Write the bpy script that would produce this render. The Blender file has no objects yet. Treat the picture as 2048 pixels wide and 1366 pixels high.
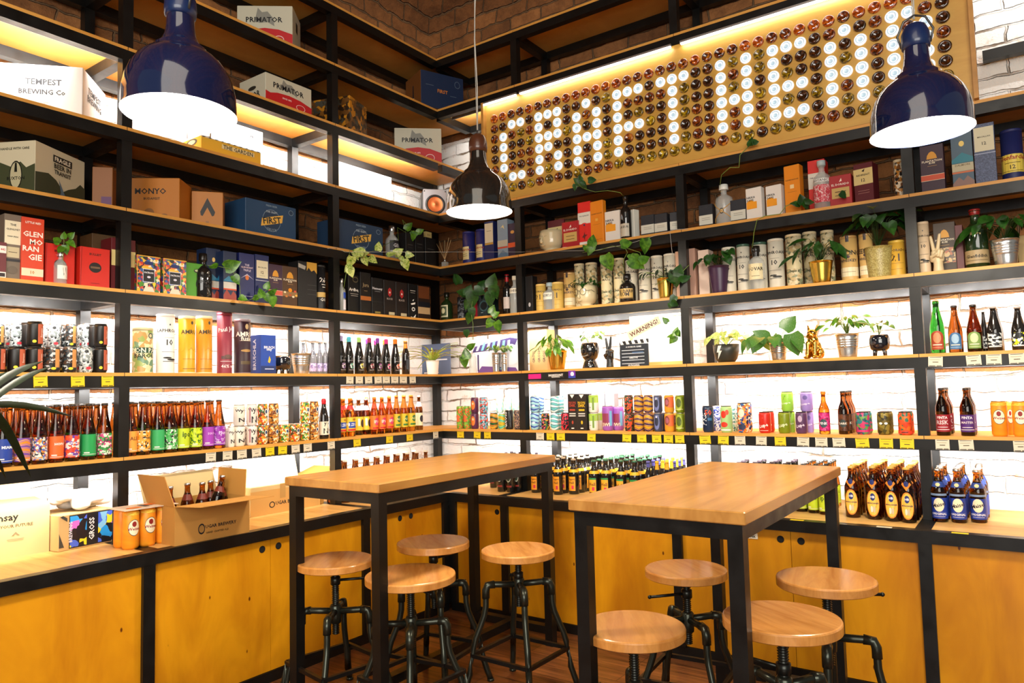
import bpy, bmesh, math, random
from mathutils import Vector, Matrix
R_ = random.Random(7)
PI = math.pi
sc = bpy.context.scene
COL = sc.collection
# ---------------------------------------------------------------- camera, world, light, exposure
CAM = Vector((3.28075625, -3.79667057, 1.35771802)); YAW, PIT, ROL, FPX = 0.6150454153, 0.06652185955, -0.0245796031, 1448.17
FW = Vector((-math.sin(YAW)*math.cos(PIT), math.cos(YAW)*math.cos(PIT), math.sin(PIT)))
RT0 = Vector((math.cos(YAW), math.sin(YAW), 0)); UP0 = RT0.cross(FW)
RT = math.cos(ROL)*RT0 + math.sin(ROL)*UP0; UPV = -math.sin(ROL)*RT0 + math.cos(ROL)*UP0
cd = bpy.data.cameras.new('camera'); cam = bpy.data.objects.new('camera', cd); COL.objects.link(cam)
cam.matrix_world = Matrix(((RT.x, UPV.x, -FW.x, CAM.x), (RT.y, UPV.y, -FW.y, CAM.y), (RT.z, UPV.z, -FW.z, CAM.z), (0, 0, 0, 1)))
cd.sensor_width = 36; cd.lens = FPX/2048*36; cd.clip_start = .05; cd.clip_end = 60
sc.camera = cam
sc.view_settings.view_transform = 'Standard'; sc.view_settings.look = 'None'
sc.view_settings.gamma = 1; sc.view_settings.use_curve_mapping = False
sc.view_settings.exposure = 0.12
w = bpy.data.worlds.new('world'); sc.world = w; w.use_nodes = True
w.node_tree.nodes['Background'].inputs[0].default_value = (1, .95, .88, 1)
w.node_tree.nodes['Background'].inputs[1].default_value = .17
try:
    sc.cycles.use_denoising = True; sc.cycles.max_bounces = 8; sc.cycles.transmission_bounces = 6; sc.cycles.diffuse_bounces = 3
    sc.cycles.glossy_bounces = 3; sc.cycles.caustics_reflective = False; sc.cycles.caustics_refractive = False; sc.cycles.sample_clamp_indirect = 6
except Exception: pass
def area(name, loc, tgt, sx, sy, power, col=(1, 1, 1), parent=None, spread=PI):
    l = bpy.data.lights.new(name, 'AREA'); l.shape = 'RECTANGLE'; l.size = sx; l.size_y = sy; l.energy = power; l.color = col; l.spread = spread
    o = bpy.data.objects.new(name, l); COL.objects.link(o); o.location = loc
    o.rotation_euler = (Vector(tgt)-Vector(loc)).to_track_quat('-Z', 'Y').to_euler()
    if parent: o.parent = parent
    return o
# added fill light behind the camera, standing in for a shop window
area('window_daylight', (4.6, -6.4, 2.3), (.6, -.4, 1.7), 4.2, 2.6, 245, (1, .95, .87))
area('room_light_ceiling', (2.9, -3.9, 4.2), (1.4, -1.2, 1.0), 2.2, 2.2, 40, (1, .9, .75))  # added overhead for general fill, no fitting is modelled there
LEDP, LAMPP = 9.0, 26.0
# ---------------------------------------------------------------- materials
MATS = {}
def nm(name, col=(.5, .5, .5), rough=.5, metal=0, **k):
    if name in MATS: return MATS[name]
    m = bpy.data.materials.new(name); m.use_nodes = True; b = m.node_tree.nodes['Principled BSDF']
    b.inputs['Base Color'].default_value = (*col, 1); b.inputs['Roughness'].default_value = rough; b.inputs['Metallic'].default_value = metal
    for kk, v in k.items():
        kk = {'trans': 'Transmission Weight', 'ior': 'IOR', 'coat': 'Coat Weight', 'em': 'Emission Color', 'es': 'Emission Strength', 'spec': 'Specular IOR Level', 'sub': 'Subsurface Weight'}[kk]
        b.inputs[kk].default_value = (*v, 1) if kk == 'Emission Color' else v
    m.diffuse_color = (*col, 1); MATS[name] = m
    return m
def N(m, t, **k):
    n = m.node_tree.nodes.new(t)
    for kk, v in k.items():
        if kk in n.inputs: n.inputs[kk].default_value = v
        else: setattr(n, kk, v)
    return n
def LK(m, a, b): m.node_tree.links.new(a, b)
def bsdf(m): return m.node_tree.nodes['Principled BSDF']
def ramp(m, fac, stops):
    r = N(m, 'ShaderNodeValToRGB'); e = r.color_ramp.elements
    while len(e) < len(stops): e.new(.5)
    for i, (p, c) in enumerate(stops): e[i].position = p; e[i].color = (*c, 1)
    LK(m, fac, r.inputs[0]); return r.outputs[0]
def coords(m, sc_=(1, 1, 1), kind='Object'):
    t = N(m, 'ShaderNodeTexCoord'); mp = N(m, 'ShaderNodeMapping'); mp.inputs['Scale'].default_value = sc_
    LK(m, t.outputs[kind], mp.inputs[0]); return mp.outputs[0]
def bump(m, h, s=.3, d=.01):
    b = N(m, 'ShaderNodeBump', Strength=s, Distance=d); LK(m, h, b.inputs['Height']); LK(m, b.outputs[0], bsdf(m).inputs['Normal'])
def wood(name, a, b, scl=(3, 3, 30), rough=.4, coat=0, detail=4, specks=False):
    if name in MATS: return MATS[name]
    m = nm(name, a, rough, coat=coat); v = coords(m, scl)
    n = N(m, 'ShaderNodeTexNoise', Scale=1.0, Detail=detail, Roughness=.6, Distortion=.6); LK(m, v, n.inputs['Vector'])
    c = ramp(m, n.outputs[0], [(.28, b), (.62, a), (.85, tuple(min(1, x*1.12) for x in a))])
    if specks:
        v2 = coords(m, (6, 6, 3.2)); vo = N(m, 'ShaderNodeTexVoronoi', Scale=1.5); LK(m, v2, vo.inputs['Vector'])
        s = ramp(m, vo.outputs['Distance'], [(0, (.16, .08, .03)), (.04, (.2, .1, .05)), (.06, (1, 1, 1))])
        n2 = N(m, 'ShaderNodeTexNoise', Scale=1.3, Detail=3); t = N(m, 'ShaderNodeTexCoord'); LK(m, t.outputs['Object'], n2.inputs['Vector'])
        s2 = ramp(m, n2.outputs[0], [(.35, (.78, .68, .6)), (.6, (1, 1, 1))])
        for q in (s, s2):
            mx = N(m, 'ShaderNodeMix', data_type='RGBA', blend_type='MULTIPLY'); mx.inputs[0].default_value = 1
            LK(m, c, mx.inputs[6]); LK(m, q, mx.inputs[7]); c = mx.outputs[2]
    LK(m, c, bsdf(m).inputs['Base Color'])
    if rough > .3: bump(m, n.outputs[0], .08, .004)
    return m
M_steel = nm('black_steel', (.0045, .0045, .0042), .34, .0, spec=.4)
n_ = N(M_steel, 'ShaderNodeTexNoise', Scale=14.0, Detail=3.0); LK(M_steel, coords(M_steel), n_.inputs['Vector'])
LK(M_steel, ramp(M_steel, n_.outputs[0], [(.3, (.3, .3, .3)), (.7, (.48, .48, .48))]), bsdf(M_steel).inputs['Roughness'])
M_shelf = wood('shelf_plywood', (.72, .36, .075), (.60, .27, .045), (4, 4, 20), .45)
M_door = wood('door_plywood', (.74, .32, .006), (.52, .185, .003), (5, 5, 1.6), .38, .08, specks=True)
M_ctop = wood('worktop_oak', (.68, .42, .14), (.5, .27, .075), (3, 26, 8), .4)
M_table = wood('tabletop_oak', (.55, .27, .065), (.40, .17, .033), (20, 2.0, 10), .3, .2, detail=2)
M_seat = wood('seat_ash', (.66, .30, .075), (.47, .18, .035), (30, 3.5, 10), .24, .4)
for m_ in (M_table, M_seat): bsdf(m_).inputs['Coat Roughness'].default_value = .22
M_pipe = nm('gunmetal_pipe', (.045, .05, .038), .28, .75)
M_screw = nm('oiled_screw', (.03, .032, .028), .3, .8)
def brick(name, painted):
    m = nm(name, (.4, .25, .12), .9); v = coords(m)
    sep = N(m, 'ShaderNodeSeparateXYZ'); LK(m, v, sep.inputs[0]); ad = N(m, 'ShaderNodeMath', operation='ADD'); LK(m, sep.outputs[0], ad.inputs[0]); LK(m, sep.outputs[1], ad.inputs[1])
    cb = N(m, 'ShaderNodeCombineXYZ'); LK(m, ad.outputs[0], cb.inputs[0]); LK(m, sep.outputs[2], cb.inputs[1])
    nz = N(m, 'ShaderNodeTexNoise', Scale=9.0, Detail=5.0); LK(m, cb.outputs[0], nz.inputs['Vector'])
    vm = N(m, 'ShaderNodeVectorMath', operation='SCALE'); vm.inputs['Scale'].default_value = .05; LK(m, nz.outputs['Color'], vm.inputs[0])
    va = N(m, 'ShaderNodeVectorMath', operation='ADD'); LK(m, cb.outputs[0], va.inputs[0]); LK(m, vm.outputs[0], va.inputs[1])
    b = N(m, 'ShaderNodeTexBrick', Scale=1.0); b.inputs['Brick Width'].default_value = .27; b.inputs['Row Height'].default_value = .082
    b.inputs['Mortar Size'].default_value = .007; b.inputs['Mortar Smooth'].default_value = .6; b.inputs['Bias'].default_value = 0
    b.inputs['Color1'].default_value = (.40, .17, .055, 1); b.inputs['Color2'].default_value = (.22, .09, .03, 1); b.inputs['Mortar'].default_value = (.20, .12, .06, 1)
    LK(m, va.outputs[0], b.inputs['Vector'])
    n2 = N(m, 'ShaderNodeTexNoise', Scale=6.0, Detail=7.0, Roughness=.75); LK(m, v, n2.inputs['Vector'])
    mz = N(m, 'ShaderNodeMix', data_type='RGBA', blend_type='MULTIPLY'); mz.inputs[0].default_value = .8; LK(m, b.outputs[0], mz.inputs[6]); LK(m, ramp(m, n2.outputs[0], [(.32, (.35, .3, .25)), (.6, (1.15, 1.1, 1.0))]), mz.inputs[7])
    col = mz.outputs[2]
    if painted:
        # LED glow put into the colour as pale bands; crack lines and pinkish worn patches show through
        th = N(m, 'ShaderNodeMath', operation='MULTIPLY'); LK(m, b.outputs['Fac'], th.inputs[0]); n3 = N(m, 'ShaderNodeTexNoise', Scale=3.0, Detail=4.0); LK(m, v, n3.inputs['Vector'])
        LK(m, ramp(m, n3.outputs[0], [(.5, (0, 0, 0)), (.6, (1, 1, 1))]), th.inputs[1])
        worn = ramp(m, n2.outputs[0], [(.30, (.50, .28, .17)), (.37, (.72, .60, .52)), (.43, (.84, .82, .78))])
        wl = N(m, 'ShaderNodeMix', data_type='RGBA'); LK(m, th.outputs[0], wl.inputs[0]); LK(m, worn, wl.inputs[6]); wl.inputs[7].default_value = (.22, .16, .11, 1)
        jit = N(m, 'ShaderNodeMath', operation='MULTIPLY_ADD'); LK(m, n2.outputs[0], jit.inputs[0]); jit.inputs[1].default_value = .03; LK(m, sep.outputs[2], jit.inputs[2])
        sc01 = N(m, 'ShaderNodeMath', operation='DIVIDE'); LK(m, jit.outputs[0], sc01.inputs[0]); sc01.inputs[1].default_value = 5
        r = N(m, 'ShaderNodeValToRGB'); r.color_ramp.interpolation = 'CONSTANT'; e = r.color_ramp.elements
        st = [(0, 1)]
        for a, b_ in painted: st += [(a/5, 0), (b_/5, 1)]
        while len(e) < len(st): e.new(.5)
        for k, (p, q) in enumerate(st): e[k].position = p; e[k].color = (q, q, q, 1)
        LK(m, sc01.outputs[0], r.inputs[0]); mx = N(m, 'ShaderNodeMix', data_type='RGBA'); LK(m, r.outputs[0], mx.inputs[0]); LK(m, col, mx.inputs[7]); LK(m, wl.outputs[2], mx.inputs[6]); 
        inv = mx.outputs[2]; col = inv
    LK(m, col, bsdf(m).inputs['Base Color'])
    hh = N(m, 'ShaderNodeMath', operation='MULTIPLY_ADD'); LK(m, n2.outputs[0], hh.inputs[0]); hh.inputs[1].default_value = 1.0
    iv = N(m, 'ShaderNodeMath', operation='SUBTRACT'); iv.inputs[0].default_value = 1; LK(m, b.outputs['Fac'], iv.inputs[1]); LK(m, iv.outputs[0], hh.inputs[2])
    bump(m, hh.outputs[0], 1.0, .02); return m
M_brick = brick('old_brick', None)
M_brickl = brick('part_painted_brick_left', [(.5, 1.395), (1.475, 1.775), (2.64, 2.90)]); M_brickr = brick('part_painted_brick_right', [(.5, 1.395), (1.475, 1.775), (2.64, 3.30)])  # brown gaps between the pale bands: rear-rail shade put into the colour
# ---------------------------------------------------------------- mesh helpers
class MB:
    def __init__(s): s.v = []; s.f = []; s.mi = []; s.sm = []; s.cur = 0; s.smooth = False
    def add(s, vs, fs, smooth=None):
        o = len(s.v); s.v += [tuple(x) for x in vs]; s.f += [tuple(i+o for i in f) for f in fs]
        s.mi += [s.cur]*len(fs); s.sm += [s.smooth if smooth is None else smooth]*len(fs); return s
    def box(s, x0, x1, y0, y1, z0, z1, rot=0, c=None):
        p = [(x, y, z) for z in (z0, z1) for y in (y0, y1) for x in (x0, x1)]
        if rot:
            cx, cy = c or ((x0+x1)/2, (y0+y1)/2); a, b = math.cos(rot), math.sin(rot)
            p = [(cx+(x-cx)*a-(y-cy)*b, cy+(x-cx)*b+(y-cy)*a, z) for x, y, z in p]
        return s.add(p, [(0, 2, 3, 1), (4, 5, 7, 6), (0, 1, 5, 4), (2, 6, 7, 3), (0, 4, 6, 2), (1, 3, 7, 5)], False)
    def bevbox(s, x0, x1, y0, y1, z0, z1, b):
        pr = [(x0+b, y0), (x1-b, y0), (x1, y0+b), (x1, y1-b), (x1-b, y1), (x0+b, y1), (x0, y1-b), (x0, y0+b)]
        cx, cy = (x0+x1)/2, (y0+y1)/2; fx = 1-2*b/(x1-x0); fy = 1-2*b/(y1-y0); vs = []
        for z, k in ((z0, 1), (z0+b, 0), (z1-b, 0), (z1, 1)):
            for x, y in pr: vs.append((cx+(x-cx)*(fx if k else 1), cy+(y-cy)*(fy if k else 1), z))
        fs = [(i+8*j, (i+1) % 8+8*j, (i+1) % 8+8*j+8, i+8*j+8) for j in range(3) for i in range(8)]
        return s.add(vs, fs+[tuple(range(7, -1, -1)), tuple(range(24, 32))], False)
    def lathe(s, prof, n=20, c=(0, 0, 0), cap=True, smooth=True):
        vs = []; fs = []
        for r, z in prof:
            for i in range(n):
                a = 2*PI*i/n; vs.append((c[0]+r*math.cos(a), c[1]+r*math.sin(a), c[2]+z))
        for j in range(len(prof)-1):
            for i in range(n): fs.append((j*n+i, j*n+(i+1) % n, j*n+n+(i+1) % n, j*n+n+i))
        s.add(vs, fs, smooth)
        if cap:
            k = len(prof)-1
            o = len(s.v)-len(vs)
            if prof[0][0] > 1e-5: s.f.append(tuple(o+i for i in range(n-1, -1, -1))); s.mi.append(s.cur); s.sm.append(False)
            if prof[k][0] > 1e-5: s.f.append(tuple(o+k*n+i for i in range(n))); s.mi.append(s.cur); s.sm.append(False)
        return s
    def tube(s, pts, r, n=8, smooth=True, sq=False):
        pts = [Vector(p) for p in pts]; L = len(pts); rs = r if isinstance(r, (list, tuple)) else [r]*L
        vs = []; up = Vector((0, 0, 1)); t0 = (pts[1]-pts[0]).normalized()
        if abs(t0.z) > .95: up = Vector((1, 0, 0))
        a = t0.cross(up).normalized()
        for i, p in enumerate(pts):
            t = ((pts[min(i+1, L-1)]-pts[i]).normalized() + (pts[i]-pts[max(i-1, 0)]).normalized())
            t = t.normalized() if t.length > 1e-6 else t0
            a = (a - t*a.dot(t)).normalized(); b = t.cross(a)
            for k in range(n):
                an = 2*PI*(k+(.5 if sq else 0))/n; vs.append(p + (a*math.cos(an)+b*math.sin(an))*rs[i])
        fs = [(j*n+i, j*n+(i+1) % n, j*n+n+(i+1) % n, j*n+n+i) for j in range(L-1) for i in range(n)]
        fs += [tuple(range(n-1, -1, -1)), tuple((L-1)*n+i for i in range(n))]
        return s.add(vs, fs, smooth and not sq)
    def ball(s, c, r, n=12, m=8):
        r = (r, r, r) if not isinstance(r, (tuple, list)) else r
        vs = [(c[0], c[1], c[2]-r[2])]
        for j in range(1, m):
            p = PI*j/m
            for i in range(n): a = 2*PI*i/n; vs.append((c[0]+r[0]*math.sin(p)*math.cos(a), c[1]+r[1]*math.sin(p)*math.sin(a), c[2]-r[2]*math.cos(p)))
        vs.append((c[0], c[1], c[2]+r[2])); fs = []
        for i in range(n): fs.append((0, 1+(i+1) % n, 1+i)); fs.append((len(vs)-1, 1+(m-2)*n+i, 1+(m-2)*n+(i+1) % n))
        for j in range(m-2):
            for i in range(n): fs.append((1+j*n+i, 1+j*n+(i+1) % n, 1+j*n+n+(i+1) % n, 1+j*n+n+i))
        return s.add(vs, fs, True)
    def xf(s, M, start=0):
        for i in range(start, len(s.v)): s.v[i] = tuple(M @ Vector(s.v[i]))
        return s
    def mesh(s, name, mats):
        me = bpy.data.meshes.new(name); me.from_pydata(s.v, [], s.f)
        for m in (mats if isinstance(mats, (list, tuple)) else [mats]): me.materials.append(m)
        me.polygons.foreach_set('material_index', s.mi); me.polygons.foreach_set('use_smooth', s.sm); me.update(); return me
    def build(s, name, mats, parent=None, loc=None, rz=None):
        o = bpy.data.objects.new(name, s.mesh(name, mats)); COL.objects.link(o)
        if parent: o.parent = parent
        if loc: o.location = loc
        if rz is not None: o.rotation_euler = (0, 0, rz)
        return o
WORDS = []
def tag(o, label=None, cat=None, group=None, kind=None):
    if label:
        o['label'] = label
        if not 4 <= len(label.split()) <= 16: WORDS.append(label)
    if cat: o['category'] = cat
    if group: o['group'] = group
    if kind: o['kind'] = kind
    return o
def thing(name, label, cat, loc=(0, 0, 0), rz=0, group=None):
    o = bpy.data.objects.new(name, None); COL.objects.link(o); o.empty_display_size = .05
    o.location = loc; o.rotation_euler = (0, 0, rz); return tag(o, label, cat, group)
KIDS = {}
def kids(o):
    return [c for c in COL.objects if c.parent == o]
def dup(root, loc, rz, label=None, group=None, ch=None):
    r = root.copy(); COL.objects.link(r); r.location = loc; r.rotation_euler = (0, 0, rz)
    if label: tag(r, label)
    if group: r['group'] = group
    elif 'group' in r and group is False: del r['group']
    for c0 in (ch if ch is not None else kids(root)):
        c = c0.copy(); COL.objects.link(c); c.parent = r
    return r
def struct(o): o['kind'] = 'structure'; return o
# run frames: on a run, u is measured from the inner corner, d is depth behind the shelf front
LV = {'C': .723, 2: 1.102, 3: 1.476, 4: 1.851, 5: 2.224, 6: 2.598, 7: 2.974, 8: 3.345, 9: 3.715}
def P(run, u, d, z): return Vector((-d, -u, z)) if run == 'L' else Vector((u, d, z))
RZ = {'L': PI/2, 'R': 0}
def U(run, x, d, z):
    A = P(run, 0, d, z)-CAM; e = P(run, 1, 0, 0); k = (x-1024)/FPX
    return (k*A.dot(FW)-A.dot(RT))/(e.dot(RT)-k*e.dot(FW))
def Zp(run, u, d, y):
    A = P(run, u, d, 0)-CAM; e = Vector((0, 0, 1)); k = (683-y)/FPX
    return (k*A.dot(FW)-A.dot(UPV))/(e.dot(UPV)-k*e.dot(FW))
def dist(p): return (p-CAM).dot(FW)
def bx(mb, run, u0, u1, d0, d1, z0, z1):
    a, b = P(run, u0, d0, z0), P(run, u1, d1, z1)
    mb.box(min(a.x, b.x), max(a.x, b.x), min(a.y, b.y), max(a.y, b.y), z0, z1); return mb
# ---------------------------------------------------------------- room shell
WD = .455
struct(MB().box(-WD-.2, 6.2, -7.2, WD+.2, -.1, 0).build('floor', None))
m = nm('floor_oak', (.16, .06, .02), .35, coat=.2); v = coords(m, (1, 1, 1))
b = N(m, 'ShaderNodeTexBrick', Scale=1.0); b.inputs['Brick Width'].default_value = 1.1; b.inputs['Row Height'].default_value = .12; b.inputs['Mortar Size'].default_value = .002
b.inputs['Color1'].default_value = (.24, .095, .03, 1); b.inputs['Color2'].default_value = (.15, .055, .018, 1); b.inputs['Mortar'].default_value = (.03, .012, .006, 1); LK(m, v, b.inputs['Vector'])
n = N(m, 'ShaderNodeTexNoise', Scale=1.0, Detail=5.0, Distortion=1.0); LK(m, coords(m, (2.5, 40, 1)), n.inputs['Vector'])
mx = N(m, 'ShaderNodeMix', data_type='RGBA', blend_type='MULTIPLY'); mx.inputs[0].default_value = 1; LK(m, b.outputs[0], mx.inputs[6]); LK(m, ramp(m, n.outputs[0], [(.3, (.35, .3, .28)), (.65, (1.3, 1.2, 1.1))]), mx.inputs[7]); LK(m, mx.outputs[2], bsdf(m).inputs['Base Color'])
bpy.data.objects['floor'].data.materials[0] = m
HC = 4.35
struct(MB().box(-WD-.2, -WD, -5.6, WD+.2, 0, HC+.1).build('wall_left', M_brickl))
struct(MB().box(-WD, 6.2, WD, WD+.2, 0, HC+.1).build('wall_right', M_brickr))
# plain brown brick begins above the lit display bays; the vault springs from it
vt = MB(); n = 10
prof = [((1-math.cos(PI/2*i/n))*.9, math.sin(PI/2*i/n)*.55) for i in range(n+1)]
def vrow(a, z): return [(-WD+.004+a, -5.6, z), (-WD+.004+a, WD-.004-a, z), (6.2, WD-.004-a, z)]
rows = [vrow(0, 3.36), vrow(0, 3.95)]+[vrow(a, 3.95+z) for a, z in prof[1:]]
vs = [p for r in rows for p in r]; fs = []
for j in range(len(rows)-1):
    for i in range(2): fs.append((3*j+i, 3*j+3+i, 3*j+4+i, 3*j+1+i))
struct(vt.add(vs, fs, True).build('trim_1', M_brick))
struct(MB().box(-.5, 6.2, -5.6, .5, 4.49, 4.6).build('ceiling', M_brick))
# ---------------------------------------------------------------- shelving
PW = .047
posts = {'L': [.9287, 2.156, 3.383], 'R': [.665, 1.768, 2.886, 4.0]}
UEND = {'L': 3.41, 'R': 4.03}
BT = .015; BH = .05
def shelving(run, name, label):
    t = thing(name, label, 'shelving')
    for u in posts[run]:
        zt = 3.70
        for dd, nme in ((0, 'post'), (.373, 'rear_post')):
            if run == 'R' and dd == 0:
                segs = [(.723, 2.583), (3.28, zt)]
            else: segs = [(.723, zt)]
            mb = MB()
            for z0, z1 in segs: bx(mb, run, u-PW/2, u+PW/2, dd+.001, dd+PW, z0, z1)
            mb.build(nme, M_steel, t)
    if run == 'L': MB().box(-.42, -.373, .373, .42, .723, 3.70).build('rear_post', M_steel, t)
    for lv in (2, 3, 4, 5, 6, 7, 8, 9):
        z = LV[lv]
        u0 = 0.0
        if run == 'R' and lv == 7: u0 = 3.2
        ue = UEND[run]
        P0 = u0
        # front and rear rails
        if not (run == 'R' and lv == 7): bx(MB(), run, u0, ue, 0, .045, z-BT-BH, z-BT).build('front_rail', M_steel, t)
        bx(MB(), run, u0 if run == 'R' else -.42, ue, .375, .42, z-BT-BH, z-BT).build('rear_rail', M_steel, t)
        if not (run == 'R' and lv == 7):
            for u in posts[run]: bx(MB(), run, u-PW/2, u+PW/2, .045, .375, z-BT-BH, z-BT).build('cross_rail', M_steel, t)
            if run == 'L': MB().box(-.045, 0, .045, .375, z-BT-BH, z-BT).build('cross_rail', M_steel, t)
            # boards, one per bay
            edges = [(-.42 if run == 'L' else 0.0)]+posts[run]+[ue]
            for a, b_ in zip(edges[:-1], edges[1:]):
                if b_-a < .1: continue
                bx(MB(), run, a+.0015, b_-.0015, .0005, .42, z-BT, z).build('shelf_board', M_shelf, t)
    return t
shelving('L', 'steel_shelving', 'tall black steel shelving with plywood boards along the left brick wall')
shelving('R', 'steel_shelving', 'tall black steel shelving with plywood boards along the right brick wall')
# ---------------------------------------------------------------- base cabinets and worktop
CT = .723; PRO = -.285
BP = {'L': [.978, 2.187, 3.383], 'R': [.7067, 1.79, 2.894, 4.0]}
def cabinet(run, name, label):
    t = thing(name, label, 'cabinet')
    u0 = -.455 if run == 'L' else .285
    ue = UEND[run]
    bx(MB(), run, .285 if run == 'L' else .285, ue, PRO, PRO+.05, CT-.052, CT).build('top_rail', M_steel, t)
    bx(MB(), run, .285, ue, PRO+.012, PRO+.06, .0, .05).build('plinth_rail', M_steel, t)
    for i, u in enumerate([.285+.025]+BP[run]): bx(MB(), run, u-.025, u+.025, PRO+.001, PRO+.05, 0.05, CT-.052).build('post', M_steel, t)
    for u in posts[run]: bx(MB(), run, u-.03, u+.03, PRO+.05, .44, CT-.052, CT-.0005).build('cross_rail', M_steel, t)
    splits = {'L': [(.31, .978, .655), (.978, 2.187, 1.587), (2.187, 3.383, None)], 'R': [(.31, .7067, None), (.7067, 1.79, 1.25), (1.79, 2.894, 2.345), (2.894, 4.0, None)]}[run]
    for a, b_, s in splits:
        for x0, x1 in ([(a, s), (s, b_)] if s else [(a, b_)]):
            q0 = x0+(.025 if x0 != s else .0012); q1 = x1-(.025 if x1 != s else .0012)
            d = bx(MB(), run, q0, q1, PRO+.02, PRO+.038, .052, CT-.054).build('door', M_door, t)
            if s or (run == 'R' and a == .31):
                hx = (s-.046 if x1 == s else s+.046) if s else .645
                if run == 'R' and a == .7067: continue
                c = P(run, hx, PRO+.0195, .628)
                h = MB().lathe([(.0135, -.001), (.0165, -.001), (.0165, .0008), (.0135, .0008)], 20, cap=False); h.lathe([(.0137, 0), (.0137, .0004)], 20)
                o = h.build('finger_hole', nm('hole_dark', (.004, .003, .002), .9), d); o.matrix_world = Matrix.Translation(c) @ (Matrix.Rotation(RZ[run], 4, 'Z') @ Matrix.Rotation(PI/2, 4, 'X'))
    return t
bpy.context.view_layer.update()
cabinet('L', 'base_cabinet', 'orange plywood base cabinet in a black steel frame under the left worktop')
cabinet('R', 'base_cabinet', 'orange plywood base cabinet in a black steel frame under the right worktop')
LB = ['corner bay', 'middle bay', 'far-left bay']; RB = ['corner bay', 'second bay from the corner', 'third bay from the corner', 'far-right bay']
for run, nb, wl in (('L', LB, 'left'), ('R', RB, 'right')):
    ed = ([-.44] if run == 'L' else [.29])+posts[run]
    for i, n_b in enumerate(nb):
        a = ed[i]+(.031 if i else 0); b_ = ed[i+1]-.031
        mb = MB()
        if i == 0 and run == 'L':
            mb.box(-.44, -PRO-.05, -b_, -.29, CT-.03, CT); mb.box(-.44, .235, -.29, .44, CT-.03, CT)
            mb.box(.235, .285, -.285, -.24, CT-.03, CT)
        elif run == 'R' and i == 0: mb.box(.2365, b_, -.235, .44, CT-.03, CT)
        else: bx(mb, run, a, b_, PRO+.05, .44, CT-.03, CT)
        tag(mb.build('worktop', M_ctop), 'oak worktop board of the %s below the %s wall shelves' % (n_b, wl), 'worktop')
# ---------------------------------------------------------------- LED strips under the lit shelves
M_led = nm('led_diffuser', (1, 1, 1), .5, em=(1, .97, .93), es=14.0)
BAYN = {('L', 0): 'left corner bay', ('L', 1): 'left middle bay', ('L', 2): 'far-left bay', ('R', 0): 'right corner bay', ('R', 1): 'second right bay', ('R', 2): 'third right bay', ('R', 3): 'far-right bay'}
SHN = {2: 'first shelf', 3: 'second shelf', 4: 'third shelf', 5: 'fourth shelf', 6: 'fifth shelf', 7: 'sixth shelf', 8: 'seventh shelf', 9: 'top shelf', 'C': 'counter'}
def led(run, i, lv, p=1.0, u0=None, u1=None, d=.054, dz=0):
    ed = [.06]+posts[run]
    a = ed[i]+.03 if u0 is None else u0; b_ = min(ed[i+1]-.03, UEND[run]) if u1 is None else u1
    z = LV[lv]-BT-.001; z -= .036; c = P(run, (a+b_)/2, d, z)
    t = thing('led_strip', 'glowing white led strip under the %s of the %s' % (SHN[lv], BAYN[(run, i)]), 'light', c, RZ[run])
    L = (b_-a)/2
    MB().box(-L, L, -.0085, -.003, -.011, .011).build('channel', nm('alu_channel', (.6, .6, .6), .35, .9), t)
    MB().box(-L+.004, L-.004, -.0028, .001, -.008, .008).build('diffuser', M_led, t)
    o = area('led_light', (0, 0, 0), (0, .75, -1), 2*L-.02, .014, LEDP*p*(b_-a), (1, .98, .95), spread=math.radians(172)); o.parent = t
    o.location = (0, .003, 0)
    q = Vector((0, .97, -.243)).normalized(); X = Vector((1, 0, 0)); Z = -q; Y = Z.cross(X); o.rotation_euler = Matrix((X, Y, Z)).transposed().to_euler()
for lv in (2, 3, 4):
    for i in range(3): led('L', i, lv)
    for i in range(4): led('R', i, lv, u1=3.9 if i == 3 else None)
for i in range(3): led('L', i, 7, 1.25)
# ---------------------------------------------------------------- bar tables
def table(name, label, x0, x1, y0, y1, z=1.0):
    t = thing(name, label, 'table', ((x0+x1)/2, (y0+y1)/2, 0)); a, b_ = (x1-x0)/2, (y1-y0)/2
    MB().bevbox(-a, a, -b_, b_, z-.037, z, .003).build('tabletop', M_table, t)
    A, B, s = a-.014, b_-.014, .045
    mb = MB()
    for sx in (-1, 1): mb.box(sx*A-(s if sx > 0 else 0), sx*A+(s if sx < 0 else 0), -B, B, z-.083, z-.0372)
    for sy in (-1, 1): mb.box(-A+s, A-s, sy*B-(s if sy > 0 else 0), sy*B+(s if sy < 0 else 0), z-.083, z-.0372)
    mb.build('apron_frame', M_steel, t)
    for sx in (-1, 1):
        for sy in (-1, 1):
            xx = sx*A-(s if sx > 0 else 0); yy = sy*B-(s if sy > 0 else 0)
            MB().box(xx, xx+s, yy, yy+s, 0, z-.083).build('leg', M_steel, t)
    for sy in (-1, 1): MB().box(-A+s, A-s, sy*B-(s if sy > 0 else 0), sy*B+(s if sy < 0 else 0), .06, .1).build('stretcher', M_steel, t)
    MB().box(-.022, .022, -B+s, B-s, .06, .1).build('stretcher', M_steel, t)
    return t
table('bar_table', 'tall oak-topped bar table on black steel legs, the one nearer the corner', .596, 1.179, -1.756, -.44)
table('bar_table', 'tall oak-topped bar table on black steel legs, the one on the right', 2.045, 2.62, -1.756, -.474)
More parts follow.
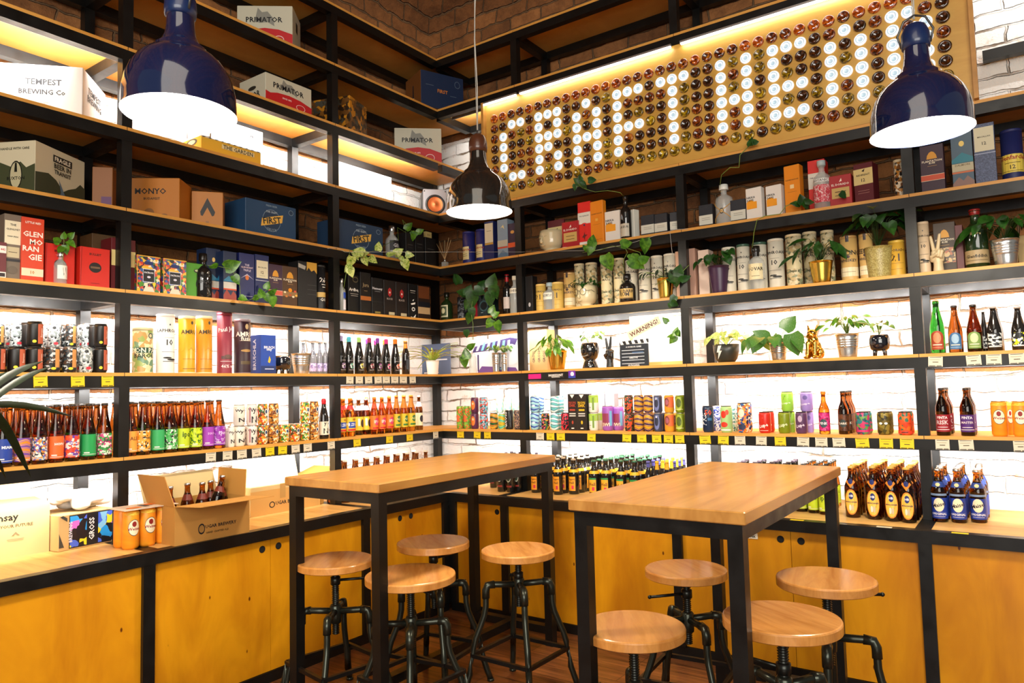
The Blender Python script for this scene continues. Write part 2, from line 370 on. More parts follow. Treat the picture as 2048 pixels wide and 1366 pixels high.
# ---------------------------------------------------------------- stools
def stool(label, px, py, zs, rot, hrot, hz, hl=.16, Rr=.1675, ho=.205):
    t = thing('bar_stool', label, 'stool', (px, py, 0), rot, 'adjustable stools around the bar tables')
    hub = zs-ho
    MB().lathe([(Rr-.004, zs-.033), (Rr, zs-.03), (Rr, zs-.006), (Rr-.002, zs-.002), (Rr-.006, zs)], 96, smooth=False).build('seat', M_seat, t)
    pr = []; z = hub-.10
    while z < zs-.045: pr += [(.013, z), (.0175, z+.003), (.013, z+.006)]; z += .008
    MB().lathe(pr+[(.0125, zs-.044), (.035, zs-.043), (.035, zs-.0365)], 14).build('screw', M_screw, t)
    hb = MB().lathe([(.016, hub-.055), (.024, hub-.05), (.026, hub-.02), (.026, hub+.022), (.02, hub+.03), (.0165, hub+.03)], 16)
    hb.build('hub', M_pipe, t)
    h = MB().lathe([(.016, hz-.018), (.022, hz-.016), (.022, hz+.016), (.016, hz+.018)], 14)
    c, s_ = math.cos(hrot-rot), math.sin(hrot-rot); h.tube([(c*.018, s_*.018, hz), (c*hl, s_*hl, hz-.004)], .0062, 8)
    h.ball((c*hl, s_*hl, hz-.004), .008, 8, 6); h.build('handle', M_screw, t)
    for k in range(4):
        a = PI/2*k; ca, sa = math.cos(a), math.sin(a)
        pts = [(.02, hub), (.08, hub+.002), (.125, hub+.004), (.142, hub-.003), (.15, hub-.02), (.152, hub-.09), (.16, hub-.13), (.18, hub-.18), (.2, hub-.225), (.212, hub-.27), (.218, hub-.33), (.222, .17), (.23, .1), (.25, .04), (.262, .008)]
        g = MB().tube([(r*ca, r*sa, z) for r, z in pts], .0138, 10)
        g.tube([(ca*.11, sa*.11, hub+.004), (ca*.142, sa*.142, hub+.001), (ca*.1505, sa*.1505, hub-.02), (ca*.151, sa*.151, hub-.055)], .0175, 10)
        g.lathe([(.017, 0), (.017, .012)], 10, (.262*ca, .262*sa, 0)); g.build('leg', M_pipe, t)
    fr = MB(); q = .2205
    for k in range(4):
        a, b_ = PI/2*k, PI/2*(k+1); fr.tube([(q*math.cos(a), q*math.sin(a), .18), (q*math.cos(b_), q*math.sin(b_), .18)], .0115, 4, sq=True)
    fr.build('footrest', M_steel, t)
    return t
D2 = math.radians
cr = YAW  # direction of the camera's right
stool('round ash stool half behind the front leg of the left bar table', .72, -1.58, .623, cr, cr+.35, .53, ho=.225)
stool('round ash stool in the back corner, beside the left cabinet', .992, -1.231, .666, cr+.3, cr+1.0, .585)
stool('round ash stool in the open, right of the left bar table', 1.351, -1.059, .635, cr+.15, cr+PI*.75, .515, .05, ho=.155)
stool('round ash stool in front of the left bar table, its lever pointing down right', 1.115, -1.515, .595, cr+.1, cr-.9, .545, Rr=.19)
stool('round ash stool behind the right table, its lever pointing left', 2.086, -.899, .603, cr+.25, cr+PI+.15, .50)
stool('round ash stool farthest right, its long lever pointing right', 2.659, -1.02, .665, cr-.45, cr-.1, .61, .19)
stool('round ash stool close behind the front right leg of the right table', 2.634, -1.504, .653, cr+.4, cr+2.2, .5, Rr=.1725)
stool('round ash stool nearest the camera at the left front of the right table', 2.165, -1.56, .565, cr-.05, cr+2.6, .50, Rr=.1725)
# ---------------------------------------------------------------- pendant lamps
def lamp(label, c, R, colr, cap, rot, cord_top=4.5, lean=(0, 0)):
    z0 = c[2]; t = thing('pendant_lamp', label, 'lamp', c)
    s = R/.18
    prof = [(R*1.005, 0), (R*.995, .010*s), (R*.99, .04*s), (R*.975, .075*s), (R*.935, .11*s), (R*.86, .145*s), (R*.75, .176*s), (R*.61, .2*s), (R*.47, .216*s), (R*.46, .226*s), (R*.35, .242*s), (R*.275, .27*s), (R*.25, .3*s), (R*.24, .335*s)]
    inner = [(max(r-.004, .001), z-.002 if i else z) for i, (r, z) in enumerate(prof)]
    mo = nm(colr[0], colr[1], .12, coat=1.0)
    mi = nm('lamp_inner_white', (.9, .9, .88), .5, em=(1, .93, .8), es=1.6)
    sh = MB().lathe(prof, 48, cap=False); sh.build('lamp_shade', mo, t)
    MB().lathe([(r*1, z+.001) for r, z in [(R*1.0, .001)]+inner[1:]], 48, cap=False).build('shade_lining', mi, t)
    mr = nm(cap[0]+'_cap', cap[1], .35, coat=.4)
    k = .23*R
    MB().lathe([(k*1.02, .334*s), (k*1.2, .338*s), (k*1.25, .36*s), (k*1.2, .395*s), (k*.9, .425*s), (k*.35, .44*s)], 24).build('socket_cap', mr, t)
    mb = MB()
    if cap[0] == 'blue':
        for sg in (-1, 1): mb.tube([(sg*k*1.2, 0, .35*s), (sg*k*1.5, 0, .40*s), (sg*k*.9, 0, .455*s), (0, 0, .47*s)], .004, 6)
    else: mb.tube([(0, 0, .43*s), (0, 0, .46*s)], .005, 6)
    mb.build('hanger', nm('lamp_wire', (.12, .12, .12), .4, .8), t)
    MB().ball((0, 0, .07*s), .055, 16, 10).build('bulb', nm('bulb_glow', (1, 1, 1), .5, em=(1, .92, .8), es=22.0), t)
    tc = MB()
    L = cord_top-c[2]; pts = [(0, 0, .455*s)]+[(.004*math.sin(k_*2.1), .003*math.cos(k_*1.7), .455*s+(L-.455*s)*k_/8) for k_ in range(1, 9)]
    tc.tube(pts, .0028, 6); tc.tube([(p[0]+.009*math.cos(p[2]*5), p[1], p[2]) for p in pts], .0014, 5)
    tc.build('cord', nm('grey_cable', (.55, .55, .5), .5), t)
    l = bpy.data.lights.new('lamp_light', 'AREA'); l.shape = 'DISK'; l.size = R*1.7; l.energy = LAMPP; l.color = (1, .88, .7)
    o = bpy.data.objects.new('lamp_light', l); COL.objects.link(o); o.parent = t; o.location = (0, 0, .012)
    return t
lamp('dark blue enamel dome pendant lamp, leftmost, hanging nearest the left wall shelves', (1.176, -2.583, 2.24), .1675, ('blue_enamel', (.003, .011, .055)), ('blue', (.004, .02, .09)), 0)
lamp('black enamel pendant lamp with a brown cap, hanging in the middle', (1.154, -1.035, 2.225), .160, ('black_enamel', (.012, .012, .011)), ('rust', (.09, .028, .012)), 0)
lamp('dark blue enamel dome pendant lamp, the one in front of the bottle sign', (3.037, -.98, 2.205), .160, ('blue_enamel', (.003, .011, .055)), ('blue', (.004, .02, .09)), 0)
#@@ITEMS
# ---------------------------------------------------------------- item helpers
def hx(h):
    c = [int(h[i:i+2], 16)/255 for i in (0, 2, 4)]; return tuple(x/12.92 if x < .04045 else ((x+.055)/1.055)**2.4 for x in c)
def ink(h, rough=.5, metal=0): return nm('print_%s%s' % (h, 'm' if metal else ''), hx(h), rough if not metal else .28, metal)
def glass(name, h, tr=1.0, rough=.03):
    return nm('glass_'+name, hx(h), rough, trans=tr, ior=1.45)
G = {'amber': glass('amber', 'E08420'), 'dkamber': glass('dark_amber', '93501A'), 'green': glass('green', '2E8B2E'), 'dark': nm('glass_black', (.012, .010, .009), .06, spec=.7),
     'clear': nm('glass_clear', (.75, .8, .78), .05, spec=.8), 'smoke': nm('glass_smoke', (.10, .11, .14), .06, spec=.8), 'dkgreen': nm('glass_dark_green', (.012, .03, .008), .08, spec=.7), 'brown': glass('brown', 'BE6C20')}
for k_, a_ in (('clear', .34), ('smoke', .72)): bsdf(G[k_]).inputs['Alpha'].default_value = a_
def pat(name, cols, scale=60, kind='voronoi', st=(1, 1, 1), rough=.4, metal=0):
    if name in MATS: return MATS[name]
    m = nm(name, (.5, .5, .5), rough, metal); v = coords(m, st)
    if kind == 'voronoi':
        n = N(m, 'ShaderNodeTexVoronoi', Scale=scale, feature='F1'); nz = N(m, 'ShaderNodeTexNoise', Scale=scale*.6, Detail=2.0)
        LK(m, v, nz.inputs['Vector']); mxx = N(m, 'ShaderNodeVectorMath', operation='ADD'); s2 = N(m, 'ShaderNodeVectorMath', operation='SCALE'); s2.inputs['Scale'].default_value = 1.6/scale
        LK(m, nz.outputs['Color'], s2.inputs[0]); LK(m, v, mxx.inputs[0]); LK(m, s2.outputs[0], mxx.inputs[1]); LK(m, mxx.outputs[0], n.inputs['Vector'])
        sp = N(m, 'ShaderNodeSeparateColor'); LK(m, n.outputs['Color'], sp.inputs[0]); fac = sp.outputs[0]
    elif kind == 'wave':
        n = N(m, 'ShaderNodeTexWave', Scale=scale, Distortion=6.0, Detail=1.5); n.bands_direction = 'Z'; n.inputs['Detail Scale'].default_value = 1.0; LK(m, v, n.inputs['Vector']); fac = n.outputs['Fac']
    else:
        n = N(m, 'ShaderNodeTexNoise', Scale=scale, Detail=3.0, Distortion=1.5); LK(m, v, n.inputs['Vector']); fac = n.outputs[0]
    r = N(m, 'ShaderNodeValToRGB'); r.color_ramp.interpolation = 'CONSTANT' if kind != 'noise' else 'LINEAR'; e = r.color_ramp.elements
    while len(e) < len(cols): e.new(.5)
    k = len(cols)
    for i, c in enumerate(cols):
        e[i].position = (i/k) if kind == 'voronoi' else (i/k if kind == 'wave' else .3+.4*i/max(1, k-1)); e[i].color = (*hx(c), 1)
    LK(m, fac, r.inputs[0]); LK(m, r.outputs[0], bsdf(m).inputs['Base Color']); return m
TX = {}
def textmesh(s):
    if s in TX: return TX[s]
    c = bpy.data.curves.new('t', 'FONT'); c.body = s; c.resolution_u = 1; c.offset = .022; c.align_x = 'CENTER'; c.space_line = .85
    o = bpy.data.objects.new('t', c); me = o.to_mesh(); vs = [(v.co.x, v.co.y) for v in me.vertices]; fs = [tuple(p.vertices) for p in me.polygons]; o.to_mesh_clear()
    bpy.data.objects.remove(o); bpy.data.curves.remove(c)
    x0 = min(v[0] for v in vs); x1 = max(v[0] for v in vs); y0 = min(v[1] for v in vs); y1 = max(v[1] for v in vs); W = x1-x0
    TX[s] = ([((x-(x0+x1)/2)/W, (y-(y0+y1)/2)/W) for x, y in vs], fs, (y1-y0)/W); return TX[s]
# print spec entries: ('r',x,z,w,h,ink) ('o',x,z,w,h,ink) ellipse ('p',[(x,z)..],ink) ('t',text,x,z,width,ink[,rot])
def deco(spec, hw, H, fmap, e=.0006, curved=False):
    mb = MB(); mats = []
    hs = {}
    for i, s in enumerate(spec):
        mt = s[-1] if s[0] != 't' else s[5]
        mt = ink(mt) if isinstance(mt, str) else mt
        if mt not in mats: mats.append(mt)
        mb.cur = mats.index(mt); off = e*(1+.35*i)
        if s[0] == 'r':
            x, z, w_, h_ = s[1]*hw, s[2]*H, s[3]*hw, s[4]*H; n = 8 if curved else 1
            vs = [fmap(x-w_+2*w_*k/n, zz, off) for zz in (z-h_/2, z+h_/2) for k in range(n+1)]
            mb.add(vs, [(k, k+1, k+n+2, k+n+1) for k in range(n)])
        elif s[0] == 'o':
            x, z, w_, h_ = s[1]*hw, s[2]*H, s[3]*hw, s[4]*H/2; n = 18; vs = [fmap(x, z, off)]
            for q in (.5, 1):
                for k in range(n): a = 2*PI*k/n; vs.append(fmap(x+w_*q*math.cos(a), z+h_*q*math.sin(a), off))
            mb.add(vs, [(0, 1+k, 1+(k+1) % n) for k in range(n)]+[(1+k, 1+n+k, 1+n+(k+1) % n, 1+(k+1) % n) for k in range(n)])
        elif s[0] == 'p':
            mb.add([fmap(x*hw, z*H, off) for x, z in s[1]], [tuple(range(len(s[1])))])
        elif s[0] == 't':
            vs, fs, hr = textmesh(s[1]); w_ = s[4]*2*hw; a = s[6] if len(s) > 6 else 0; ca, sa = math.cos(a), math.sin(a)
            mb.add([fmap(s[2]*hw+(x*ca-y*sa)*w_, s[3]*H+(x*sa+y*ca)*w_, off) for x, y in vs], fs)
    return mb, mats
def fit(run, lv, x0, x1, yt, d):
    z = LV[lv]; xc = (x0+x1)/2; u = U(run, xc, d, z+.1); h = Zp(run, u, d, yt)-z; u = U(run, xc, d, z+h/2)
    ua, ub = U(run, x0, d, z+h/2), U(run, x1, d, z+h/2); r = (x1-x0)*dist(P(run, u, d, z+h/2))/FPX/2/math.sqrt(1+((xc-1024)/FPX)**2)
    return u, abs(ub-ua), h, r
def front_map(D): return lambda x, z, e: (x, -D/2-e, z)
def BX(run, lv, x0, x1, yt, d, dd, col, label, spec=(), cat='box', name='gift_box', rz=0, side=None, group=None):
    u, w_, h, _ = fit(run, lv, x0, x1, yt, d)
    if rz: w_ = w_/max(.4, math.cos(rz))
    t = thing(name, label, cat, P(run, u, d+dd/2+abs(math.sin(rz))*w_/2, LV[lv]), RZ[run]+rz, group)
    mt = ink(col) if isinstance(col, str) else col
    MB().bevbox(-w_/2, w_/2, -dd/2, dd/2, 0, h, min(.0012, w_/20)).build('carton', mt, t)
    if spec:
        mb, ms = deco(spec, w_/2, h, front_map(dd)); mb.build('printed_front', ms, t)
    if side:
        mb, ms = deco(side, dd/2, h, lambda x, z, e: (-w_/2-e, -x, z)); mb.build('printed_side', ms, t)
    return t
def SW(A, e, px):
    v = A-CAM; k = (px-1024)/FPX; return (k*v.dot(FW)-v.dot(RT))/(e.dot(RT)-k*e.dot(FW))
def C3(run, lv, xa, xb, xc, yt, d, th, mode, col, label, front=(), side=(), cat='box', name='carton_box', sidecol=None, dmax=.30, wmax=None, dfix=None, hfix=None):
    z = LV[lv]; u = U(run, xb, d, z+.1); h = hfix or Zp(run, u, d, yt)-z; u = U(run, xb, d, z+h/2); A = P(run, u, d, z+h/2)
    rz = RZ[run]+th; ex = Vector((math.cos(rz), math.sin(rz), 0)); ey = Vector((-math.sin(rz), math.cos(rz), 0))
    if mode == 'R': w_ = SW(A, -ex, xa); dd = dfix or SW(A, ey, xc); o = A-ex*w_/2+ey*min(dd, dmax)/2
    else: dd = SW(A, ey, xa); w_ = SW(A, ex, xc); o = A+ex*w_/2+ey*min(dd, dmax)/2
    dd = min(dd, dmax)
    if wmax and w_ > wmax: o = o+ex*((w_-wmax)/2 if mode == 'R' else -(w_-wmax)/2); w_ = wmax
    t = thing(name, label, cat, (o.x, o.y, z), rz)
    mt = ink(col) if isinstance(col, str) else col
    mb = MB().bevbox(-w_/2, w_/2, -dd/2, dd/2, 0, h, .002); ms = [mt]
    mb.build('carton', ms, t)
    if sidecol:
        q = MB(); sx = 1 if mode == 'R' else -1; q.box(sx*(w_/2+.0004)-.0004, sx*(w_/2+.0004)+.0004, -dd/2+.002, dd/2-.002, .002, h-.002); q.build('side_panel', ink(sidecol), t)
    if front: b_, ms = deco(front, w_/2, h, front_map(dd)); b_.build('printed_front', ms, t)
    if side:
        f = (lambda x, zz, e: (w_/2+.001+e, x, zz)) if mode == 'R' else (lambda x, zz, e: (-w_/2-.001-e, -x, zz))
        b_, ms = deco(side, dd/2, h, f); b_.build('printed_side', ms, t)
    return t
PROTO = {}
def inst(key, build, run, u, d, lv, r, h, label, cat, name, group=None, rot=0, z=None):
    loc = P(run, u, d, LV[lv] if z is None else z)
    if key in PROTO:
        p, r0, h0, ch = PROTO[key]; o = dup(p, loc, RZ[run]+rot, label, group if group else False, ch); o.scale = (r/r0, r/r0, h/h0); o['category'] = cat
    else:
        o = thing(name, label, cat, loc, RZ[run]+rot, group); n0 = len(COL.objects); build(o, r, h); PROTO[key] = (o, r, h, kids(o))
    return o
def wrapmap(r): return lambda x, z, e: ((r+e)*math.sin(x/r), -(r+e)*math.cos(x/r), z)
def curved(spec, r, h, parent, name='label'):
    mb, ms = deco(spec, r*1.25, h, wrapmap(r), .0005, True); mb.build(name, ms, parent)
def tube_b(col, spec, lid, base=None):
    def f(t, r, h):
        mt = ink(col) if isinstance(col, str) else col
        MB().lathe([(r*.985, 0), (r*.985, .006), (r*.985, h-.014)], 28).build('canister', mt, t)
        MB().lathe([(r, h-.0138), (r, h-.001), (r*.97, h)], 28).build('lid', ink(lid, .3, lid in ('C9CBCC', 'D8B25A')), t)
        MB().lathe([(r, .0), (r, .006)], 28).build('base_ring', ink(base or lid, .3, 1 if (base or lid) in ('C9CBCC', 'D8B25A') else 0), t)
        if spec: curved(spec, r*.985, h, t, 'printed_label')
    return f
def TU(run, lv, x0, x1, yt, d, col, label, spec=(), lid='C9CBCC', key=None, group=None, name='whisky_tube'):
    u, w_, h, r = fit(run, lv, x0, x1, yt, d)
    return inst(key or 'tu%d' % len(PROTO), tube_b(col, spec, lid), run, u, d+r, lv, r, h, label, 'tube', name, group)
BPROF = {  # radius, height fractions; neck radius last
 'beer': [(.9, 0), (1, .015), (1, .56), (.97, .61), (.8, .68), (.55, .76), (.42, .83), (.4, .93), (.46, .935), (.46, .955), (.4, .965), (.38, .985)],
 'long': [(.9, 0), (1, .015), (1, .50), (.97, .56), (.8, .64), (.5, .73), (.42, .80), (.38, .93), (.44, .935), (.44, .955), (.4, .965), (.38, .985)],
 'cone': [(.9, 0), (1, .015), (1, .42), (.95, .50), (.72, .64), (.5, .78), (.42, .88), (.38, .94), (.46, .945), (.46, .96), (.38, .985)],
 'belg': [(.9, 0), (1, .02), (1, .46), (.92, .56), (.66, .70), (.45, .82), (.40, .92), (.46, .93), (.46, .96), (.40, .985)],
 'gin': [(.9, 0), (1, .015), (1, .58), (.93, .66), (.6, .72), (.36, .75), (.33, .80), (.33, .86), (.42, .87), (.42, .89)],
 'squat': [(.92, 0), (1, .03), (1, .52), (.9, .62), (.55, .70), (.34, .74), (.3, .82), (.38, .83), (.38, .86)],
 'wine': [(.9, 0), (1, .015), (1, .60), (.95, .66), (.6, .73), (.4, .77), (.38, .93), (.46, .935), (.46, .96), (.4, .99)]}
def prof_r(kind, zf):
    p = BPROF[kind]
    for (r0, z0), (r1, z1) in zip(p[:-1], p[1:]):
        if z0 <= zf <= z1: return r0+(r1-r0)*(zf-z0)/max(1e-6, z1-z0)
    return p[-1][0]
def bottle_b(kind, gl, spec, cap, neck=None, wax=None, cork=False, band=None):
    def f(t, r, h):
        pr = [(a*r, b_*h) for a, b_ in BPROF[kind]]
        MB().lathe([(0, .004)]+pr, 20).build('glass_body', G[gl] if isinstance(gl, str) else gl, t)
        zt = pr[-1][1]; nr = pr[-1][0]
        if wax:
            z0 = .86; q = [(prof_r(kind, z)*r+.0007, z*h) for z in (z0, z0+.03, .93, .95, .97, .985)]
            MB().lathe(q+[(nr*.9, h), (0, h+.0005)], 16).build('wax_seal', ink(wax, .35), t)
        elif cork:
            MB().lathe([(nr*.9, zt), (nr*1.15, zt+.1*(h-zt)), (nr*1.15, h-.001), (nr, h)], 14).build('stopper', ink(cap), t)
        else:
            MB().lathe([(nr*1.22, zt-.006), (nr*1.28, zt-.0045), (nr*1.18, h-.001), (nr, h)], 14).build('crown_cap', ink(cap, .3, 1 if cap in ('D8B25A', 'C9CBCC') else 0), t)
        if band:  # full-wrap label: z0,z1,colour
            z0, z1, c = band; q = MB().lathe([(r*1.006, z0*h), (r*1.006, z1*h)], 28, cap=False); q.build('wrap_label', ink(c) if isinstance(c, str) else c, t)
        if spec: curved(spec, r*1.008, h, t, 'label')
        if neck:
            z0, z1, c = neck; q = MB().lathe([(prof_r(kind, z)*r+.0008, z*h) for z in (z0, (z0+z1)/2, z1)], 16, cap=False); q.build('neck_label', ink(c) if isinstance(c, str) else c, t)
    return f
def BO(run, lv, x0, x1, yt, d, key, label, back=0, bd=.068, group=None, name='beer_bottle', rot=0, backlab=None, hfix=None):
    kind, gl, spec, cap, kw = BK[key]
    u, w_, h, r = fit(run, lv, x0, x1, yt, d)
    if hfix: r, h = hfix
    o = inst('bo'+key, bottle_b(kind, gl, spec, cap, **kw), run, u, d+r, lv, r, h, label, 'bottle', name, group, rot)
    for k in range(back):
        inst('bo'+key, None, run, u+R_.uniform(-.004, .004), d+r+bd*(k+1), lv, r, h, backlab, 'bottle', name, (backlab or 'x')[:60], R_.uniform(-.4, .4))
    return o
def can_b(col, spec, lid='C9CBCC', rim=None):
    def f(t, r, h):
        mt = ink(col, .3) if isinstance(col, str) else col
        MB().lathe([(r*.82, 0), (r*.86, .003), (r, .011), (r, h-.014), (r*.985, h-.011), (r*.86, h-.0035)], 24).build('can_body', mt, t)
        MB().lathe([(r*.855, h-.0037), (r*.885, h-.003), (r*.885, h), (r*.85, h), (r*.83, h-.003)], 24).build('lid', ink(lid, .3, 1 if lid == 'C9CBCC' else 0), t)
        if spec: curved(spec, r, h, t, 'label')
    return f
def CA(run, lv, x0, x1, yt, d, key, label, back=0, z=None, group=None, backlab=None, rot=0, yb=None):
    u, w_, h, r = fit(run, lv, x0, x1, yt, d)
    if z is not None: # upper can of a stack
        zb = z; h = Zp(run, u, d+r, yt)-zb
    col, spec, lid = CK[key]
    o = inst('ca'+key, can_b(col, spec, lid), run, u, d+r, lv, r, h, label, 'can', 'beer_can', group, rot, z)
    for k in range(back):
        inst('ca'+key, None, run, u, d+r+2.05*r*(k+1), lv, r, h, backlab, 'can', 'beer_can', (backlab or 'x')[:60], R_.uniform(-1, 1), z)
    return o, (LV[lv] if z is None else z)+h
ORD = ['first', 'second', 'third', 'fourth', 'fifth', 'sixth', 'seventh', 'eighth', 'ninth', 'tenth', 'eleventh', 'twelfth']
def W(run, x, y, d):
    u = 1.0; z = 1.5
    for _ in range(6): u = U(run, x, d, z); z = Zp(run, u, d, y)
    return P(run, u, d, z)
# ---------------------------------------------------------------- plants
M_leaf = pat('pothos_leaf', ['24480C', '3A6812', '52821C', '6C9A2A'], 26, 'noise'); M_dleaf = pat('dark_leaf', ['12300C', '1D4512', '2C5A1A'], 26, 'noise')
M_vleaf = pat('variegated_leaf', ['5E8A22', '9FB84A', 'D9E08A', '6F9A2C'], 40, 'noise'); M_sleaf = pat('spotted_leaf', ['2C5E1A', '4F8030', '366C20', '8CA870'], 240, 'noise')
M_dstem = ink('2E4A1C'); M_stem = ink('6F8A3A'); M_soil = ink('2A1C12', .95)
for m_ in (M_leaf, M_dleaf, M_vleaf, M_sleaf): bsdf(m_).inputs['Roughness'].default_value = .32
def leaf(mb, p, dr, L, wd, up=(0, 0, 1), kind='heart', curl=.25):
    p = Vector(p); t = Vector(dr).normalized(); s = t.cross(Vector(up))
    if s.length < .1: s = t.cross(Vector((1, .3, 0)))
    s.normalize(); n = s.cross(t)
    sh = {'heart': [(0, .0), (.02, .34), (.18, .5), (.4, .48), (.65, .32), (.86, .13), (1, 0)], 'long': [(0, .02), (.12, .16), (.3, .36), (.5, .46), (.7, .38), (.88, .18), (1, 0)], 'strap': [(0, .3), (.2, .4), (.5, .5), (.8, .35), (1, 0)]}[kind]
    vs = []; fs = []
    for i, (a, b_) in enumerate(sh):
        c = p+t*(a*L)-n*(curl*L*a*a)
        for q in (-1, 0, 1): vs.append(c+s*(q*b_*wd)+n*(abs(q)*b_*wd*.28)-(t*L*.08 if kind == 'heart' and i == 1 and q else Vector()))
    for i in range(len(sh)-1):
        for q in (0, 1): fs.append((3*i+q, 3*i+q+1, 3*i+q+4, 3*i+q+3))
    mb.add(vs, fs, True)
def foliage(t, c, n, spread, hgt, L, wd, mat, kind='heart', droop=.3, seed=1, stem=M_stem, mesh='foliage', flat=1.0, curl=.25, bias=(0, 0)):
    r = random.Random(seed); lm = MB(); sm = MB(); c = Vector(c)
    for i in range(n):
        a = 2*PI*i*.618+r.uniform(-.4, .4); q = r.uniform(.25, 1); rr = spread*q
        e = c+Vector((rr*math.cos(a)+bias[0], rr*math.sin(a)*flat+bias[1], hgt*(1-q*q*droop*1.6)*r.uniform(.55, 1.05)))
        mid = (c+e)/2+Vector((0, 0, abs(hgt)*.22)); sm.tube([c, mid, e], .0011, 5)
        if mat is M_dleaf: stem = M_dstem
        d_ = Vector((math.cos(a), math.sin(a)*flat, r.uniform(-.9, .3)-droop)); k = r.uniform(.7, 1.15)
        leaf(lm, e, d_, L*k, wd*k, (math.cos(a)*.7+r.uniform(-.3, .3), math.sin(a)*.5-.55, r.uniform(.3, .8)), kind, curl)
    sm.build('stems', stem, t); lm.build(mesh, mat, t)
def pot_b(t, r, h, mat, taper=.78, rim=True, soil=True, rings=0):
    pr = [(0, .002), (r*taper*.97, 0), (r*taper, .004)]
    k = 10
    for i in range(1, k+1):
        z = h*i/k; q = r*(taper+(1-taper)*i/k)
        if rings and i in (5, 6, 7, 8): pr += [(q, z-.004), (q+.0016, z-.002), (q, z)]
        else: pr.append((q, z))
    if rim: pr += [(r*1.03, h), (r*1.03, h+.002)]
    pr += [(r*.95, h+.001), (r*.93, h*.86)]
    MB().lathe(pr, 32, cap=False).build('pot', mat, t)
    if soil: MB().lathe([(r*.93, h*.855), (r*.93, h*.86), (0, h*.87)], 24).build('soil', M_soil, t)
def PT(run, lv, x0, x1, yt, d, label, mat, name='potted_plant', cat='plant', **k):
    u, w_, h, r = fit(run, lv, x0, x1, yt, d); t = thing(name, label, cat, P(run, u, d+r, LV[lv]), RZ[run]); pot_b(t, r, h, mat, **k); return t, r, h
def vine(label, run, pts, leaves, mat=None, name='trailing_vine', r=.0016, kind='heart', parent=None, stemm=None):
    ps = [W(run, *p) for p in pts]; o = ps[0]
    t = parent or thing(name, label, 'plant', o, 0)
    base = t.matrix_world.inverted() if parent else Matrix.Translation(-o)
    MB().tube([base @ p for p in ps], r, 6).build('stem', stemm or M_stem, t)
    lm = MB()
    for x, y, sz, ang, d in leaves:
        p = W(run, x, y, d); s = sz*dist(p)/FPX; dr = RT*math.cos(ang)+UPV*math.sin(ang)
        n = (CAM-p).normalized(); up = (n+Vector((R_.uniform(-.5, .5), R_.uniform(-.5, .5), R_.uniform(.0, .7)))).normalized()
        leaf(lm, base @ (p-dr*s/2), dr-n*.1, s, s*.82 if kind == 'heart' else s*.4, up, kind, .12)
    lm.build('leaves', mat or M_leaf, t); return t
def blob(mb, a, b_, r0, r1, n=5):
    a, b_ = Vector(a), Vector(b_)
    mb.tube([a+(b_-a)*i/n for i in range(n+1)], [r0+(r1-r0)*i/n for i in range(n+1)], 12); mb.ball(a, r0, 12, 8); mb.ball(b_, r1, 12, 8)
def remesh(o, vox, smooth=2):
    m_ = o.modifiers.new('remesh', 'REMESH'); m_.mode = 'VOXEL'; m_.voxel_size = vox; m_.use_smooth_shade = True
    s = o.modifiers.new('smooth', 'SMOOTH'); s.factor = .5; s.iterations = smooth; return o
# ---------------------------------------------------------------- bottle and can kinds
def bk(key, kind, gl, spec=(), cap='1A1A1A', **kw): BK[key] = (kind, gl, spec, cap, kw)
BK = {}; CK = {}
lab = pat
def colab(c1, t, tc='FFFFFF'): return c1
L_multi = pat('label_doodle', ['F2EFE0', '7A4FA0', 'E08A2A', '2A2A2A', 'D8D0C0', '3F6FB0'], 150)
L_hopa = pat('label_pink_green', ['3FA04A', 'C83A7A', '2F7A3A', 'E8E0D0'], 120)
L_orm = pat('label_orange_doodle', ['F09A2A', 'F2A83A', '2A2A2A', 'F5E6C0', 'F09A2A'], 130)
L_grm = pat('label_green_doodle', ['3FA04A', '4FB85A', 'E8F0E0', '2A2A2A', '3FA04A'], 130)
L_stripe = pat('label_stripes', ['F08A2A', '8A5AB0', 'E8A050', '7A4AA0'], 11, 'wave')
L_red = pat('label_red_purple', ['E8402A', '6A3A9A', 'E05A2A', 'F2E6E0'], 90)
L_yg = pat('label_lime_doodle', ['C8DC2A', 'B8CC20', '2F6A20', 'C8DC2A'], 140)
L_pu = pat('label_purple_doodle', ['9A2FB0', '8A2AA0', 'C8A0D8', '9A2FB0'], 140)
CZ = .455; B0 = .07
def hk(key, col, tx=None, tc='FFFFFF', x=.1):
    sp = [('t', tx, x, .32, .55, tc)] if tx else []
    sp += [('r', 0, .10, .95, .008, 'E8E4DC'), ('r', -.5, .13, .3, .02, 'E8E4DC')]
    bk(key, 'cone', 'brown', sp, '15120F', band=(B0, CZ, col))
hk('blue', '1F3F9A', 'MIAMI'); hk('stripe', L_stripe); hk('multi', L_multi, None); hk('orange', 'E8682A', 'HOPA'); hk('redpurple', L_red, 'HAZY'); hk('green', '1F9A50', None); hk('pinkgreen', L_hopa, 'Juicy', '2A1A30')
hk('orange2', 'F0A040', 'ALE', '7A3A10'); hk('orangedoodle', L_orm, 'Hoppy', '2A1A10'); hk('green2', '35A860', None); hk('greendoodle', L_grm, 'WEST', '1A2A1A'); hk('lime', 'C0D428', 'ipa', '3A5A10'); hk('limedoodle', L_yg, 'Lupulus', '2A4A10'); hk('purple', 'A03CB8', 'SOUR', 'E8C8F0'); hk('purpledoodle', L_pu, 'Plum', 'F0D8F8')
lowS2 = 'on the first shelf of the far-left bay'
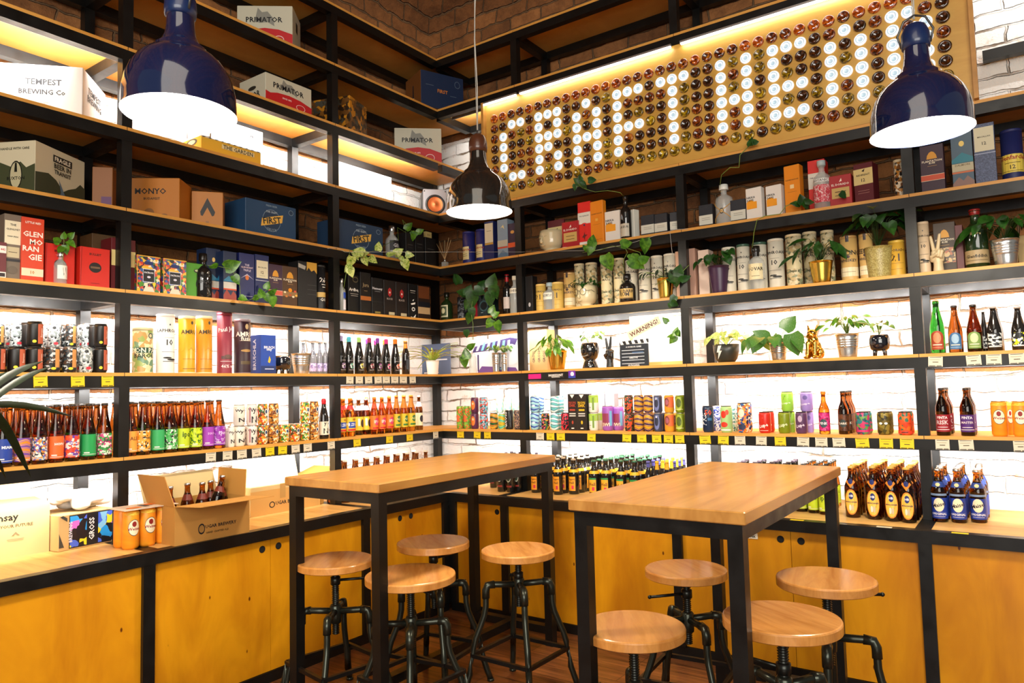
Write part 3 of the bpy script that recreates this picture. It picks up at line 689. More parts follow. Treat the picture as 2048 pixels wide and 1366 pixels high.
for k, (x0, x1, yt, key, des) in enumerate([(-4, 32, 811, 'blue', 'blue label with red stripes'), (34, 67, 810, 'stripe', 'orange and purple striped label'), (69, 102, 810, 'multi', 'crowded white doodle label'), (103, 134, 809, 'orange', 'plain orange label'), (135, 166, 808, 'redpurple', 'red and purple label'), (168, 199, 807, 'green', 'plain green label'), (200, 231, 806, 'pinkgreen', 'green and pink label')]):
    BO('L', 2, x0, x1, yt, .012, key, 'brown beer bottle with %s, %s from left in far-left bay' % (des, ORD[k]), back=3, backlab='brown beer bottles standing behind the ones with %s' % des)
for k, (x0, x1, yt, key, des) in enumerate([(254, 281, 803, 'orange2', 'pale orange text label'), (279, 308, 803, 'orangedoodle', 'orange doodle label'), (309, 336, 802, 'green2', 'pale green text label'), (333, 364, 802, 'greendoodle', 'green doodle label'), (359, 386, 801, 'lime', 'lime text label'), (385, 412, 801, 'limedoodle', 'lime doodle label'), (410, 435, 800, 'purple', 'light purple text label'), (432, 458, 799, 'purpledoodle', 'dark purple doodle label')]):
    BO('L', 2, x0, x1, yt, .012, key, 'amber beer bottle with %s, %s from left in middle bay' % (des, ORD[k]), back=2, bd=.075, backlab='amber beer bottles standing behind the ones with %s' % des)
# wynn cans and illustrated cans, middle bay
c_ill = pat('can_illustrated', ['E87A1A', 'F0C020', '2A6A3A', 'C83A20', 'F5E8D0', '5A3A20'], 110); c_ill2 = pat('can_illustrated_green', ['5AA02A', 'E8C020', '20603A', 'E85A20', 'F5F0D0'], 120); c_ill3 = pat('can_illustrated_brown', ['B8782A', 'E89A2A', '4A2A18', 'F0D8A0', '8A4A1A'], 110)
CK['wynn'] = ('E9E2D6', [('t', 'W', -.62, .72, .42, '1A1A1A'), ('t', 'y', -.05, .66, .26, '1A1A1A'), ('t', 'e', .55, .72, .2, '1A1A1A'), ('t', 'N', -.1, .28, .42, '1A1A1A'), ('r', .55, .3, .14, .02, '555555'), ('r', .55, .22, .14, .02, '555555')], 'C9CBCC')
CK['wynnred'] = ('E9DED6', CK['wynn'][1]+[('r', -.75, .5, .12, .7, 'B07A80')], 'C9CBCC')
for nme, mt_ in (('ill', c_ill), ('illg', c_ill2), ('illb', c_ill3)): CK[nme] = (mt_, [('o', .1, .62, .28, .26, 'F5F0E0'), ('o', .1, .62, .2, .18, '1A3A6A'), ('t', 'WOLF', .1, .28, .7, 'FFF4D8', .25)], 'C9CBCC')
xs = [(459, 474, 'wynn', 0), (473, 497, 'wynn', 1), (499, 521, 'wynnred', 1), (521, 542, 'ill', 1), (543, 564, 'illb', 1), (564, 584, 'illg', 0), (585, 606, 'ill', 0), (606, 625, 'illg', 1), (625, 643, 'illb', 1)]
for k, (x0, x1, key, up) in enumerate(xs):
    wt = 'white lettered can' if key.startswith('wynn') else 'colourful illustrated can'
    yb = 853-k*.9
    _, zt = CA('L', 2, x0, x1, yb, .02, key, '%s, %s from left in lower row of middle bay' % (wt, ORD[k]), back=1, backlab='%ss standing behind the lower row in middle bay' % wt)
    if up: CA('L', 2, x0, x1, 810-k*1.0, .02, key, '%s stacked on top, above the %s lower can of middle bay' % (wt, ORD[k]), z=zt+.0005)
bk('wynnb', 'belg', 'dark', [('t', 'y', -.3, .36, .22, '1A1A1A'), ('t', 'e', .35, .38, .18, '1A1A1A'), ('t', 'N', -.2, .2, .4, '1A1A1A')], 'B01020', band=(.10, .43, 'E6DDC8'), wax='C01828')
BO('L', 2, 644, 664, 797, .02, 'wynnb', 'dark beer bottle with red wax top and cream label beside the post')
bk('clearb', 'long', 'smoke', [], 'C9CBCC')
for k, (x0, x1) in enumerate([(604, 619), (621, 636), (637, 650)]): BO('L', 3, x0, x1, 686, .16, 'lilac', 'dark bottle with lilac label behind the steel bucket, %s from left' % ORD[k]) if 'lilac' in BK else None
# far-left bay, second shelf: coffee-dark cans in two layers
CK['blackor'] = (pat('can_black_orange', ['14100E', '14100E', '14100E'], 10), [('r', .45, .5, .42, .78, 'B8583A'), ('t', 'Espresso', .5, .55, .62, 'F0D8C8', PI/2), ('o', -.3, .2, .2, .12, 'E8D020')], '2A2A2A')
CK['silver1'] = (pat('can_grey_art', ['D8DCDC', 'B8C0C0', '2A2E30', 'E8ECEC', '8A9494'], 130), [('o', 0, .18, .3, .12, 'D83040')], 'C9CBCC')
CK['silver2'] = (pat('can_dark_art', ['1A1C1E', '2A3A40', 'C8CCCC', '1A1C1E', '5A4030'], 150), [('r', .2, .55, .25, .7, 'C88A4A'), ('o', -.2, .16, .25, .1, 'E8D020')], 'C9CBCC')
low = [(-14, 16, 'blackor'), (20, 57, 'blackor'), (58, 92, 'blackor'), (95, 128, 'silver2'), (130, 161, 'silver2'), (163, 192, 'silver1'), (193, 221, 'blackor')]
for k, (x0, x1, key) in enumerate(low):
    ds = 'black and orange can' if key == 'blackor' else 'dark grey art can'
    _, zt = CA('L', 3, x0, x1, 692+k*.4, .02, key, '%s, %s from left in bottom layer of far-left bay' % (ds, ORD[k]), back=2, backlab='cans standing behind the %ss in the bottom layer' % ds)
    key2, dd_ = (('blackor', .02) if k in (2, 6) else ('silver1' if k % 2 else 'silver2', .10))
    CA('L', 3, x0+(4 if dd_ > .05 else 0), x1-(3 if dd_ > .05 else 0), 641+k*1.2 if dd_ < .05 else 648, dd_, key2, '%s in the top layer, above the %s bottom can' % ('black and orange can' if key2 == 'blackor' else 'silver art can', ORD[k]), z=zt+.0005, back=1 if dd_ > .05 else 2, backlab='silver art cans in the back of the top layer')
# middle bay, second shelf: tall tubes
dp = pat('tube_pale_botanical', ['D8CFA0', 'E8E0B8', '9FB060', 'C8A060', 'E0D8A8', '6A9070'], 45)
TU('L', 3, 274, 317, 655, .03, dp, 'wide pale botanical tube with a green banner, leftmost of the tubes', [('r', 0, .5, .9, .12, '1F4A34'), ('t', 'DON PAPA', 0, .5, 1.4, 'F2EED8'), ('t', 'BAROKO', 0, .38, 1.1, '2F3A2A'), ('o', .25, .82, .2, .12, '2F3A4A'), ('o', .25, .82, .14, .08, 'D8CFA0')], 'D8CFA0')
LAPH = [('t', 'LAPHROAIG', 0, .72, 1.2, '1A1A1A'), ('t', '10', 0, .52, .3, '1A1A1A'), ('r', 0, .6, .5, .004, '333333'), ('r', 0, .36, .7, .005, '333333'), ('o', -.2, .26, .4, .03, '2A2A2A'), ('o', .25, .23, .5, .035, '222222'), ('r', 0, .2, .6, .01, '2A2A2A'), ('o', 0, .82, .06, .03, '2A2A2A')]
TU('L', 3, 321, 359, 628, .04, 'EDEBE4', 'tall white whisky tube with small black print, second of the tubes', LAPH, 'EDEBE4', key='laphw')
am = pat('tube_gold', ['F5EBC0', 'E8B830', 'D89A18'], 1.2, 'noise', (.1, .1, 5))
for k, (x0, x1) in enumerate([(365, 400), (400, 434)]):
    TU('L', 3, x0, x1, 632, .04, nm('tube_amber%d' % k, hx('E0A828' if k == 0 else 'D8942A'), .35), '%s golden whisky tube of the two standing side by side' % ('left' if k == 0 else 'right'), [('t', 'AMRUT', 0, .72, 1.0, '3A2A10'), ('o', .1, .88, .12, .06, '3A2A1A'), ('p', [(-.9, .38), (-.6, .43), (-.3, .4), (0, .45), (.3, .4), (.6, .44), (.9, .38)], 'A86A18'), ('r', 0, .25, .8, .006, '8A5A18'), ('r', 0, .08, .8, .01, '8A5A18')], 'F5EBC0', name='whisky_tube')
TU('L', 3, 442, 473, 625, .04, '8E3344', 'tall wine-red whisky tube with white script lettering', [('t', 'Paul John', 0, .72, 1.2, 'F5E8E8', .15), ('r', 0, .26, .8, .05, '5A3A3A'), ('o', 0, .28, .5, .06, '6A5048'), ('r', 0, .2, .9, .008, 'F0D8D8'), ('t', '46% vol', 0, .12, .8, 'F0D8D8')], '8E3344')
TU('L', 3, 477, 511, 638, .04, '2E1420', 'dark plum whisky tube with gold print, right of the wine-red tube', [('t', 'AMRUT', 0, .72, 1.15, 'F2E6D8'), ('t', 'fusion', .2, .64, .8, 'F2E6D8'), ('o', 0, .86, .18, .1, 'B89A70'), ('o', 0, .42, .6, .05, 'B08A50'), ('r', 0, .2, .6, .06, '5A4A30'), ('r', 0, .6, .7, .006, 'E0C8A0')], '8A7A80')
BX('L', 3, 522, 552, 670, .03, .11, '1C48A8', 'bright blue whisky box with white print and a yellow flame', [('r', 0, .1, 1, .2, '16306A'), ('t', 'BRUICH', .1, .68, .7, 'F5F8FF'), ('t', 'Islay', .1, .62, .35, 'F5F8FF'), ('p', [(-.1, .3), (.1, .46), (.3, .36), (.15, .27)], 'F0C030'), ('r', .1, .12, .6, .02, 'D8E0F8')], side=[('t', 'BRUICHLA', 0, .5, 1.5, 'E8EEFF', PI/2)])
M_blackpot = nm('black_glaze', (.006, .007, .012), .06, coat=1)
def kettle(run, lv, x0, x1, yt, d, label, plant=False):
    u, w_, h, r = fit(run, lv, x0, x1, yt, d); t = thing('footed_planter', label, 'planter', P(run, u, d+r, LV[lv]), RZ[run]); zb = h*.24
    MB().lathe([(0, zb), (r*.6, zb), (r*.88, zb+.1*h), (r, zb+.36*h), (r*.97, zb+.58*h), (r*.86, h), (r*.8, h), (r*.8, h*.85), (0, h*.84)], 28, cap=False).build('bowl', M_blackpot, t)
    for k in range(4):
        a = PI/4+PI/2*k; MB().tube([(r*.6*math.cos(a), r*.6*math.sin(a), zb+.08*h), (r*.68*math.cos(a), r*.68*math.sin(a), 0)], [r*.17, r*.12], 10).build('leg', M_blackpot, t)
    return t, r, h
kettle('L', 3, 557, 594, 711, .06, 'small glossy black planter on stubby legs beside the steel bucket')
M_zinc = nm('zinc', (.62, .64, .64), .25, .9); M_gold = nm('brass_pot', (.75, .48, .08), .22, 1.0)
u, w_, h, r = fit('L', 3, 595, 636, 707, .05); t = thing('metal_bucket', 'ribbed zinc bucket on the second shelf of the left middle bay', 'bucket', P('L', u, .05+r, LV[3]), RZ['L']); pot_b(t, r, h, M_zinc, taper=.72, rings=1, soil=False)
L_lil = pat('label_lilac', ['B8A8D0', 'D8D0E8', '8A78B0'], 120)
bk('lilac', 'long', 'smoke', [], '2A2A2A', band=(.10, .36, L_lil))
for k, (x0, x1) in enumerate([(604, 619), (623, 638), (637, 650), (649, 661)]): BO('L', 3, x0, x1, 685, .17, 'lilac', 'slim dark bottle with lilac label, %s from left behind the zinc bucket' % ORD[k])
# corner bay, left wall: wax-capped dark bottles
for k, (x0, x1, yt, wax, ac, nme) in enumerate([(679, 697, 671, '9A90C0', '8A6A9A', 'lavender'), (695, 714, 673, '3FB0C8', '6AB09A', 'teal'), (715, 734, 674, '9FD070', 'C8C83A', 'light green'), (736, 754, 675, '9A1F5A', '9A3A4A', 'dark magenta'), (753, 769, 676, '7A2A9A', '8A3A8A', 'violet'), (770, 787, 678, 'C8207A', 'D83A80', 'pink'), (788, 806, 678, 'E8801A', 'D8601A', 'orange')]):
    key = 'wax%d' % k; bk(key, 'cone', 'dark', [('o', .1, .22, .55, .16, pat('art_'+nme.replace(' ', '_'), [ac, '1A1416', ac, 'E8D8D8'], 160)), ('r', 0, .36, .8, .004, 'E8E0E0'), ('r', 0, .11, .6, .008, 'C8C0C0')], wax, wax=wax)
    BO('L', 3, x0, x1, yt, .02, key, 'black bottle with %s wax cap on the second shelf of the left corner bay' % nme, back=1, bd=.09, backlab='dark bottles behind the %s wax-capped bottle' % nme)
bk('orneck', 'beer', 'dark', [('r', 0, .3, .5, .3, '3A4048')], 'E8901A', neck=(.78, .93, 'E8901A'))
BO('L', 3, 809, 825, 682, .03, 'orneck', 'slim black bottle with an orange paper neck, last of its row')
# corner bay first shelf: amber bottles with bright labels
bk('yb', 'beer', 'amber', [('r', 0, .30, .8, .16, '2048A8'), ('t', 'PILSNER', 0, .31, 1.3, 'FFFFFF'), ('r', 0, .17, .9, .05, 'D02A20'), ('o', .1, .44, .3, .06, 'B87A20')], 'C8862A', band=(.13, .50, 'EBC43A'), neck=(.70, .80, 'C82A20'))
bk('yw', 'beer', 'dkamber', [('o', .2, .32, .4, .22, '2A2A30'), ('r', -.5, .35, .2, .2, 'F5F0E0')], 'C9CBCC', band=(.13, .50, 'EBC43A'), neck=(.68, .80, 'E8E8F0'))
bk('or', 'beer', 'amber', [('o', 0, .34, .55, .2, 'D8306A'), ('t', 'IPA', 0, .34, .6, 'FFE8D0'), ('r', 0, .17, .9, .04, 'C81A18')], 'C8862A', band=(.13, .50, 'EE7A2A'), neck=(.70, .82, 'D84A20'))
bk('gy', 'beer', 'amber', [('o', 0, .36, .5, .18, '2F6A3A'), ('t', 'ALE', 0, .36, .6, 'F0E8A0'), ('r', 0, .2, .8, .05, '3A7A30')], 'D8A02A', band=(.13, .50, 'E0C030'), neck=(.66, .92, 'C87A20'))
row = [(680, 698, 797, 'yb', .03), (697, 718, 796, 'yb', .03), (714, 733, 797, 'yw', .08), (729, 747, 797, 'yw', .08), (746, 762, 794, 'or', .03), (761, 777, 794, 'or', .03), (776, 793, 793, 'or', .03), (791, 806, 791, 'gy', .03), (806, 821, 791, 'gy', .03), (820, 837, 790, 'gy', .03), (836, 851, 791, 'gyl', .07)]
bk('gyl', 'beer', 'dkamber', [('o', 0, .33, .5, .2, '2A2A3A')], 'D8D0C0', band=(.13, .50, 'EDE6C0'), neck=(.68, .82, 'F0E8F0'))
dsn = {'yb': 'yellow and blue label', 'yw': 'yellow and white label', 'or': 'orange and pink label', 'gy': 'green and yellow label', 'gyl': 'cream label'}
for k, (x0, x1, yt, key, d) in enumerate(row):
    BO('L', 2, x0, x1, yt, d, key, 'amber bottle with %s, %s in the left corner bay row' % (dsn[key], ORD[k]), back=1, backlab='amber bottles in the second row behind the %s ones' % dsn[key].split(' label')[0])
# corner bay counter: caps over the table edge
bk('plain', 'beer', 'dkamber', [('r', 0, .3, .7, .2, 'D8C8A0')], 'D8D0C0')
for k in range(9):
    u = .86-.088*k
    for j, d in enumerate((.02, .10)):
        inst('boplain', bottle_b('beer', 'dkamber', BK['plain'][2], 'D8D0C0'), 'L', u+.03*j, d, 'C', .0295, .245, 'amber bottles on the left corner counter, only tops showing over the table', 'bottle', 'beer_bottle', 'amber bottles behind the left table')
# ---------------------------------------------------------------- right wall, first shelf (cans)
CA_ = lambda *a, **k: CA('R', 2, *a, **k)
def ck(key, col, spec=(), lid='C9CBCC'): CK[key] = (col, list(spec), lid)
ck('grnor', pat('can_green_orange', ['6FA03A', '8ABF4A', '5A8A2A', 'F0602A'], 100), [('r', 0, .45, .35, .3, 'E86A3A')])
ck('portrait', '5A2A4A', [('o', .1, .5, .45, .6, 'E8782A'), ('o', .1, .6, .2, .16, 'F5D0A0')], '2A2A30'); ck('bluefl', pat('can_blue_flowers', ['7AB8D0', '9AD0E0', '2A5A6A', 'E8503A'], 130), (), '2A2A30')
ck('zig', pat('can_diagonal', ['1F5A2A', 'F0702A', '2A7A3A', 'E8A030'], 9, 'wave', (1, 1, 1)), (), '2A2A30'); ck('zig2', pat('can_diagonal_yellow', ['F0B020', '3AA050', 'F5D040', '50B8A0'], 9, 'wave')); ck('pale', pat('can_pale', ['F0F4F0', 'A0D8D0', 'F5E8A0', 'D8ECE8'], 60))
ck('gross', '17191B', [('t', 'GROSS', -.35, .5, 1.5, 'F2F2F2', PI/2), ('p', [(.3, .1), (.7, .4), (.4, .9), (.9, .8), (.8, .1)], '4A5054')]); ck('mesh', pat('can_zigzag', ['3A2A2A', 'C8A080', '2A3A4A', '8A6A5A'], 190))
bkl = 'pale cans standing behind the first row in the right corner bay'
for x0, x1, key, l in [(909, 922, 'grnor', 'left green can with orange panel of the pair nearest the corner'), (923, 936, 'grnor', 'right green can with orange panel of the pair nearest the corner')]: CA_(x0, x1, 812, .03, key, l, back=1, backlab=bkl)
_, z = CA_(937, 953, 826, .03, 'portrait', 'lower purple can with an orange portrait in the right corner bay'); CA_(937, 953, 795, .03, 'portrait', 'upper purple can with an orange portrait in the right corner bay', z=z+.0005)
_, z = CA_(954, 971, 826, .03, 'bluefl', 'lower light blue flowered can in the right corner bay'); CA_(954, 971, 795, .03, 'bluefl', 'upper light blue flowered can in the right corner bay', z=z+.0005)
_, z = CA_(975, 991, 826, .03, 'zig', 'green can with orange diagonals, right of the flowered cans'); _, z = CA_(992, 1007, 827, .03, 'zig2', 'yellow can with green diagonals beside the black lettered can')
for k, (x0, x1) in enumerate([(988, 1003), (1004, 1020), (1021, 1036)]):
    _, z2 = CA_(x0, x1, 826, .12, 'pale', 'pale can in the back row, lower %s of three' % ORD[k]); CA_(x0, x1, 794, .12, 'pale', 'pale can in the back row, upper %s of three' % ORD[k], z=z2+.0005)
CA_(1005, 1022, 820, .03, 'gross', 'tall black can with white vertical lettering in the corner bay'); CA_(1023, 1039, 820, .03, 'mesh', 'tall brown zigzag can beside the corner bay post')
ck('sea', pat('can_sea', ['2A4AA8', '6AC0D0', 'F0F4F8', '3A6AC0', 'A0E0E0'], 14, 'wave'), [('o', .2, .4, .3, .12, 'F5F8F8')]); ck('teal', pat('can_teal_waves', ['6AC8C8', '3A2A6A', 'A0E0E0', 'E8F4F4'], 12, 'wave')); ck('blackfr', pat('can_black_fruit', ['14181A', '14181A', 'F0A020', 'E05A80', '3A6A40'], 110), (), '2A2A2A'); ck('blackred', pat('can_black_berries', ['D82A40', '1A1A1C', 'E83A50', '1A1A1C'], 95), (), '2A2A2A')
_, z = CA_(1056, 1074, 825, .03, 'sea', 'lower blue sea-pattern can at the left end of the second right bay', back=1, backlab='blue sea-pattern cans in the rear of the second right bay'); CA_(1056, 1074, 792, .03, 'sea', 'upper blue sea-pattern can at the left end of the second right bay', z=z+.0005, back=1, backlab='blue sea-pattern cans in the rear of the second right bay')
CA_(1078, 1095, 827, .03, 'blackfr', 'black can with orange fruit in the second right bay'); _, z = CA_(1096, 1114, 825, .03, 'teal', 'lower teal wave can in the second right bay', back=1, backlab='teal wave cans in the rear'); CA_(1096, 1114, 792, .03, 'teal', 'upper teal wave can in the second right bay', z=z+.0005, back=1, backlab='teal wave cans in the rear')
CA_(1117, 1136, 826, .03, 'blackred', 'black can covered in red berries in the second right bay')
for k, (x0, x1) in enumerate([(1136, 1154), (1154, 1173)]):
    c2 = ['A8402A', 'D8B020'][k]
    BX('R', 2, x0, x1, 788, .03, .07, '17110F', '%s tall black beer box with %s print' % (['left', 'right'][k], ['red', 'yellow'][k]), [('p', [(-.5, .98), (.5, .98), (0, .88)], 'F5F0E0'), ('t', 'NON', 0, .76, .75, c2), ('t', 'SMK', 0, .68, .75, c2), ('r', 0, .56, .6, .05, c2), ('r', 0, .46, .7, .03, 'D8D0C8'), ('r', 0, .40, .7, .03, 'D8D0C8'), ('o', 0, .22, .2, .1, c2), ('r', 0, .06, .3, .03, 'E8E0D8')], name='beer_box')
ck('grwh', 'E6E8DC', [('r', 0, .75, 1.3, .4, '9AC03A'), ('r', .3, .5, .15, .7, '6A8A2A'), ('r', -.4, .3, .35, .02, '555555')]); ck('pur', '9A5AB8', [('r', -.1, .45, .55, .5, '8A3050'), ('r', .8, .5, .2, .6, '7AB8E0'), ('t', 'KIWI', -.1, .25, .7, 'F5E0C0')])
_, z = CA_(1173, 1193, 826, .03, 'grwh', 'lower green and white can beside the black boxes', back=1, backlab='green and white cans behind the front one'); CA_(1173, 1193, 789, .03, 'grwh', 'upper green and white can beside the black boxes', z=z+.0005)
CA_(1199, 1222, 812, .03, 'pur', 'left large purple can in the second right bay'); CA_(1220, 1243, 813, .07, 'pur', 'right large purple can in the second right bay')
for k, (x0, x1) in enumerate([(1192, 1201), (1201, 1210), (1211, 1220), (1220, 1229)]): BX('R', 2, x0, x1, 787, .22, .06, '8E8A92', 'grey narrow beer box in the rear, %s of four' % ORD[k], [('r', 0, .9, .5, .01, '55555A')], name='beer_box')
ck('tropic', pat('can_tropic', ['2A3A30', 'E8642A', '2F5A3A', '14201C', 'D84A30'], 110), (), '4A4A4A'); ck('gpw', pat('can_gold_purple_wave', ['E8A81A', '4A2A6A', 'F0B820', '3A2058'], 12, 'wave'), (), 'A87A30')
ck('arch1', '3A4058', [('o', 0, .5, .55, .8, '6A74A8'), ('o', 0, .55, .38, .5, '252A40'), ('o', 0, .78, .12, .1, 'E8E0E0')]); ck('arch2', 'E8A030', [('r', .6, .6, .6, .6, 'E86A3A'), ('o', -.1, .6, .45, .5, '7A3A30'), ('o', -.1, .6, .3, .3, 'A85A6A')]); ck('arch3', '7A8A1A', [('o', 0, .5, .6, .8, 'A0B030'), ('o', 0, .55, .42, .5, '4A5A18'), ('r', 0, .2, .7, .03, 'E8E0A0')])
cn = {'tropic': 'dark tropical', 'gpw': 'gold and purple wave', 'arch1': 'slate blue arch', 'arch2': 'orange arch', 'arch3': 'olive green arch'}
for k, (x0, x1, key) in enumerate([(1245, 1263, 'tropic'), (1264, 1284, 'gpw'), (1284, 1303, 'gpw'), (1304, 1322, 'arch1'), (1325, 1345, 'arch2'), (1347, 1368, 'arch3')]):
    _, z = CA_(x0, x1, 826, .02, key, 'lower %s can, %s column of the two-layer stack' % (cn[key], ORD[k]), back=1, backlab='cans behind the lower %s cans' % cn[key]); CA_(x0, x1, 790, .02, key, 'upper %s can, %s column of the two-layer stack' % (cn[key], ORD[k]), z=z+.0005)
# third bay
ck('navy', '1A2E4A', [('t', 'PKS', -.4, .5, .9, 'F2F4F8', PI/2), ('t', '50', .3, .75, .5, 'D8502A'), ('r', .5, .5, .3, .1, '2A6A9A')], '1F2226'); ck('navy2', pat('can_blue_print', ['2A4AC8', 'D8E0F8', '1A2A80', 'F0F4FF'], 140), (), 'C9CBCC')
ck('straw', 'A8D08A', [('o', -.15, .68, .4, .28, 'D8301A'), ('o', .35, .76, .25, .2, 'E8503A'), ('o', -.1, .3, .5, .2, 'D8301A'), ('r', 0, .1, .8, .05, 'F2F2E8')], '1F2226'); ck('pond', pat('can_white_green', ['E8F4F0', 'A0E0D0', 'F8FCFA', '4A8A8A'], 110))
ck('clown', pat('can_orange_blue_faces', ['E8642A', '1F2A4A', 'F5E6D0', '2A5AA0', 'F0A03A'], 95), [('o', 0, .66, .45, .28, 'F5DCC8'), ('o', 0, .2, .6, .2, '1F2A4A')], '1F2226')
ck('red', 'C8281C', [('p', [(-.5, .4), (-.1, .75), (.4, .45)], 'E86A5A'), ('t', 'Lupe', 0, .34, .62, 'F8F0E8', .25), ('r', 0, .12, .6, .02, 'F0D0C8')], '201C1A'); ck('olive', '7A8A1A', [('p', [(-.5, .55), (-.1, .8), (.4, .6)], '3A4A10'), ('t', 'Lupe', 0, .38, .62, 'E8ECC0', .25)], '201C1A'); ck('plum', '5A3A5E', [('o', 0, .68, .3, .3, 'B8A0B8'), ('t', 'Lupe', 0, .36, .62, 'E8D8E8', .25)], '201C1A')
ck('limeg', '9AD04A', [('p', [(-.4, .6), (-.1, .82), (.4, .62)], '6AA028'), ('t', 'Lupe', 0, .42, .62, 'F0F8E0', .25)], '201C1A'); ck('lilacc', 'A088D0', [('o', 0, .7, .3, .22, '6A5AA0'), ('t', 'Lupe', 0, .38, .62, 'F0E8F8', .25)], '201C1A')
CA_(1401, 1424, 812, .02, 'navy', 'navy can with white vertical lettering, leftmost in the third right bay'); CA_(1422, 1438, 812, .12, 'navy2', 'blue and white can behind the navy can', back=1, backlab='blue and white cans in the rear of the third bay')
CA_(1437, 1461, 812, .02, 'straw', 'green can with red strawberries in the third right bay'); CA_(1458, 1471, 811, .12, 'pond', 'white and mint can behind the strawberry can', back=1, backlab='white and mint cans in the rear')
CA_(1471, 1494, 806, .02, 'clown', 'tall orange and blue illustrated can in the third right bay', back=1, bd=.07 if False else None) if False else CA_(1471, 1494, 806, .02, 'clown', 'tall orange and blue illustrated can in the third right bay', back=1, backlab='tall orange illustrated cans in the rear')
CA_(1514, 1539, 824, .02, 'red', 'short red can in the third right bay', back=1, backlab='short red cans in the rear')
_, z = CA_(1553, 1578, 824, .02, 'olive', 'short olive can under the lime green can'); _, z2 = CA_(1576, 1589, 823, .10, 'limeg', 'short lime can standing behind the olive can'); CA_(1560, 1585, 783, .045, 'limeg', 'short lime green can on top of the olive can', z=z+.0005)
_, z = CA_(1588, 1612, 824, .02, 'plum', 'short plum can under the lilac can'); CA_(1611, 1626, 823, .10, 'lilacc', 'short lilac can standing behind the plum can'); CA_(1598, 1624, 783, .045, 'lilacc', 'short lilac can on top of the plum can', z=z+.0005)
bk('magenta', 'long', 'amber', [('o', 0, .25, .55, .2, '2A4A50'), ('t', 'PINK', 0, .25, .6, 'F0E0E8')], 'C87A20', band=(.08, .5, pat('label_magenta', ['C82070', '8A1A4A', 'C82070', 'D84A90'], 140)))
bk('brownl', 'long', 'dkamber', [('o', 0, .25, .5, .18, '2A3A3A'), ('t', 'DARK', 0, .25, .6, 'E0D0C0')], '1A1A1A', band=(.08, .46, pat('label_brown', ['5A3018', '6A3A1A', '3A2010'], 120)))
BO('R', 2, 1634, 1657, 783, .02, 'magenta', 'single amber bottle with a magenta label in the third right bay'); BO('R', 2, 1673, 1696, 782, .02, 'brownl', 'front dark bottle with brown label in the third right bay', back=3, bd=.06, backlab='dark bottles in line behind the brown-label bottle')
ck('teals', pat('can_teal_pink', ['2A7A80', 'C83A6A', '1F4A5A', '6A9A4A'], 70), [('r', 0, .16, 1.2, .1, 'C8286A')], '201C1A'); ck('masks', pat('can_olive_masks', ['4A4418', '6A5A20', '2A2610', '8A7A30'], 60), [('o', -.3, .5, .2, .1, 'F0F0E8'), ('o', .3, .5, .2, .1, 'F0F0E8')], '201C1A'); ck('parrot', pat('can_orange_parrots', ['E8502A', 'D8401A', '2A6A50', 'F0702A'], 70), [('r', 0, .12, 1.2, .12, 'E8402A'), ('r', 0, .12, .4, .05, '5A2010')], '201C1A')
for x0, x1, key, l in [(1709, 1738, 'teals', 'teal and pink'), (1752, 1781, 'masks', 'olive with white eyes'), (1794, 1823, 'parrot', 'orange parrot')]: CA_(x0, x1, 824, .02, key, 'wide short can, %s, in the third right bay' % l, back=1, backlab='wide short cans behind the %s one' % l)
# far-right bay
for x0, x1, c, l, b_ in [(1869, 1898, '9A1F28', 'red', 'RISK'), (1918, 1948, '4A2070', 'purple', 'MASTER')]:
    bk('pinta'+l, 'beer', 'dkamber', [('t', 'PINTA', 0, .38, .62, 'F5F0F0'), ('t', b_, 0, .28, .7, 'E0D0D0'), ('r', 0, .18, .6, .012, 'F0E0E0'), ('r', 0, .13, .8, .012, 'F0E0E0')], '1A1512', band=(.085, .44, c))
    BO('R', 2, x0, x1, 776, .02, 'pinta'+l, 'front dark bottle with %s label on the far-right first shelf' % l, back=3, bd=.058, backlab='dark bottles in line behind the front %s-label bottle' % l)
WEI = [('o', 0, .55, .6, .42, '2A2A3A'), ('o', 0, .55, .56, .39, 'F2E8C8'), ('o', 0, .64, .22, .14, '8A2020'), ('t', 'Weizen', 0, .52, .62, '9A1A20'), ('o', 0, .9, 1.0, .08, 'E8C040')]
ck('weiz', pat('can_orange_gold', ['E8821A', 'F09A20', 'E8721A'], .9, 'noise', (1, 1, 6)), WEI)
for x0, x1, d, l in [(1981, 2015, .02, 'left'), (2012, 2030, .13, 'rear'), (2024, 2058, .02, 'right')]: CA_(x0, x1, 802, d, 'weiz', '%s tall golden-orange can with a crest on the far-right first shelf' % l)
# ---------------------------------------------------------------- dark shelf (third), left wall
red, cream = 'C8281C', 'E8DFC0'
BX('L', 4, 8, 43, 429, .04, .09, '75685A', 'taupe whisky box with cream labels, left of the tall red box', [('r', 0, .72, .95, .36, cream), ('t', 'THE', 0, .84, .35, '2A241E'), ('t', 'GLENLIVET', 0, .77, 1.55/2, '2A241E'), ('t', 'NADURRA', 0, .66, .62, '3A322A'), ('r', 0, .42, .75, .16, 'C8BC98'), ('r', 0, .42, .5, .01, '5A5040'), ('r', 0, .30, .95, .04, '2A2A30'), ('o', 0, .15, .6, .12, '655A4E')])
BX('L', 4, -20, 13, 483, .03, .08, '6A2A30', 'small dark red box with white labels at the left frame edge', [('r', .4, .8, .55, .2, 'EDE8E0'), ('t', '442', .55, .8, .3, 'C02030'), ('r', .4, .1, .55, .16, 'EDE8E0'), ('r', .4, .1, .45, .1, '2A1A20')])
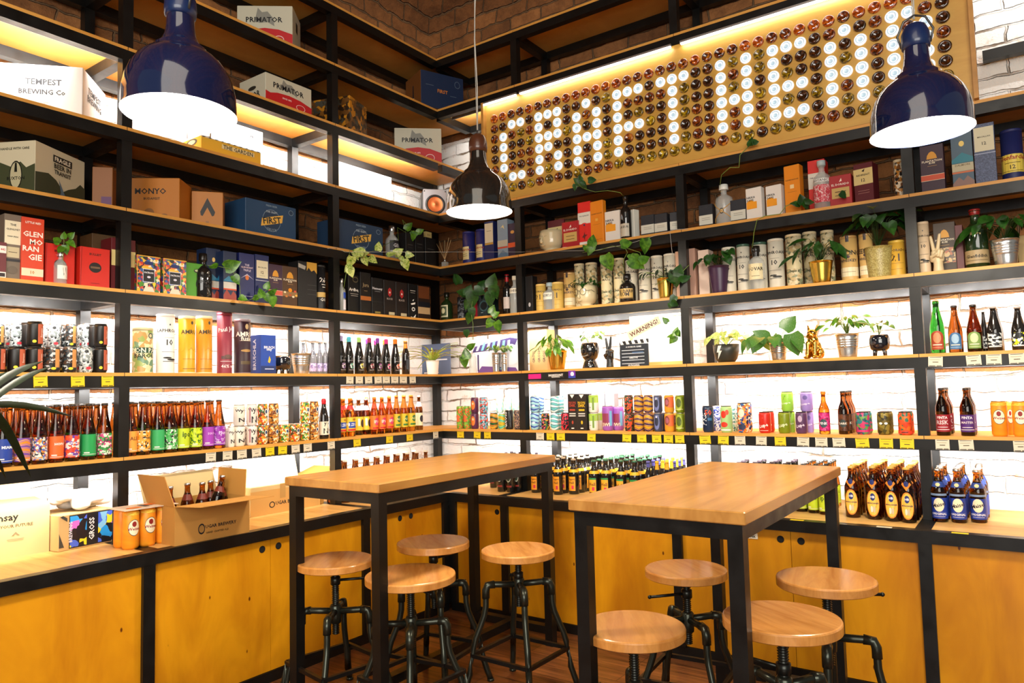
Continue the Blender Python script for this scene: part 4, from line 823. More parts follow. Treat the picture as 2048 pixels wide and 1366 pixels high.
BX('L', 4, 43, 88, 436, .03, .09, 'D2401F', 'tall orange-red whisky box with big white serif letters', [('t', 'GLEN', 0, .74, .88, 'F7EDE0'), ('t', 'MO', .3, .62, .58, 'F7EDE0'), ('t', 'RAN', -.18, .51, .72, 'F7EDE0'), ('t', 'GIE', .22, .38, .6, 'F7EDE0'), ('t', 'LITTLE RED', 0, .92, .7, 'F7EDE0'), ('r', 0, .14, .97, .12, 'E6D8B8'), ('t', '10', 0, .14, .18, 'C07A30')])
blk = [('o', 0, .5, .42, .26, '1A1210'), ('r', 0, .5, .32, .05, '6A5038'), ('t', 'BULLEIT', 0, .83, .4, '3A1A10'), ('p', [(-.95, .02), (-.9, .98), (-.93, .98), (-.98, .02)], '8A1A14'), ('r', 0, .1, .3, .015, '8A1A14')]
BX('L', 4, 91, 150, 489, .05, .09, red, 'red gift box with a dark plaque, behind the bottle with a cutting', blk)
BX('L', 4, 161, 220, 496, .03, .09, red, 'red gift box with a dark plaque, standing free right of its twin', blk)
BX('L', 4, 184, 240, 470, .18, .12, '5A4024', 'brown kraft box in the shade behind the red gift box')
BX('L', 4, 223, 271, 478, .05, .10, '5E1218', 'maroon and cream whisky box half behind the steel post', [('r', 0, .62, 1, .3, 'E2CC86')])
bk('cutA', 'squat', 'clear', [('r', .1, .35, .75, .4, 'E8E6DC'), ('p', [(.1, .25), (.5, .3), (.4, .5), (0, .48)], '3A3A3A')], 'C9CBCC')
BO('L', 4, 112, 140, 500, .02, 'cutA', 'clear bottle with white label holding a round-leaved cutting', name='glass_bottle')
vine('round-leaved green cutting standing in the clear bottle, far-left bay', 'L', [(126, 535, .034), (126, 505, .034), (128, 482, .03), (126, 466, .03)], [(112, 480, 20, PI*.8, .03), (143, 488, 20, -.6, .03), (120, 500, 17, -2.2, .02), (132, 500, 20, -1.4, .02), (128, 470, 16, 1.6, .03), (143, 470, 16, .7, .03)], M_leaf, r=.0012)
# middle bay dark shelf
pc = pat('box_festive', ['C83A2A', '2A5AA0', 'E8B82A', '3A7A3A', '5A2A6A', 'E87A30', '1A1A2A', 'F0E0C0'], 75)
pt_ = [('r', 0, .985, 1, .03, 'D8A030'), ('r', -.97, .5, .03, 1, 'D8A030'), ('r', 0, .46, .5, .36, 'C8D0E8'), ('r', 0, .46, .46, .33, '14161E'), ('t', 'PATRON', 0, .54, .38, 'F0F0F8'), ('o', 0, .42, .15, .06, 'D8D8E8'), ('r', 0, .8, .35, .09, '1A2A6A'), ('p', [(-.5, .02), (-.3, .16), (.3, .16), (.5, .02)], 'D8D8C0'), ('p', [(-.9, .25), (-.75, .12), (-.4, .22), (-.6, .28)], '4A8A2A'), ('p', [(.3, .25), (.45, .12), (.6, .26), (.5, .3)], 'E8D02A')]
BX('L', 4, 274, 321, 512, .03, .1, pc, 'festive multicoloured tequila box, left of the two', pt_)
BX('L', 4, 327, 373, 519, .03, .1, pc, 'festive multicoloured tequila box, right of the two', pt_)
BX('L', 4, 372, 413, 527, .06, .1, '4E9A1E', 'bright green gift box beside the festive boxes', [('o', .2, .78, .45, .12, '14180E'), ('o', .2, .79, .35, .07, 'C8D0A0'), ('o', .3, .4, .35, .3, '1A2A12'), ('o', .3, .42, .2, .16, 'C8D8A0')])
bk('hend', 'squat', 'dark', [('p', [(-.75, .34), (0, .58), (.75, .34), (0, .1)], 'E6E2D4'), ('t', "HENDRICK'S", 0, .36, 1.05, '1A1A1A'), ('t', 'GIN', 0, .27, .3, '1A1A1A')], '1A1410')
BO('L', 4, 397, 434, 505, .03, 'hend', 'round black gin bottle with a white diamond label', name='gin_bottle')
sc_ = [('r', 0, .3, 1, .14, 'D8D4C8'), ('p', [(-1, 0), (1, 0), (1, .12), (.5, .2), (.1, .1), (-.5, .22), (-1, .1)], '9A3A30'), ('r', 0, .225, 1, .03, 'D8502A'), ('o', 0, .78, .22, .09, 'E0C070'), ('p', [(-1, .4), (-.2, .5), (.5, .42), (1, .55), (1, .38), (-1, .38)], '2A7AA0')]
BX('L', 4, 413, 441, 497, .07, .09, '16284A', 'navy whisky box with mountain picture, left one behind the gin bottle', sc_); BX('L', 4, 447, 473, 503, .03, .09, '14264A', 'navy whisky box with mountain picture, right one beside the leaves', sc_)
BX('L', 4, 479, 509, 507, .03, .09, '1A2460', 'dark blue whisky box with an orange medallion', [('t', 'THE', 0, .76, .3, 'D8D0E8'), ('t', 'GLENGRANT', 0, .71, .8, 'E0C8D0'), ('t', 'TRIPLE', 0, .65, .5, 'D8D0E8'), ('o', 0, .5, .24, .1, 'D8742A'), ('p', [(-.9, .47), (0, .58), (.9, .47), (0, .55)], 'B8B0C8'), ('r', 0, .12, .7, .008, 'C8C0D8')])
mac = [('r', 0, .7, .85, .36, 'DCD3B4'), ('t', 'MACALLAN', 0, .74, .62, '3A3428'), ('t', '12', 0, .64, .2, '3A3428'), ('r', 0, .57, .4, .006, '8A8068'), ('r', 0, .47, 1, .01, 'D8D8E0')]
BX('L', 4, 511, 538, 510, .03, .09, '17245A', 'blue whisky box with a tall cream label, left of the purple box', mac)
pl_ = lambda c: [('p', [(-.45, .70), (-.38, .78), (-.2, .84), (0, .86), (.2, .84), (.38, .78), (.45, .70)], 'D89A30'), ('t', 'PLANTATION', 0, .655, .85, 'F2E6CC'), ('t', 'RUM', 0, .61, .25, 'F2E6CC'), ('r', 0, .55, .4, .006, 'C8A060'), ('r', 0, .3, 1, .12, c), ('r', 0, .36, 1, .008, 'F0E0C0'), ('r', 0, .24, 1, .008, 'F0E0C0')]
BX('L', 4, 537, 565, 529, .03, .09, '3A2038', 'purple rum box with a golden sun emblem, middle bay', pl_('D8604A'))
BX('L', 4, 565, 595, 533, .03, .09, '4A3018', 'brown rum box with a sun emblem and flowers', pl_('8A6A40')[:5]+[('o', 0, .4, .25, .1, 'E8901A')]+[('o', x, z, .16, .05, c) for x, z, c in ((-.7, .34, 'E8D8B0'), (.65, .38, 'C84A30'), (-.5, .24, 'C87A30'), (.4, .24, 'F0E0C0'), (.8, .28, 'E8B040'), (0, .28, 'B84A20'))])
BX('L', 4, 597, 634, 524, .03, .09, '17181A', 'black whisky box with a gold and grey mountain print', [('p', [(-.1, 1), (1, 1), (1, .76), (.7, .84), (.4, .8), (.1, .88), (-.1, .8)], 'C89A3A'), ('p', [(-1, .95), (-.2, .9), (-.3, .82), (-1, .86)], 'A8A49A'), ('r', .45, .3, .5, .005, '5A5A58'), ('r', .45, .4, .5, .005, '5A5A58'), ('r', .45, .5, .5, .005, '5A5A58')])
TU('L', 4, 636, 658, 530, .03, '121113', 'slim black tube with a gold band beside the steel post', [('t', '26', -.1, .66, .5, 'E8E4DC'), ('r', .1, .56, .4, .02, 'C8C4BC'), ('r', .1, .50, .3, .02, 'C8C4BC'), ('r', 0, .33, 1.1, .11, 'C8A45A'), ('t', 'GO', 0, .22, .5, 'D8D4CC')], '1A1A1A', name='spirit_tube')
vine('trailing pothos across the dark blue boxes of the left middle bay', 'L', [(415, 531, .0), (438, 533, -.01), (462, 538, -.03), (478, 560, -.03), (481, 590, -.03), (497, 601, -.04), (520, 590, -.03), (540, 575, -.02)], [(466, 530, 34, .35, -.04), (425, 533, 20, PI, -.01), (473, 560, 22, -1.0, -.04), (487, 597, 18, -.3, -.05), (510, 597, 15, -2.6, -.04), (522, 585, 22, 1.8, -.04), (546, 585, 24, .9, -.03), (533, 596, 18, -1.2, -.05), (545, 604, 24, -1.4, -.06), (535, 570, 18, 1.2, -.03)], M_leaf)
# left corner bay dark shelf
bk('cutB', 'gin', 'clear', [('r', .3, .48, .5, .18, '2A4AA8'), ('r', .3, .2, .5, .3, 'DCDCE8')], 'C9CBCC')
BO('L', 4, 680, 697, 556, .02, 'cutB', 'narrow clear bottle with blue and white labels beside the post', name='glass_bottle')
BX('L', 4, 697, 720, 550, .05, .09, '0F0E0E', 'black whisky box with white blackletter name, leftmost of its row', [('t', 'Ardbeg', 0, .6, .9, 'E8E4DC'), ('o', .2, .88, .5, .16, '5A5038'), ('o', .2, .88, .38, .1, '0F0E0E'), ('r', 0, .5, .7, .01, 'B8B4AC'), ('r', 0, .45, .6, .01, 'B8B4AC')])
BX('L', 4, 721, 742, 545, .03, .09, '0F0D0C', 'black whisky box with a copper band', [('t', 'Jura', 0, .68, .6, '8A7A5A'), ('r', 0, .37, 1, .10, 'A8622A'), ('r', 0, .55, .3, .02, '6A5A40')])
BX('L', 4, 744, 766, 556, .03, .09, '0E0E10', 'black cognac box with a silver name', [('t', 'Hennessy', 0, .7, .9, 'D8D8DC'), ('r', 0, .63, .5, .008, 'A8A8AC'), ('r', 0, .35, 1, .005, '4A4A4C'), ('r', 0, .06, .5, .05, '8A7A40')])
for k, (x0, x1, yt) in enumerate([(768, 791, 561), (792, 815, 565)]): BX('L', 4, x0, x1, yt, .03, .09, '1C1513', 'dark brown liqueur box with red crest, %s of two' % ['left', 'right'][k], [('p', [(-.3, .6), (-.3, .74), (0, .8), (.3, .74), (.3, .6), (0, .53)], 'A8282A'), ('o', 0, .66, .13, .06, 'E0D0C8'), ('t', 'BLACK', 0, .48, .5, 'A89A90'), ('r', .3, .07, .5, .08, 'C8BC98')])
BX('L', 4, 817, 834, 568, .03, .09, '0C0C0D', 'black box with white Japanese calligraphy', [('p', [(-.1, .52), (.3, .56), (.1, .49)], 'F0ECE4'), ('p', [(-.5, .42), (.6, .47), (.5, .41), (-.3, .38)], 'F0ECE4'), ('o', .1, .26, .4, .12, 'F0ECE4'), ('o', .1, .26, .24, .06, '0C0C0D'), ('p', [(-.6, .05), (0, .02), (.7, .12), (.5, .02), (-.2, -.0)], 'F0ECE4'), ('r', 0, .8, .6, .02, 'B8B4AC'), ('r', 0, .74, .5, .01, 'B8B4AC')])
bk('tan', 'wine', 'dkamber', [], '1A1A1A', band=(.12, .40, 'C8AC80'))
BX('L', 4, 836, 860, 572, .04, .09, '2A1A12', 'dark spirits box with a tan paper band near the corner', [('r', 0, .26, 1, .2, 'BFA075'), ('r', 0, .45, 1, .14, '14161E'), ('r', 0, .8, .9, .36, '6A3A1C')])
# right corner bay dark shelf
bk('dipl', 'squat', 'dkgreen', [('r', 0, .33, .68, .42, 'C8C4A0'), ('r', 0, .33, .5, .32, '3A4A28'), ('o', 0, .34, .3, .2, 'D8D4A8')], '14160F')
BO('R', 4, 874, 898, 584, .04, 'dipl', 'squat dark green rum bottle standing in the corner', name='rum_bottle')
TU('R', 4, 908, 929, 594, .05, pat('tin_black_art', ['14161A', '3A3E44', '14161A', '6A6E74'], 110), 'black tin with grey line art near the corner', (), '1A1C20', name='spirit_tube')
BX('R', 4, 950, 985, 590, .05, .07, nm('teal_black_glass', (.01, .02, .022), .07, coat=1), 'square dark teal decanter under the hanging leaves', [('o', 0, .5, .5, .5, '3A5A60'), ('o', 0, .5, .38, .38, '0A1214'), ('r', -.2, .2, .12, .02, 'C8D4D4')], 'bottle', 'square_bottle')
BX('R', 4, 944, 951, 600, .03, .03, 'B81A30', 'narrow crimson box left of the teal decanter')
bk('rc', 'wine', 'dark', [('r', .3, .3, .6, .28, 'D8C8C0')], 'B01820', neck=(.82, .98, 'B01820')); BO('R', 4, 1000, 1018, 548, .08, 'rc', 'dark wine bottle with a red capsule behind the clear gin bottle', name='wine_bottle')
bk('ginc', 'gin', 'clear', [('r', 0, .6, .9, .13, 'E8E2D0'), ('t', 'ESTHER', 0, .6, .9, '5A4A3A')], 'E8E0C8', cork=True); BO('R', 4, 1013, 1034, 551, .03, 'ginc', 'clear textured gin bottle with a white cork in the right corner bay', name='gin_bottle')
vine('cascade of dark leaves hanging in the right corner bay', 'R', [(968, 560, .06), (960, 580, -.02), (945, 600, -.03), (942, 625, -.04), (946, 648, -.04), (946, 690, -.03)], [(913, 556, 26, PI*.6, .0), (925, 585, 28, PI*.9, -.02), (938, 580, 26, 1.2, -.02), (960, 583, 26, -.3, -.03), (945, 600, 34, -1.6, -.04), (935, 610, 24, -2, -.04), (938, 638, 24, -1.7, -.05), (933, 668, 17, -1.4, -.05), (985, 560, 32, 1.3, -.0), (990, 585, 30, -1.3, -.02), (980, 600, 30, -1.7, -.03), (945, 625, 20, -1.2, -.04), (965, 568, 22, .9, 0)], M_dleaf)
vine('bright leaf spray trailing under the clear gin bottle', 'R', [(975, 590, .02), (988, 615, -.03), (989, 632, -.04), (992, 640, -.04)], [(985, 618, 20, 1.2, -.04), (978, 648, 22, -2.2, -.05), (996, 655, 26, -1.2, -.05), (992, 628, 18, .6, -.04)], M_leaf)
# right wall dark shelf, second bay
tan = pat('tube_parchment', ['C8B48A', 'D8C8A0', 'B89A68', 'A8885A'], 14, 'noise'); tanA = pat('tube_map_print', ['D0C096', 'C0A878', '8A9070', 'D8CCA8', '6A6A50'], 70)
BX('R', 4, 1051, 1065, 552, .03, .06, '0E0E10', 'narrow black box with a small white figure beside the post', [('o', .1, .2, .3, .12, 'B8B8BC')])
eld = [('t', 'EL DORADO', 0, .72, 1.05, '4A3014'), ('t', '21', -.1, .52, .45, '3A2410'), ('r', 0, .36, .8, .008, '8A6A30'), ('r', 0, .2, .6, .008, '8A6A30')]
TU('R', 4, 1066, 1087, 568, .04, 'D8B45A', 'straw-yellow rum tube left of the clear gin bottle, second right bay', eld, 'E0C070', key='eldt', name='rum_tube'); TU('R', 4, 1097, 1122, 564, .05, 'D8B45A', 'straw-yellow rum tube right of the clear gin bottle, second right bay', eld, 'E0C070', key='eldt', name='rum_tube')
bk('roku', 'gin', 'clear', [('r', 0, .5, .7, .24, 'E2E4D8'), ('t', 'ROKU', 0, .52, .6, '3A3A3A')], '9AB0B8'); BO('R', 4, 1079, 1106, 564, .02, 'roku', 'clear faceted gin bottle with a white label between yellow tubes', name='gin_bottle')
tee = [('r', 0, .93, .16, .14, '2A2430'), ('t', 'TEELING', 0, .62, 1.35, '2A241E'), ('o', 0, .53, .22, .07, '3A2A2A'), ('t', 'WHISKEY', 0, .45, .9, '2A2A34'), ('r', 0, .2, 1.2, .2, 'E0D4B0'), ('r', 0, .2, .7, .01, '8A7A5A')]
TU('R', 4, 1122, 1146, 545, .06, 'CDA866', 'cream and brown whiskey tube left of the face pot', tee, 'B8935A', key='tee', name='whiskey_tube')
for k, (x0, x1, yt, d) in enumerate([(1144, 1165, 527, .10), (1166, 1190, 525, .08), (1196, 1221, 521, .04), (1222, 1245, 516, .04)]): TU('R', 4, x0, x1, yt, d, tanA, 'parchment-coloured whisky tube, %s of four in the second right bay' % ORD[k], [('r', 0, .46, .7, .26, 'D8CCA0'), ('t', 'OMAN', 0, .56, .7, '4A3A2A')], 'D8C8A0', key='tan')
for k, (x0, x1, yt, d) in enumerate([(1246, 1271, 520, .07), (1272, 1297, 515, .05), (1298, 1322, 511, .05), (1323, 1350, 507, .05)]): TU('R', 4, x0, x1, yt, d, 'DDD6C2', 'white whisky tube with a bold black name, %s in the second right bay' % ORD[k], LAPH, 'DDD6C2', key='laph')
BX('R', 4, 1352, 1362, 503, .05, .06, 'D8A888', 'pale pink box squeezed against the second right post')
bk('mare', 'squat', 'dark', [('r', 0, .3, .9, .34, 'C8A860'), ('t', 'THE DARK', 0, .38, 1.0, '2A1A10'), ('t', 'RUM', 0, .27, .5, '2A1A10'), ('r', 0, .15, .9, .02, '6A4A20')], '14100F'); BO('R', 4, 1231, 1264, 546, .02, 'mare', 'stout black rum bottle with a tan label in front of white tubes', name='rum_bottle')
# third bay
BX('R', 4, 1376, 1391, 497, .04, .08, 'B08A78', 'thin dusky pink box just right of the second post')
BX('R', 4, 1397, 1418, 500, .06, .08, 'D8C0B0', 'pale pink whisky box behind the purple pot')
for k, (x0, x1, yt, d) in enumerate([(1440, 1468, 494, .05), (1470, 1497, 488, .05), (1501, 1531, 484, .06), (1532, 1565, 477, .05)]): TU('R', 4, x0, x1, yt, d, 'D8D2C0', 'white whisky tube with a bold black name, %s in the third right bay' % ORD[k], LAPH, '3A5A4A' if k in (1, 2) else 'D8D2C0', key='laph%d' % (k in (1, 2)))
bk('tov', 'gin', 'clear', [('r', .1, .4, .75, .36, 'E8DCB0'), ('t', 'TOVAR', .1, .46, .8, '2A241A'), ('r', .1, .3, .4, .01, '6A5A3A')], '17130F', neck=(.76, .98, '17130F')); BO('R', 4, 1491, 1525, 490, .01, 'tov', 'clear spirit bottle with a cream label and a vine growing from it', name='spirit_bottle')
for k, (x0, x1, yt, d) in enumerate([(1568, 1601, 468, .04), (1603, 1632, 463, .10), (1640, 1667, 460, .10)]): TU('R', 4, x0, x1, yt, d, tanA, 'parchment-coloured whisky tube, %s of three in the third right bay' % ORD[k], [('r', 0, .46, .7, .26, 'D8CCA0'), ('t', 'OMAN', 0, .56, .7, '4A3A2A')], 'D8C8A0', key='tan')
for k, (x0, x1, yt) in enumerate([(1678, 1713, 471), (1716, 1745, 467)]): TU('R', 4, x0, x1, yt, .05, 'CDA866', 'cream and brown whiskey tube, %s of two behind the big plant' % ['left', 'right'][k], tee, 'B8935A', key='tee', name='whiskey_tube')
TU('R', 4, 1775, 1809, 480, .05, 'D8A83A', 'golden rum tube at the right end of the third right bay', eld, 'E0B84A', key='eldt2', name='rum_tube')
# far-right bay dark shelf
TU('R', 4, 1835, 1859, 443, .03, 'D0B898', 'beige whisky tube beside the cream peace-sign hand', LAPH, 'D0B898', key='laphb')
BX('R', 4, 1868, 1912, 445, .12, .09, '3A2818', 'brown rum box with a sun emblem behind the peace-sign hand', pl_('5A4028')[:4]+[('r', 0, .35, .9, .3, pat('box_flowers', ['5A4028', 'C8A870', '3A2818', 'A85A30'], 90))])
BX('R', 4, 1912, 1927, 450, .10, .08, '5A161C', 'narrow maroon box left of the dark green bottle')
bk('fid', 'wine', 'dkgreen', [('t', '12', 0, .62, .35, 'D8C890')], '8A1A18', band=(.08, .3, 'A8926A'), neck=(.9, .985, '8A1A18')); BO('R', 4, 1926, 1976, 415, .04, 'fid', 'large dark green whisky bottle with a tan label, far-right bay', name='whisky_bottle')
o = [x for x in COL.objects if x.name.startswith('whisky_bottle')][0]; u, w_, h, r = fit('R', 4, 1926, 1976, 415, .04); curved([('t', 'Glenfiddich', 0, .2, .75, '1A1A14'), ('r', 0, .13, .8, .006, '4A3A20')], r*1.012, h, o, 'lettering')
BX('R', 4, 2036, 2062, 470, .12, .08, 'A88A4A', 'tan box at the right frame edge behind the steel pot')
# ---------------------------------------------------------------- fourth shelf, right wall (whisky boxes)
C3('R', 5, 1096, 1128, 1131, 437, .08, 0, 'R', '5A1420', 'maroon and cream whisky box behind the cream face pot', [('r', 0, .56, 1, .44, 'D8CC90'), ('p', [(-.1, .68), (.3, .74), (.1, .65)], '2A1A14'), ('r', 0, .5, .5, .01, '6A5A3A')], name='gift_box', dmax=.09)
BX('R', 5, 1124, 1157, 443, .03, .09, 'A81C22', 'dark red rum box with tan label on the second right bay', [('p', [(-.1, .76), (.1, .88), (.15, .78)], 'F2E8DC'), ('t', 'EL DORADO', 0, .69, .8, 'F2E8DC'), ('r', 0, .4, .8, .36, 'C8A860'), ('r', 0, .44, .5, .02, '5A3A1A'), ('r', 0, .32, .5, .02, '5A3A1A')])
BX('R', 5, 1156, 1181, 404, .04, .09, 'D8261E', 'tall red whisky box with a white label, left of the orange box', [('r', 0, .63, 1, .26, 'E0DDD0'), ('t', 'THE GLENLIVET', 0, .68, .8, '3A3A44'), ('o', 0, .49, .4, .06, 'D8261E'), ('o', 0, .47, .14, .05, '3A2A4A'), ('p', [(-.4, .2), (-.1, .25), (0, .32), (.1, .25), (.5, .24), (.1, .2), (0, .12), (-.1, .18)], '5A1A1A'), ('r', -.2, .05, .6, .08, 'EDEAE0')])
C3('R', 5, 1181, 1206, 1213, 399, .03, -.12, 'R', 'E88A18', 'tall orange whisky box on the second right bay', [('t', 'GLENMORANGIE', 0, .7, .85, '7A4410'), ('r', 0, .56, .2, .06, 'F2B450'), ('r', 0, .45, .6, .006, 'A8641A'), ('r', 0, .1, .8, .006, 'A8641A')], name='gift_box', dmax=.085)
nik = [('t', 'NIKKA', -.35, .70, .55, '2A2A2A'), ('t', 'DAYS', -.42, .61, .42, '2A2A2A'), ('o', -.4, .5, .5, .24, 'F0A020'), ('r', -.25, .45, .66, .22, 'F0A020'), ('t', 'DAYS', -.42, .61, .42, '2A2A2A')]
BX('R', 5, 1210, 1240, 422, .04, .09, 'E6E2DA', 'white whisky box with orange patch, second right bay', nik)
bk('gmare', 'wine', 'dark', [('r', 0, .2, .8, .3, 'C8C2B0'), ('t', 'LIKEUR', 0, .27, .7, '3A3A34')], '17130F'); BO('R', 5, 1235, 1258, 391, .01, 'gmare', 'tall near-black bottle holding a vine on the second right bay', name='wine_bottle')
C3('R', 5, 1256, 1268, 1279, 418, .05, -.35, 'R', 'E2E2D6', 'plain white spirits box right of the near-black bottle', name='gift_box', dmax=.1)
sm = [('r', 0, .32, 1, .42, 'D2D2C4'), ('r', 0, .4, .6, .02, '8A8A80'), ('r', 0, .32, .6, .02, '8A8A80')]
for k, (x0, x1, yt) in enumerate([(1282, 1308, 430), (1309, 1334, 427), (1338, 1356, 424)]): BX('R', 5, x0, x1, yt, .03, .07, '26282E', 'small black box with white band, %s of three in the second right bay' % ORD[k], sm, rz=(0 if k < 2 else .15))
for k, (x0, x1, yt) in enumerate([(1398, 1425, 409), (1461, 1491, 399)]): BX('R', 5, x0, x1, yt, .04, .07, '20232B', 'small black box with white band, %s the roped bottle' % ['left of', 'right of'][k], sm)
bk('rope', 'gin', 'clear', [('o', 0, .32, .2, .14, '2A241E'), ('o', 0, .32, .14, .09, 'C8B890')], 'E0E4DC'); o = BO('R', 5, 1424, 1461, 366, .02, 'rope', 'clear bottle wrapped in crossed twine on the third right bay', name='spirit_bottle')
u, w_, h, r = fit('R', 5, 1424, 1461, 366, .02); mb = MB()
for sg in (1, -1): mb.tube([((r*1.04)*math.sin(sg*(k/9-.5)*3.4), -(r*1.04)*math.cos(sg*(k/9-.5)*3.4), h*(.03+.58*k/9)) for k in range(10)], .0022, 6)
mb.build('twine', ink('C89A50'), o)
for k, (x0, x1, x2) in enumerate([(1492, 1523, 1530), (1532, 1563, 1571)]): C3('R', 5, x0, x1, x2, 372-5*k, .03, -.12, 'R', 'E8E4DC', 'white whisky box with orange patch, %s of the pair in the third right bay' % ['left', 'right'][k], nik, name='gift_box', dmax=.09)
C3('R', 5, 1569, 1600, 1608, 327, .04, -.12, 'R', 'E88C14', 'tall orange whisky box on the third right bay', [('t', 'GLENMORANGIE', 0, .7, .85, '7A4410'), ('r', 0, .56, .25, .08, 'F5D8A0'), ('r', 0, .45, .6, .006, 'A8641A')], name='gift_box', dmax=.085)
BX('R', 5, 1617, 1651, 320, .09, .08, 'D8261E', 'red and white whisky box behind the clear gin bottle', [('r', 0, .6, 1, .3, 'E0DDD0'), ('t', 'THE GLENLIVET', 0, .66, .8, '3A3A44')])
bk('heb', 'gin', 'clear', [('r', 0, .57, .8, .07, 'F2F2EE'), ('t', 'BOTANIC', 0, .57, .7, '4A4A4A'), ('r', 0, .3, .95, .36, pat('red_dots', ['C83A48', 'D8707A', 'E8C8C8', 'C83A48'], 190))], 'B8C8CC', cork=True); BO('R', 5, 1622, 1659, 318, .01, 'heb', 'clear gin bottle with a red dotted label and pale stopper', name='gin_bottle')
BX('R', 5, 1659, 1703, 350, .03, .09, 'A81C22', 'dark red rum box with tan label on the third right bay', [('p', [(-.1, .78), (.1, .9), (.15, .8)], 'F2E8DC'), ('t', 'EL DORADO', 0, .70, .8, 'F2E8DC'), ('r', 0, .42, .8, .34, 'C8A860'), ('r', 0, .46, .5, .03, '5A3A1A'), ('r', 0, .34, .5, .02, '5A3A1A')])
C3('R', 5, 1708, 1746, 1758, 322, .03, -.15, 'R', '5A141E', 'maroon whisky box with a cream band reading twelve', [('r', 0, .66, 1, .4, 'DCC888'), ('p', [(-.15, .8), (.2, .85), (.1, .77)], '2A1A14'), ('t', 'REDBREAST', 0, .70, .7, '3A2A1A'), ('t', '12', 0, .57, .2, '3A2A1A'), ('r', 0, .3, .6, .01, 'A87A70'), ('r', 0, .24, .6, .01, 'A87A70')], name='gift_box', dmax=.09)
TU('R', 5, 1786, 1812, 318, .04, pat('jar_people', ['E8DCC0', 'C88A3A', '2A2A2A', '8A5A30', 'F0E8D0'], 80), 'patterned cream and brown tin at the right end of the third bay', (), 'D8CCA8', name='patterned_tin')
BX('R', 5, 1841, 1888, 290, .03, .09, '3A2434', 'purple rum box with a golden sun emblem, far-right bay', pl_('C85030'))
BX('R', 5, 1903, 1946, 263, .04, .09, '4A6070', 'blue-grey whisky box with mountain picture on the far-right bay', [('o', 0, .78, .25, .1, 'E8CC70'), ('r', 0, .36, 1, .14, 'B8B090'), ('t', 'DALMORE', 0, .4, .7, '7A6A4A'), ('r', 0, .27, 1, .03, 'C86A3A'), ('p', [(-1, 0), (1, 0), (1, .1), (.4, .2), (0, .12), (-.4, .19), (-1, .08)], '8A6A60'), ('p', [(-1, .5), (0, .62), (1, .52), (1, .44), (-1, .44)], '2A7A8A')])
BX('R', 5, 1948, 1991, 247, .03, .09, pat('box_blue_weave', ['3A4668', '4A5678', '2A3454'], 260), 'blue woven-pattern whisky box with cream label reading twelve', [('r', 0, .74, .92, .4, 'CFC8A8'), ('t', 'MACALLAN', 0, .78, .6, '4A4434'), ('t', '12', 0, .67, .2, '4A4434'), ('r', 0, .5, 1, .012, 'A8B0C8')])
TU('R', 5, 2001, 2047, 257, .03, '1A2258', 'dark blue whisky tube with a yellow label at the right edge', [('r', 0, .32, 1.05, .36, 'E0C850'), ('t', 'Glenfarclas', 0, .44, 1.2, '9A2020'), ('r', 0, .33, .6, .012, '6A5A20'), ('t', '12', 0, .25, .2, '3A3014'), ('r', 0, .17, .8, .01, '6A5A20')], '1A2258', key='farc2')
# right corner bay, fourth shelf
for k, (x0, x1, yt) in enumerate([(917, 943, 463), (944, 970, 458)]): TU('R', 5, x0, x1, yt, .03, '1C2470', 'dark blue whisky tube with a cream label, %s of two near the corner' % ['left', 'right'][k], [('r', -.2, .33, .7, .40, 'E0D29A'), ('t', 'Glenfarclas', -.2, .44, .9, '9A2020'), ('r', -.2, .3, .5, .01, '6A5A30'), ('r', -.2, .24, .5, .01, '6A5A30')], '1C2470', key='farc')
BX('R', 5, 969, 987, 443, .03, .08, '1A2560', 'blue whisky box with a cream label, right corner bay', [('r', 0, .7, .9, .5, 'DDD6BC'), ('r', 0, .42, .9, .05, 'C89A3A'), ('r', 0, .75, .5, .01, '6A6040')])
BX('R', 5, 995, 1015, 439, .03, .08, '8AA0B4', 'pale grey-blue whisky box with a red stripe, right corner bay', [('p', [(-.4, .78), (.2, .86), (.4, .74), (0, .8)], 'F0E0A0'), ('r', 0, .38, 1, .16, 'C8C4B0'), ('r', 0, .27, 1, .04, 'D8502A'), ('p', [(-1, 0), (1, 0), (1, .1), (0, .2), (-1, .06)], '5A7A98')])
BX('R', 5, 1016, 1031, 447, .03, .08, '2E1A3A', 'purple rum box half hidden by the right corner post', [('o', .2, .74, .5, .1, 'D8A050'), ('r', 0, .35, 1, .14, 'D85A2A')])
t = thing('reed_diffuser', 'glass reed diffuser with thin sticks in the shelf corner', 'diffuser', P('R', U('R', 890, .03, 2.24), .03, LV[5]), 0)
MB().bevbox(-.018, .018, -.018, .018, 0, .035, .003).build('jar', G['clear'], t); MB().lathe([(.009, .035), (.009, .05), (.007, .052)], 12).build('neck', M_zinc, t)
mb = MB()
for a, b_ in ((-.075, .0), (-.065, .02), (.01, -.01), (.05, .01), (.055, -.02)): mb.tube([(-a*.3, -b_*.3, .012), (a, b_, .175+abs(b_))], .0016, 5)
mb.build('reeds', ink('C8A878'), t)
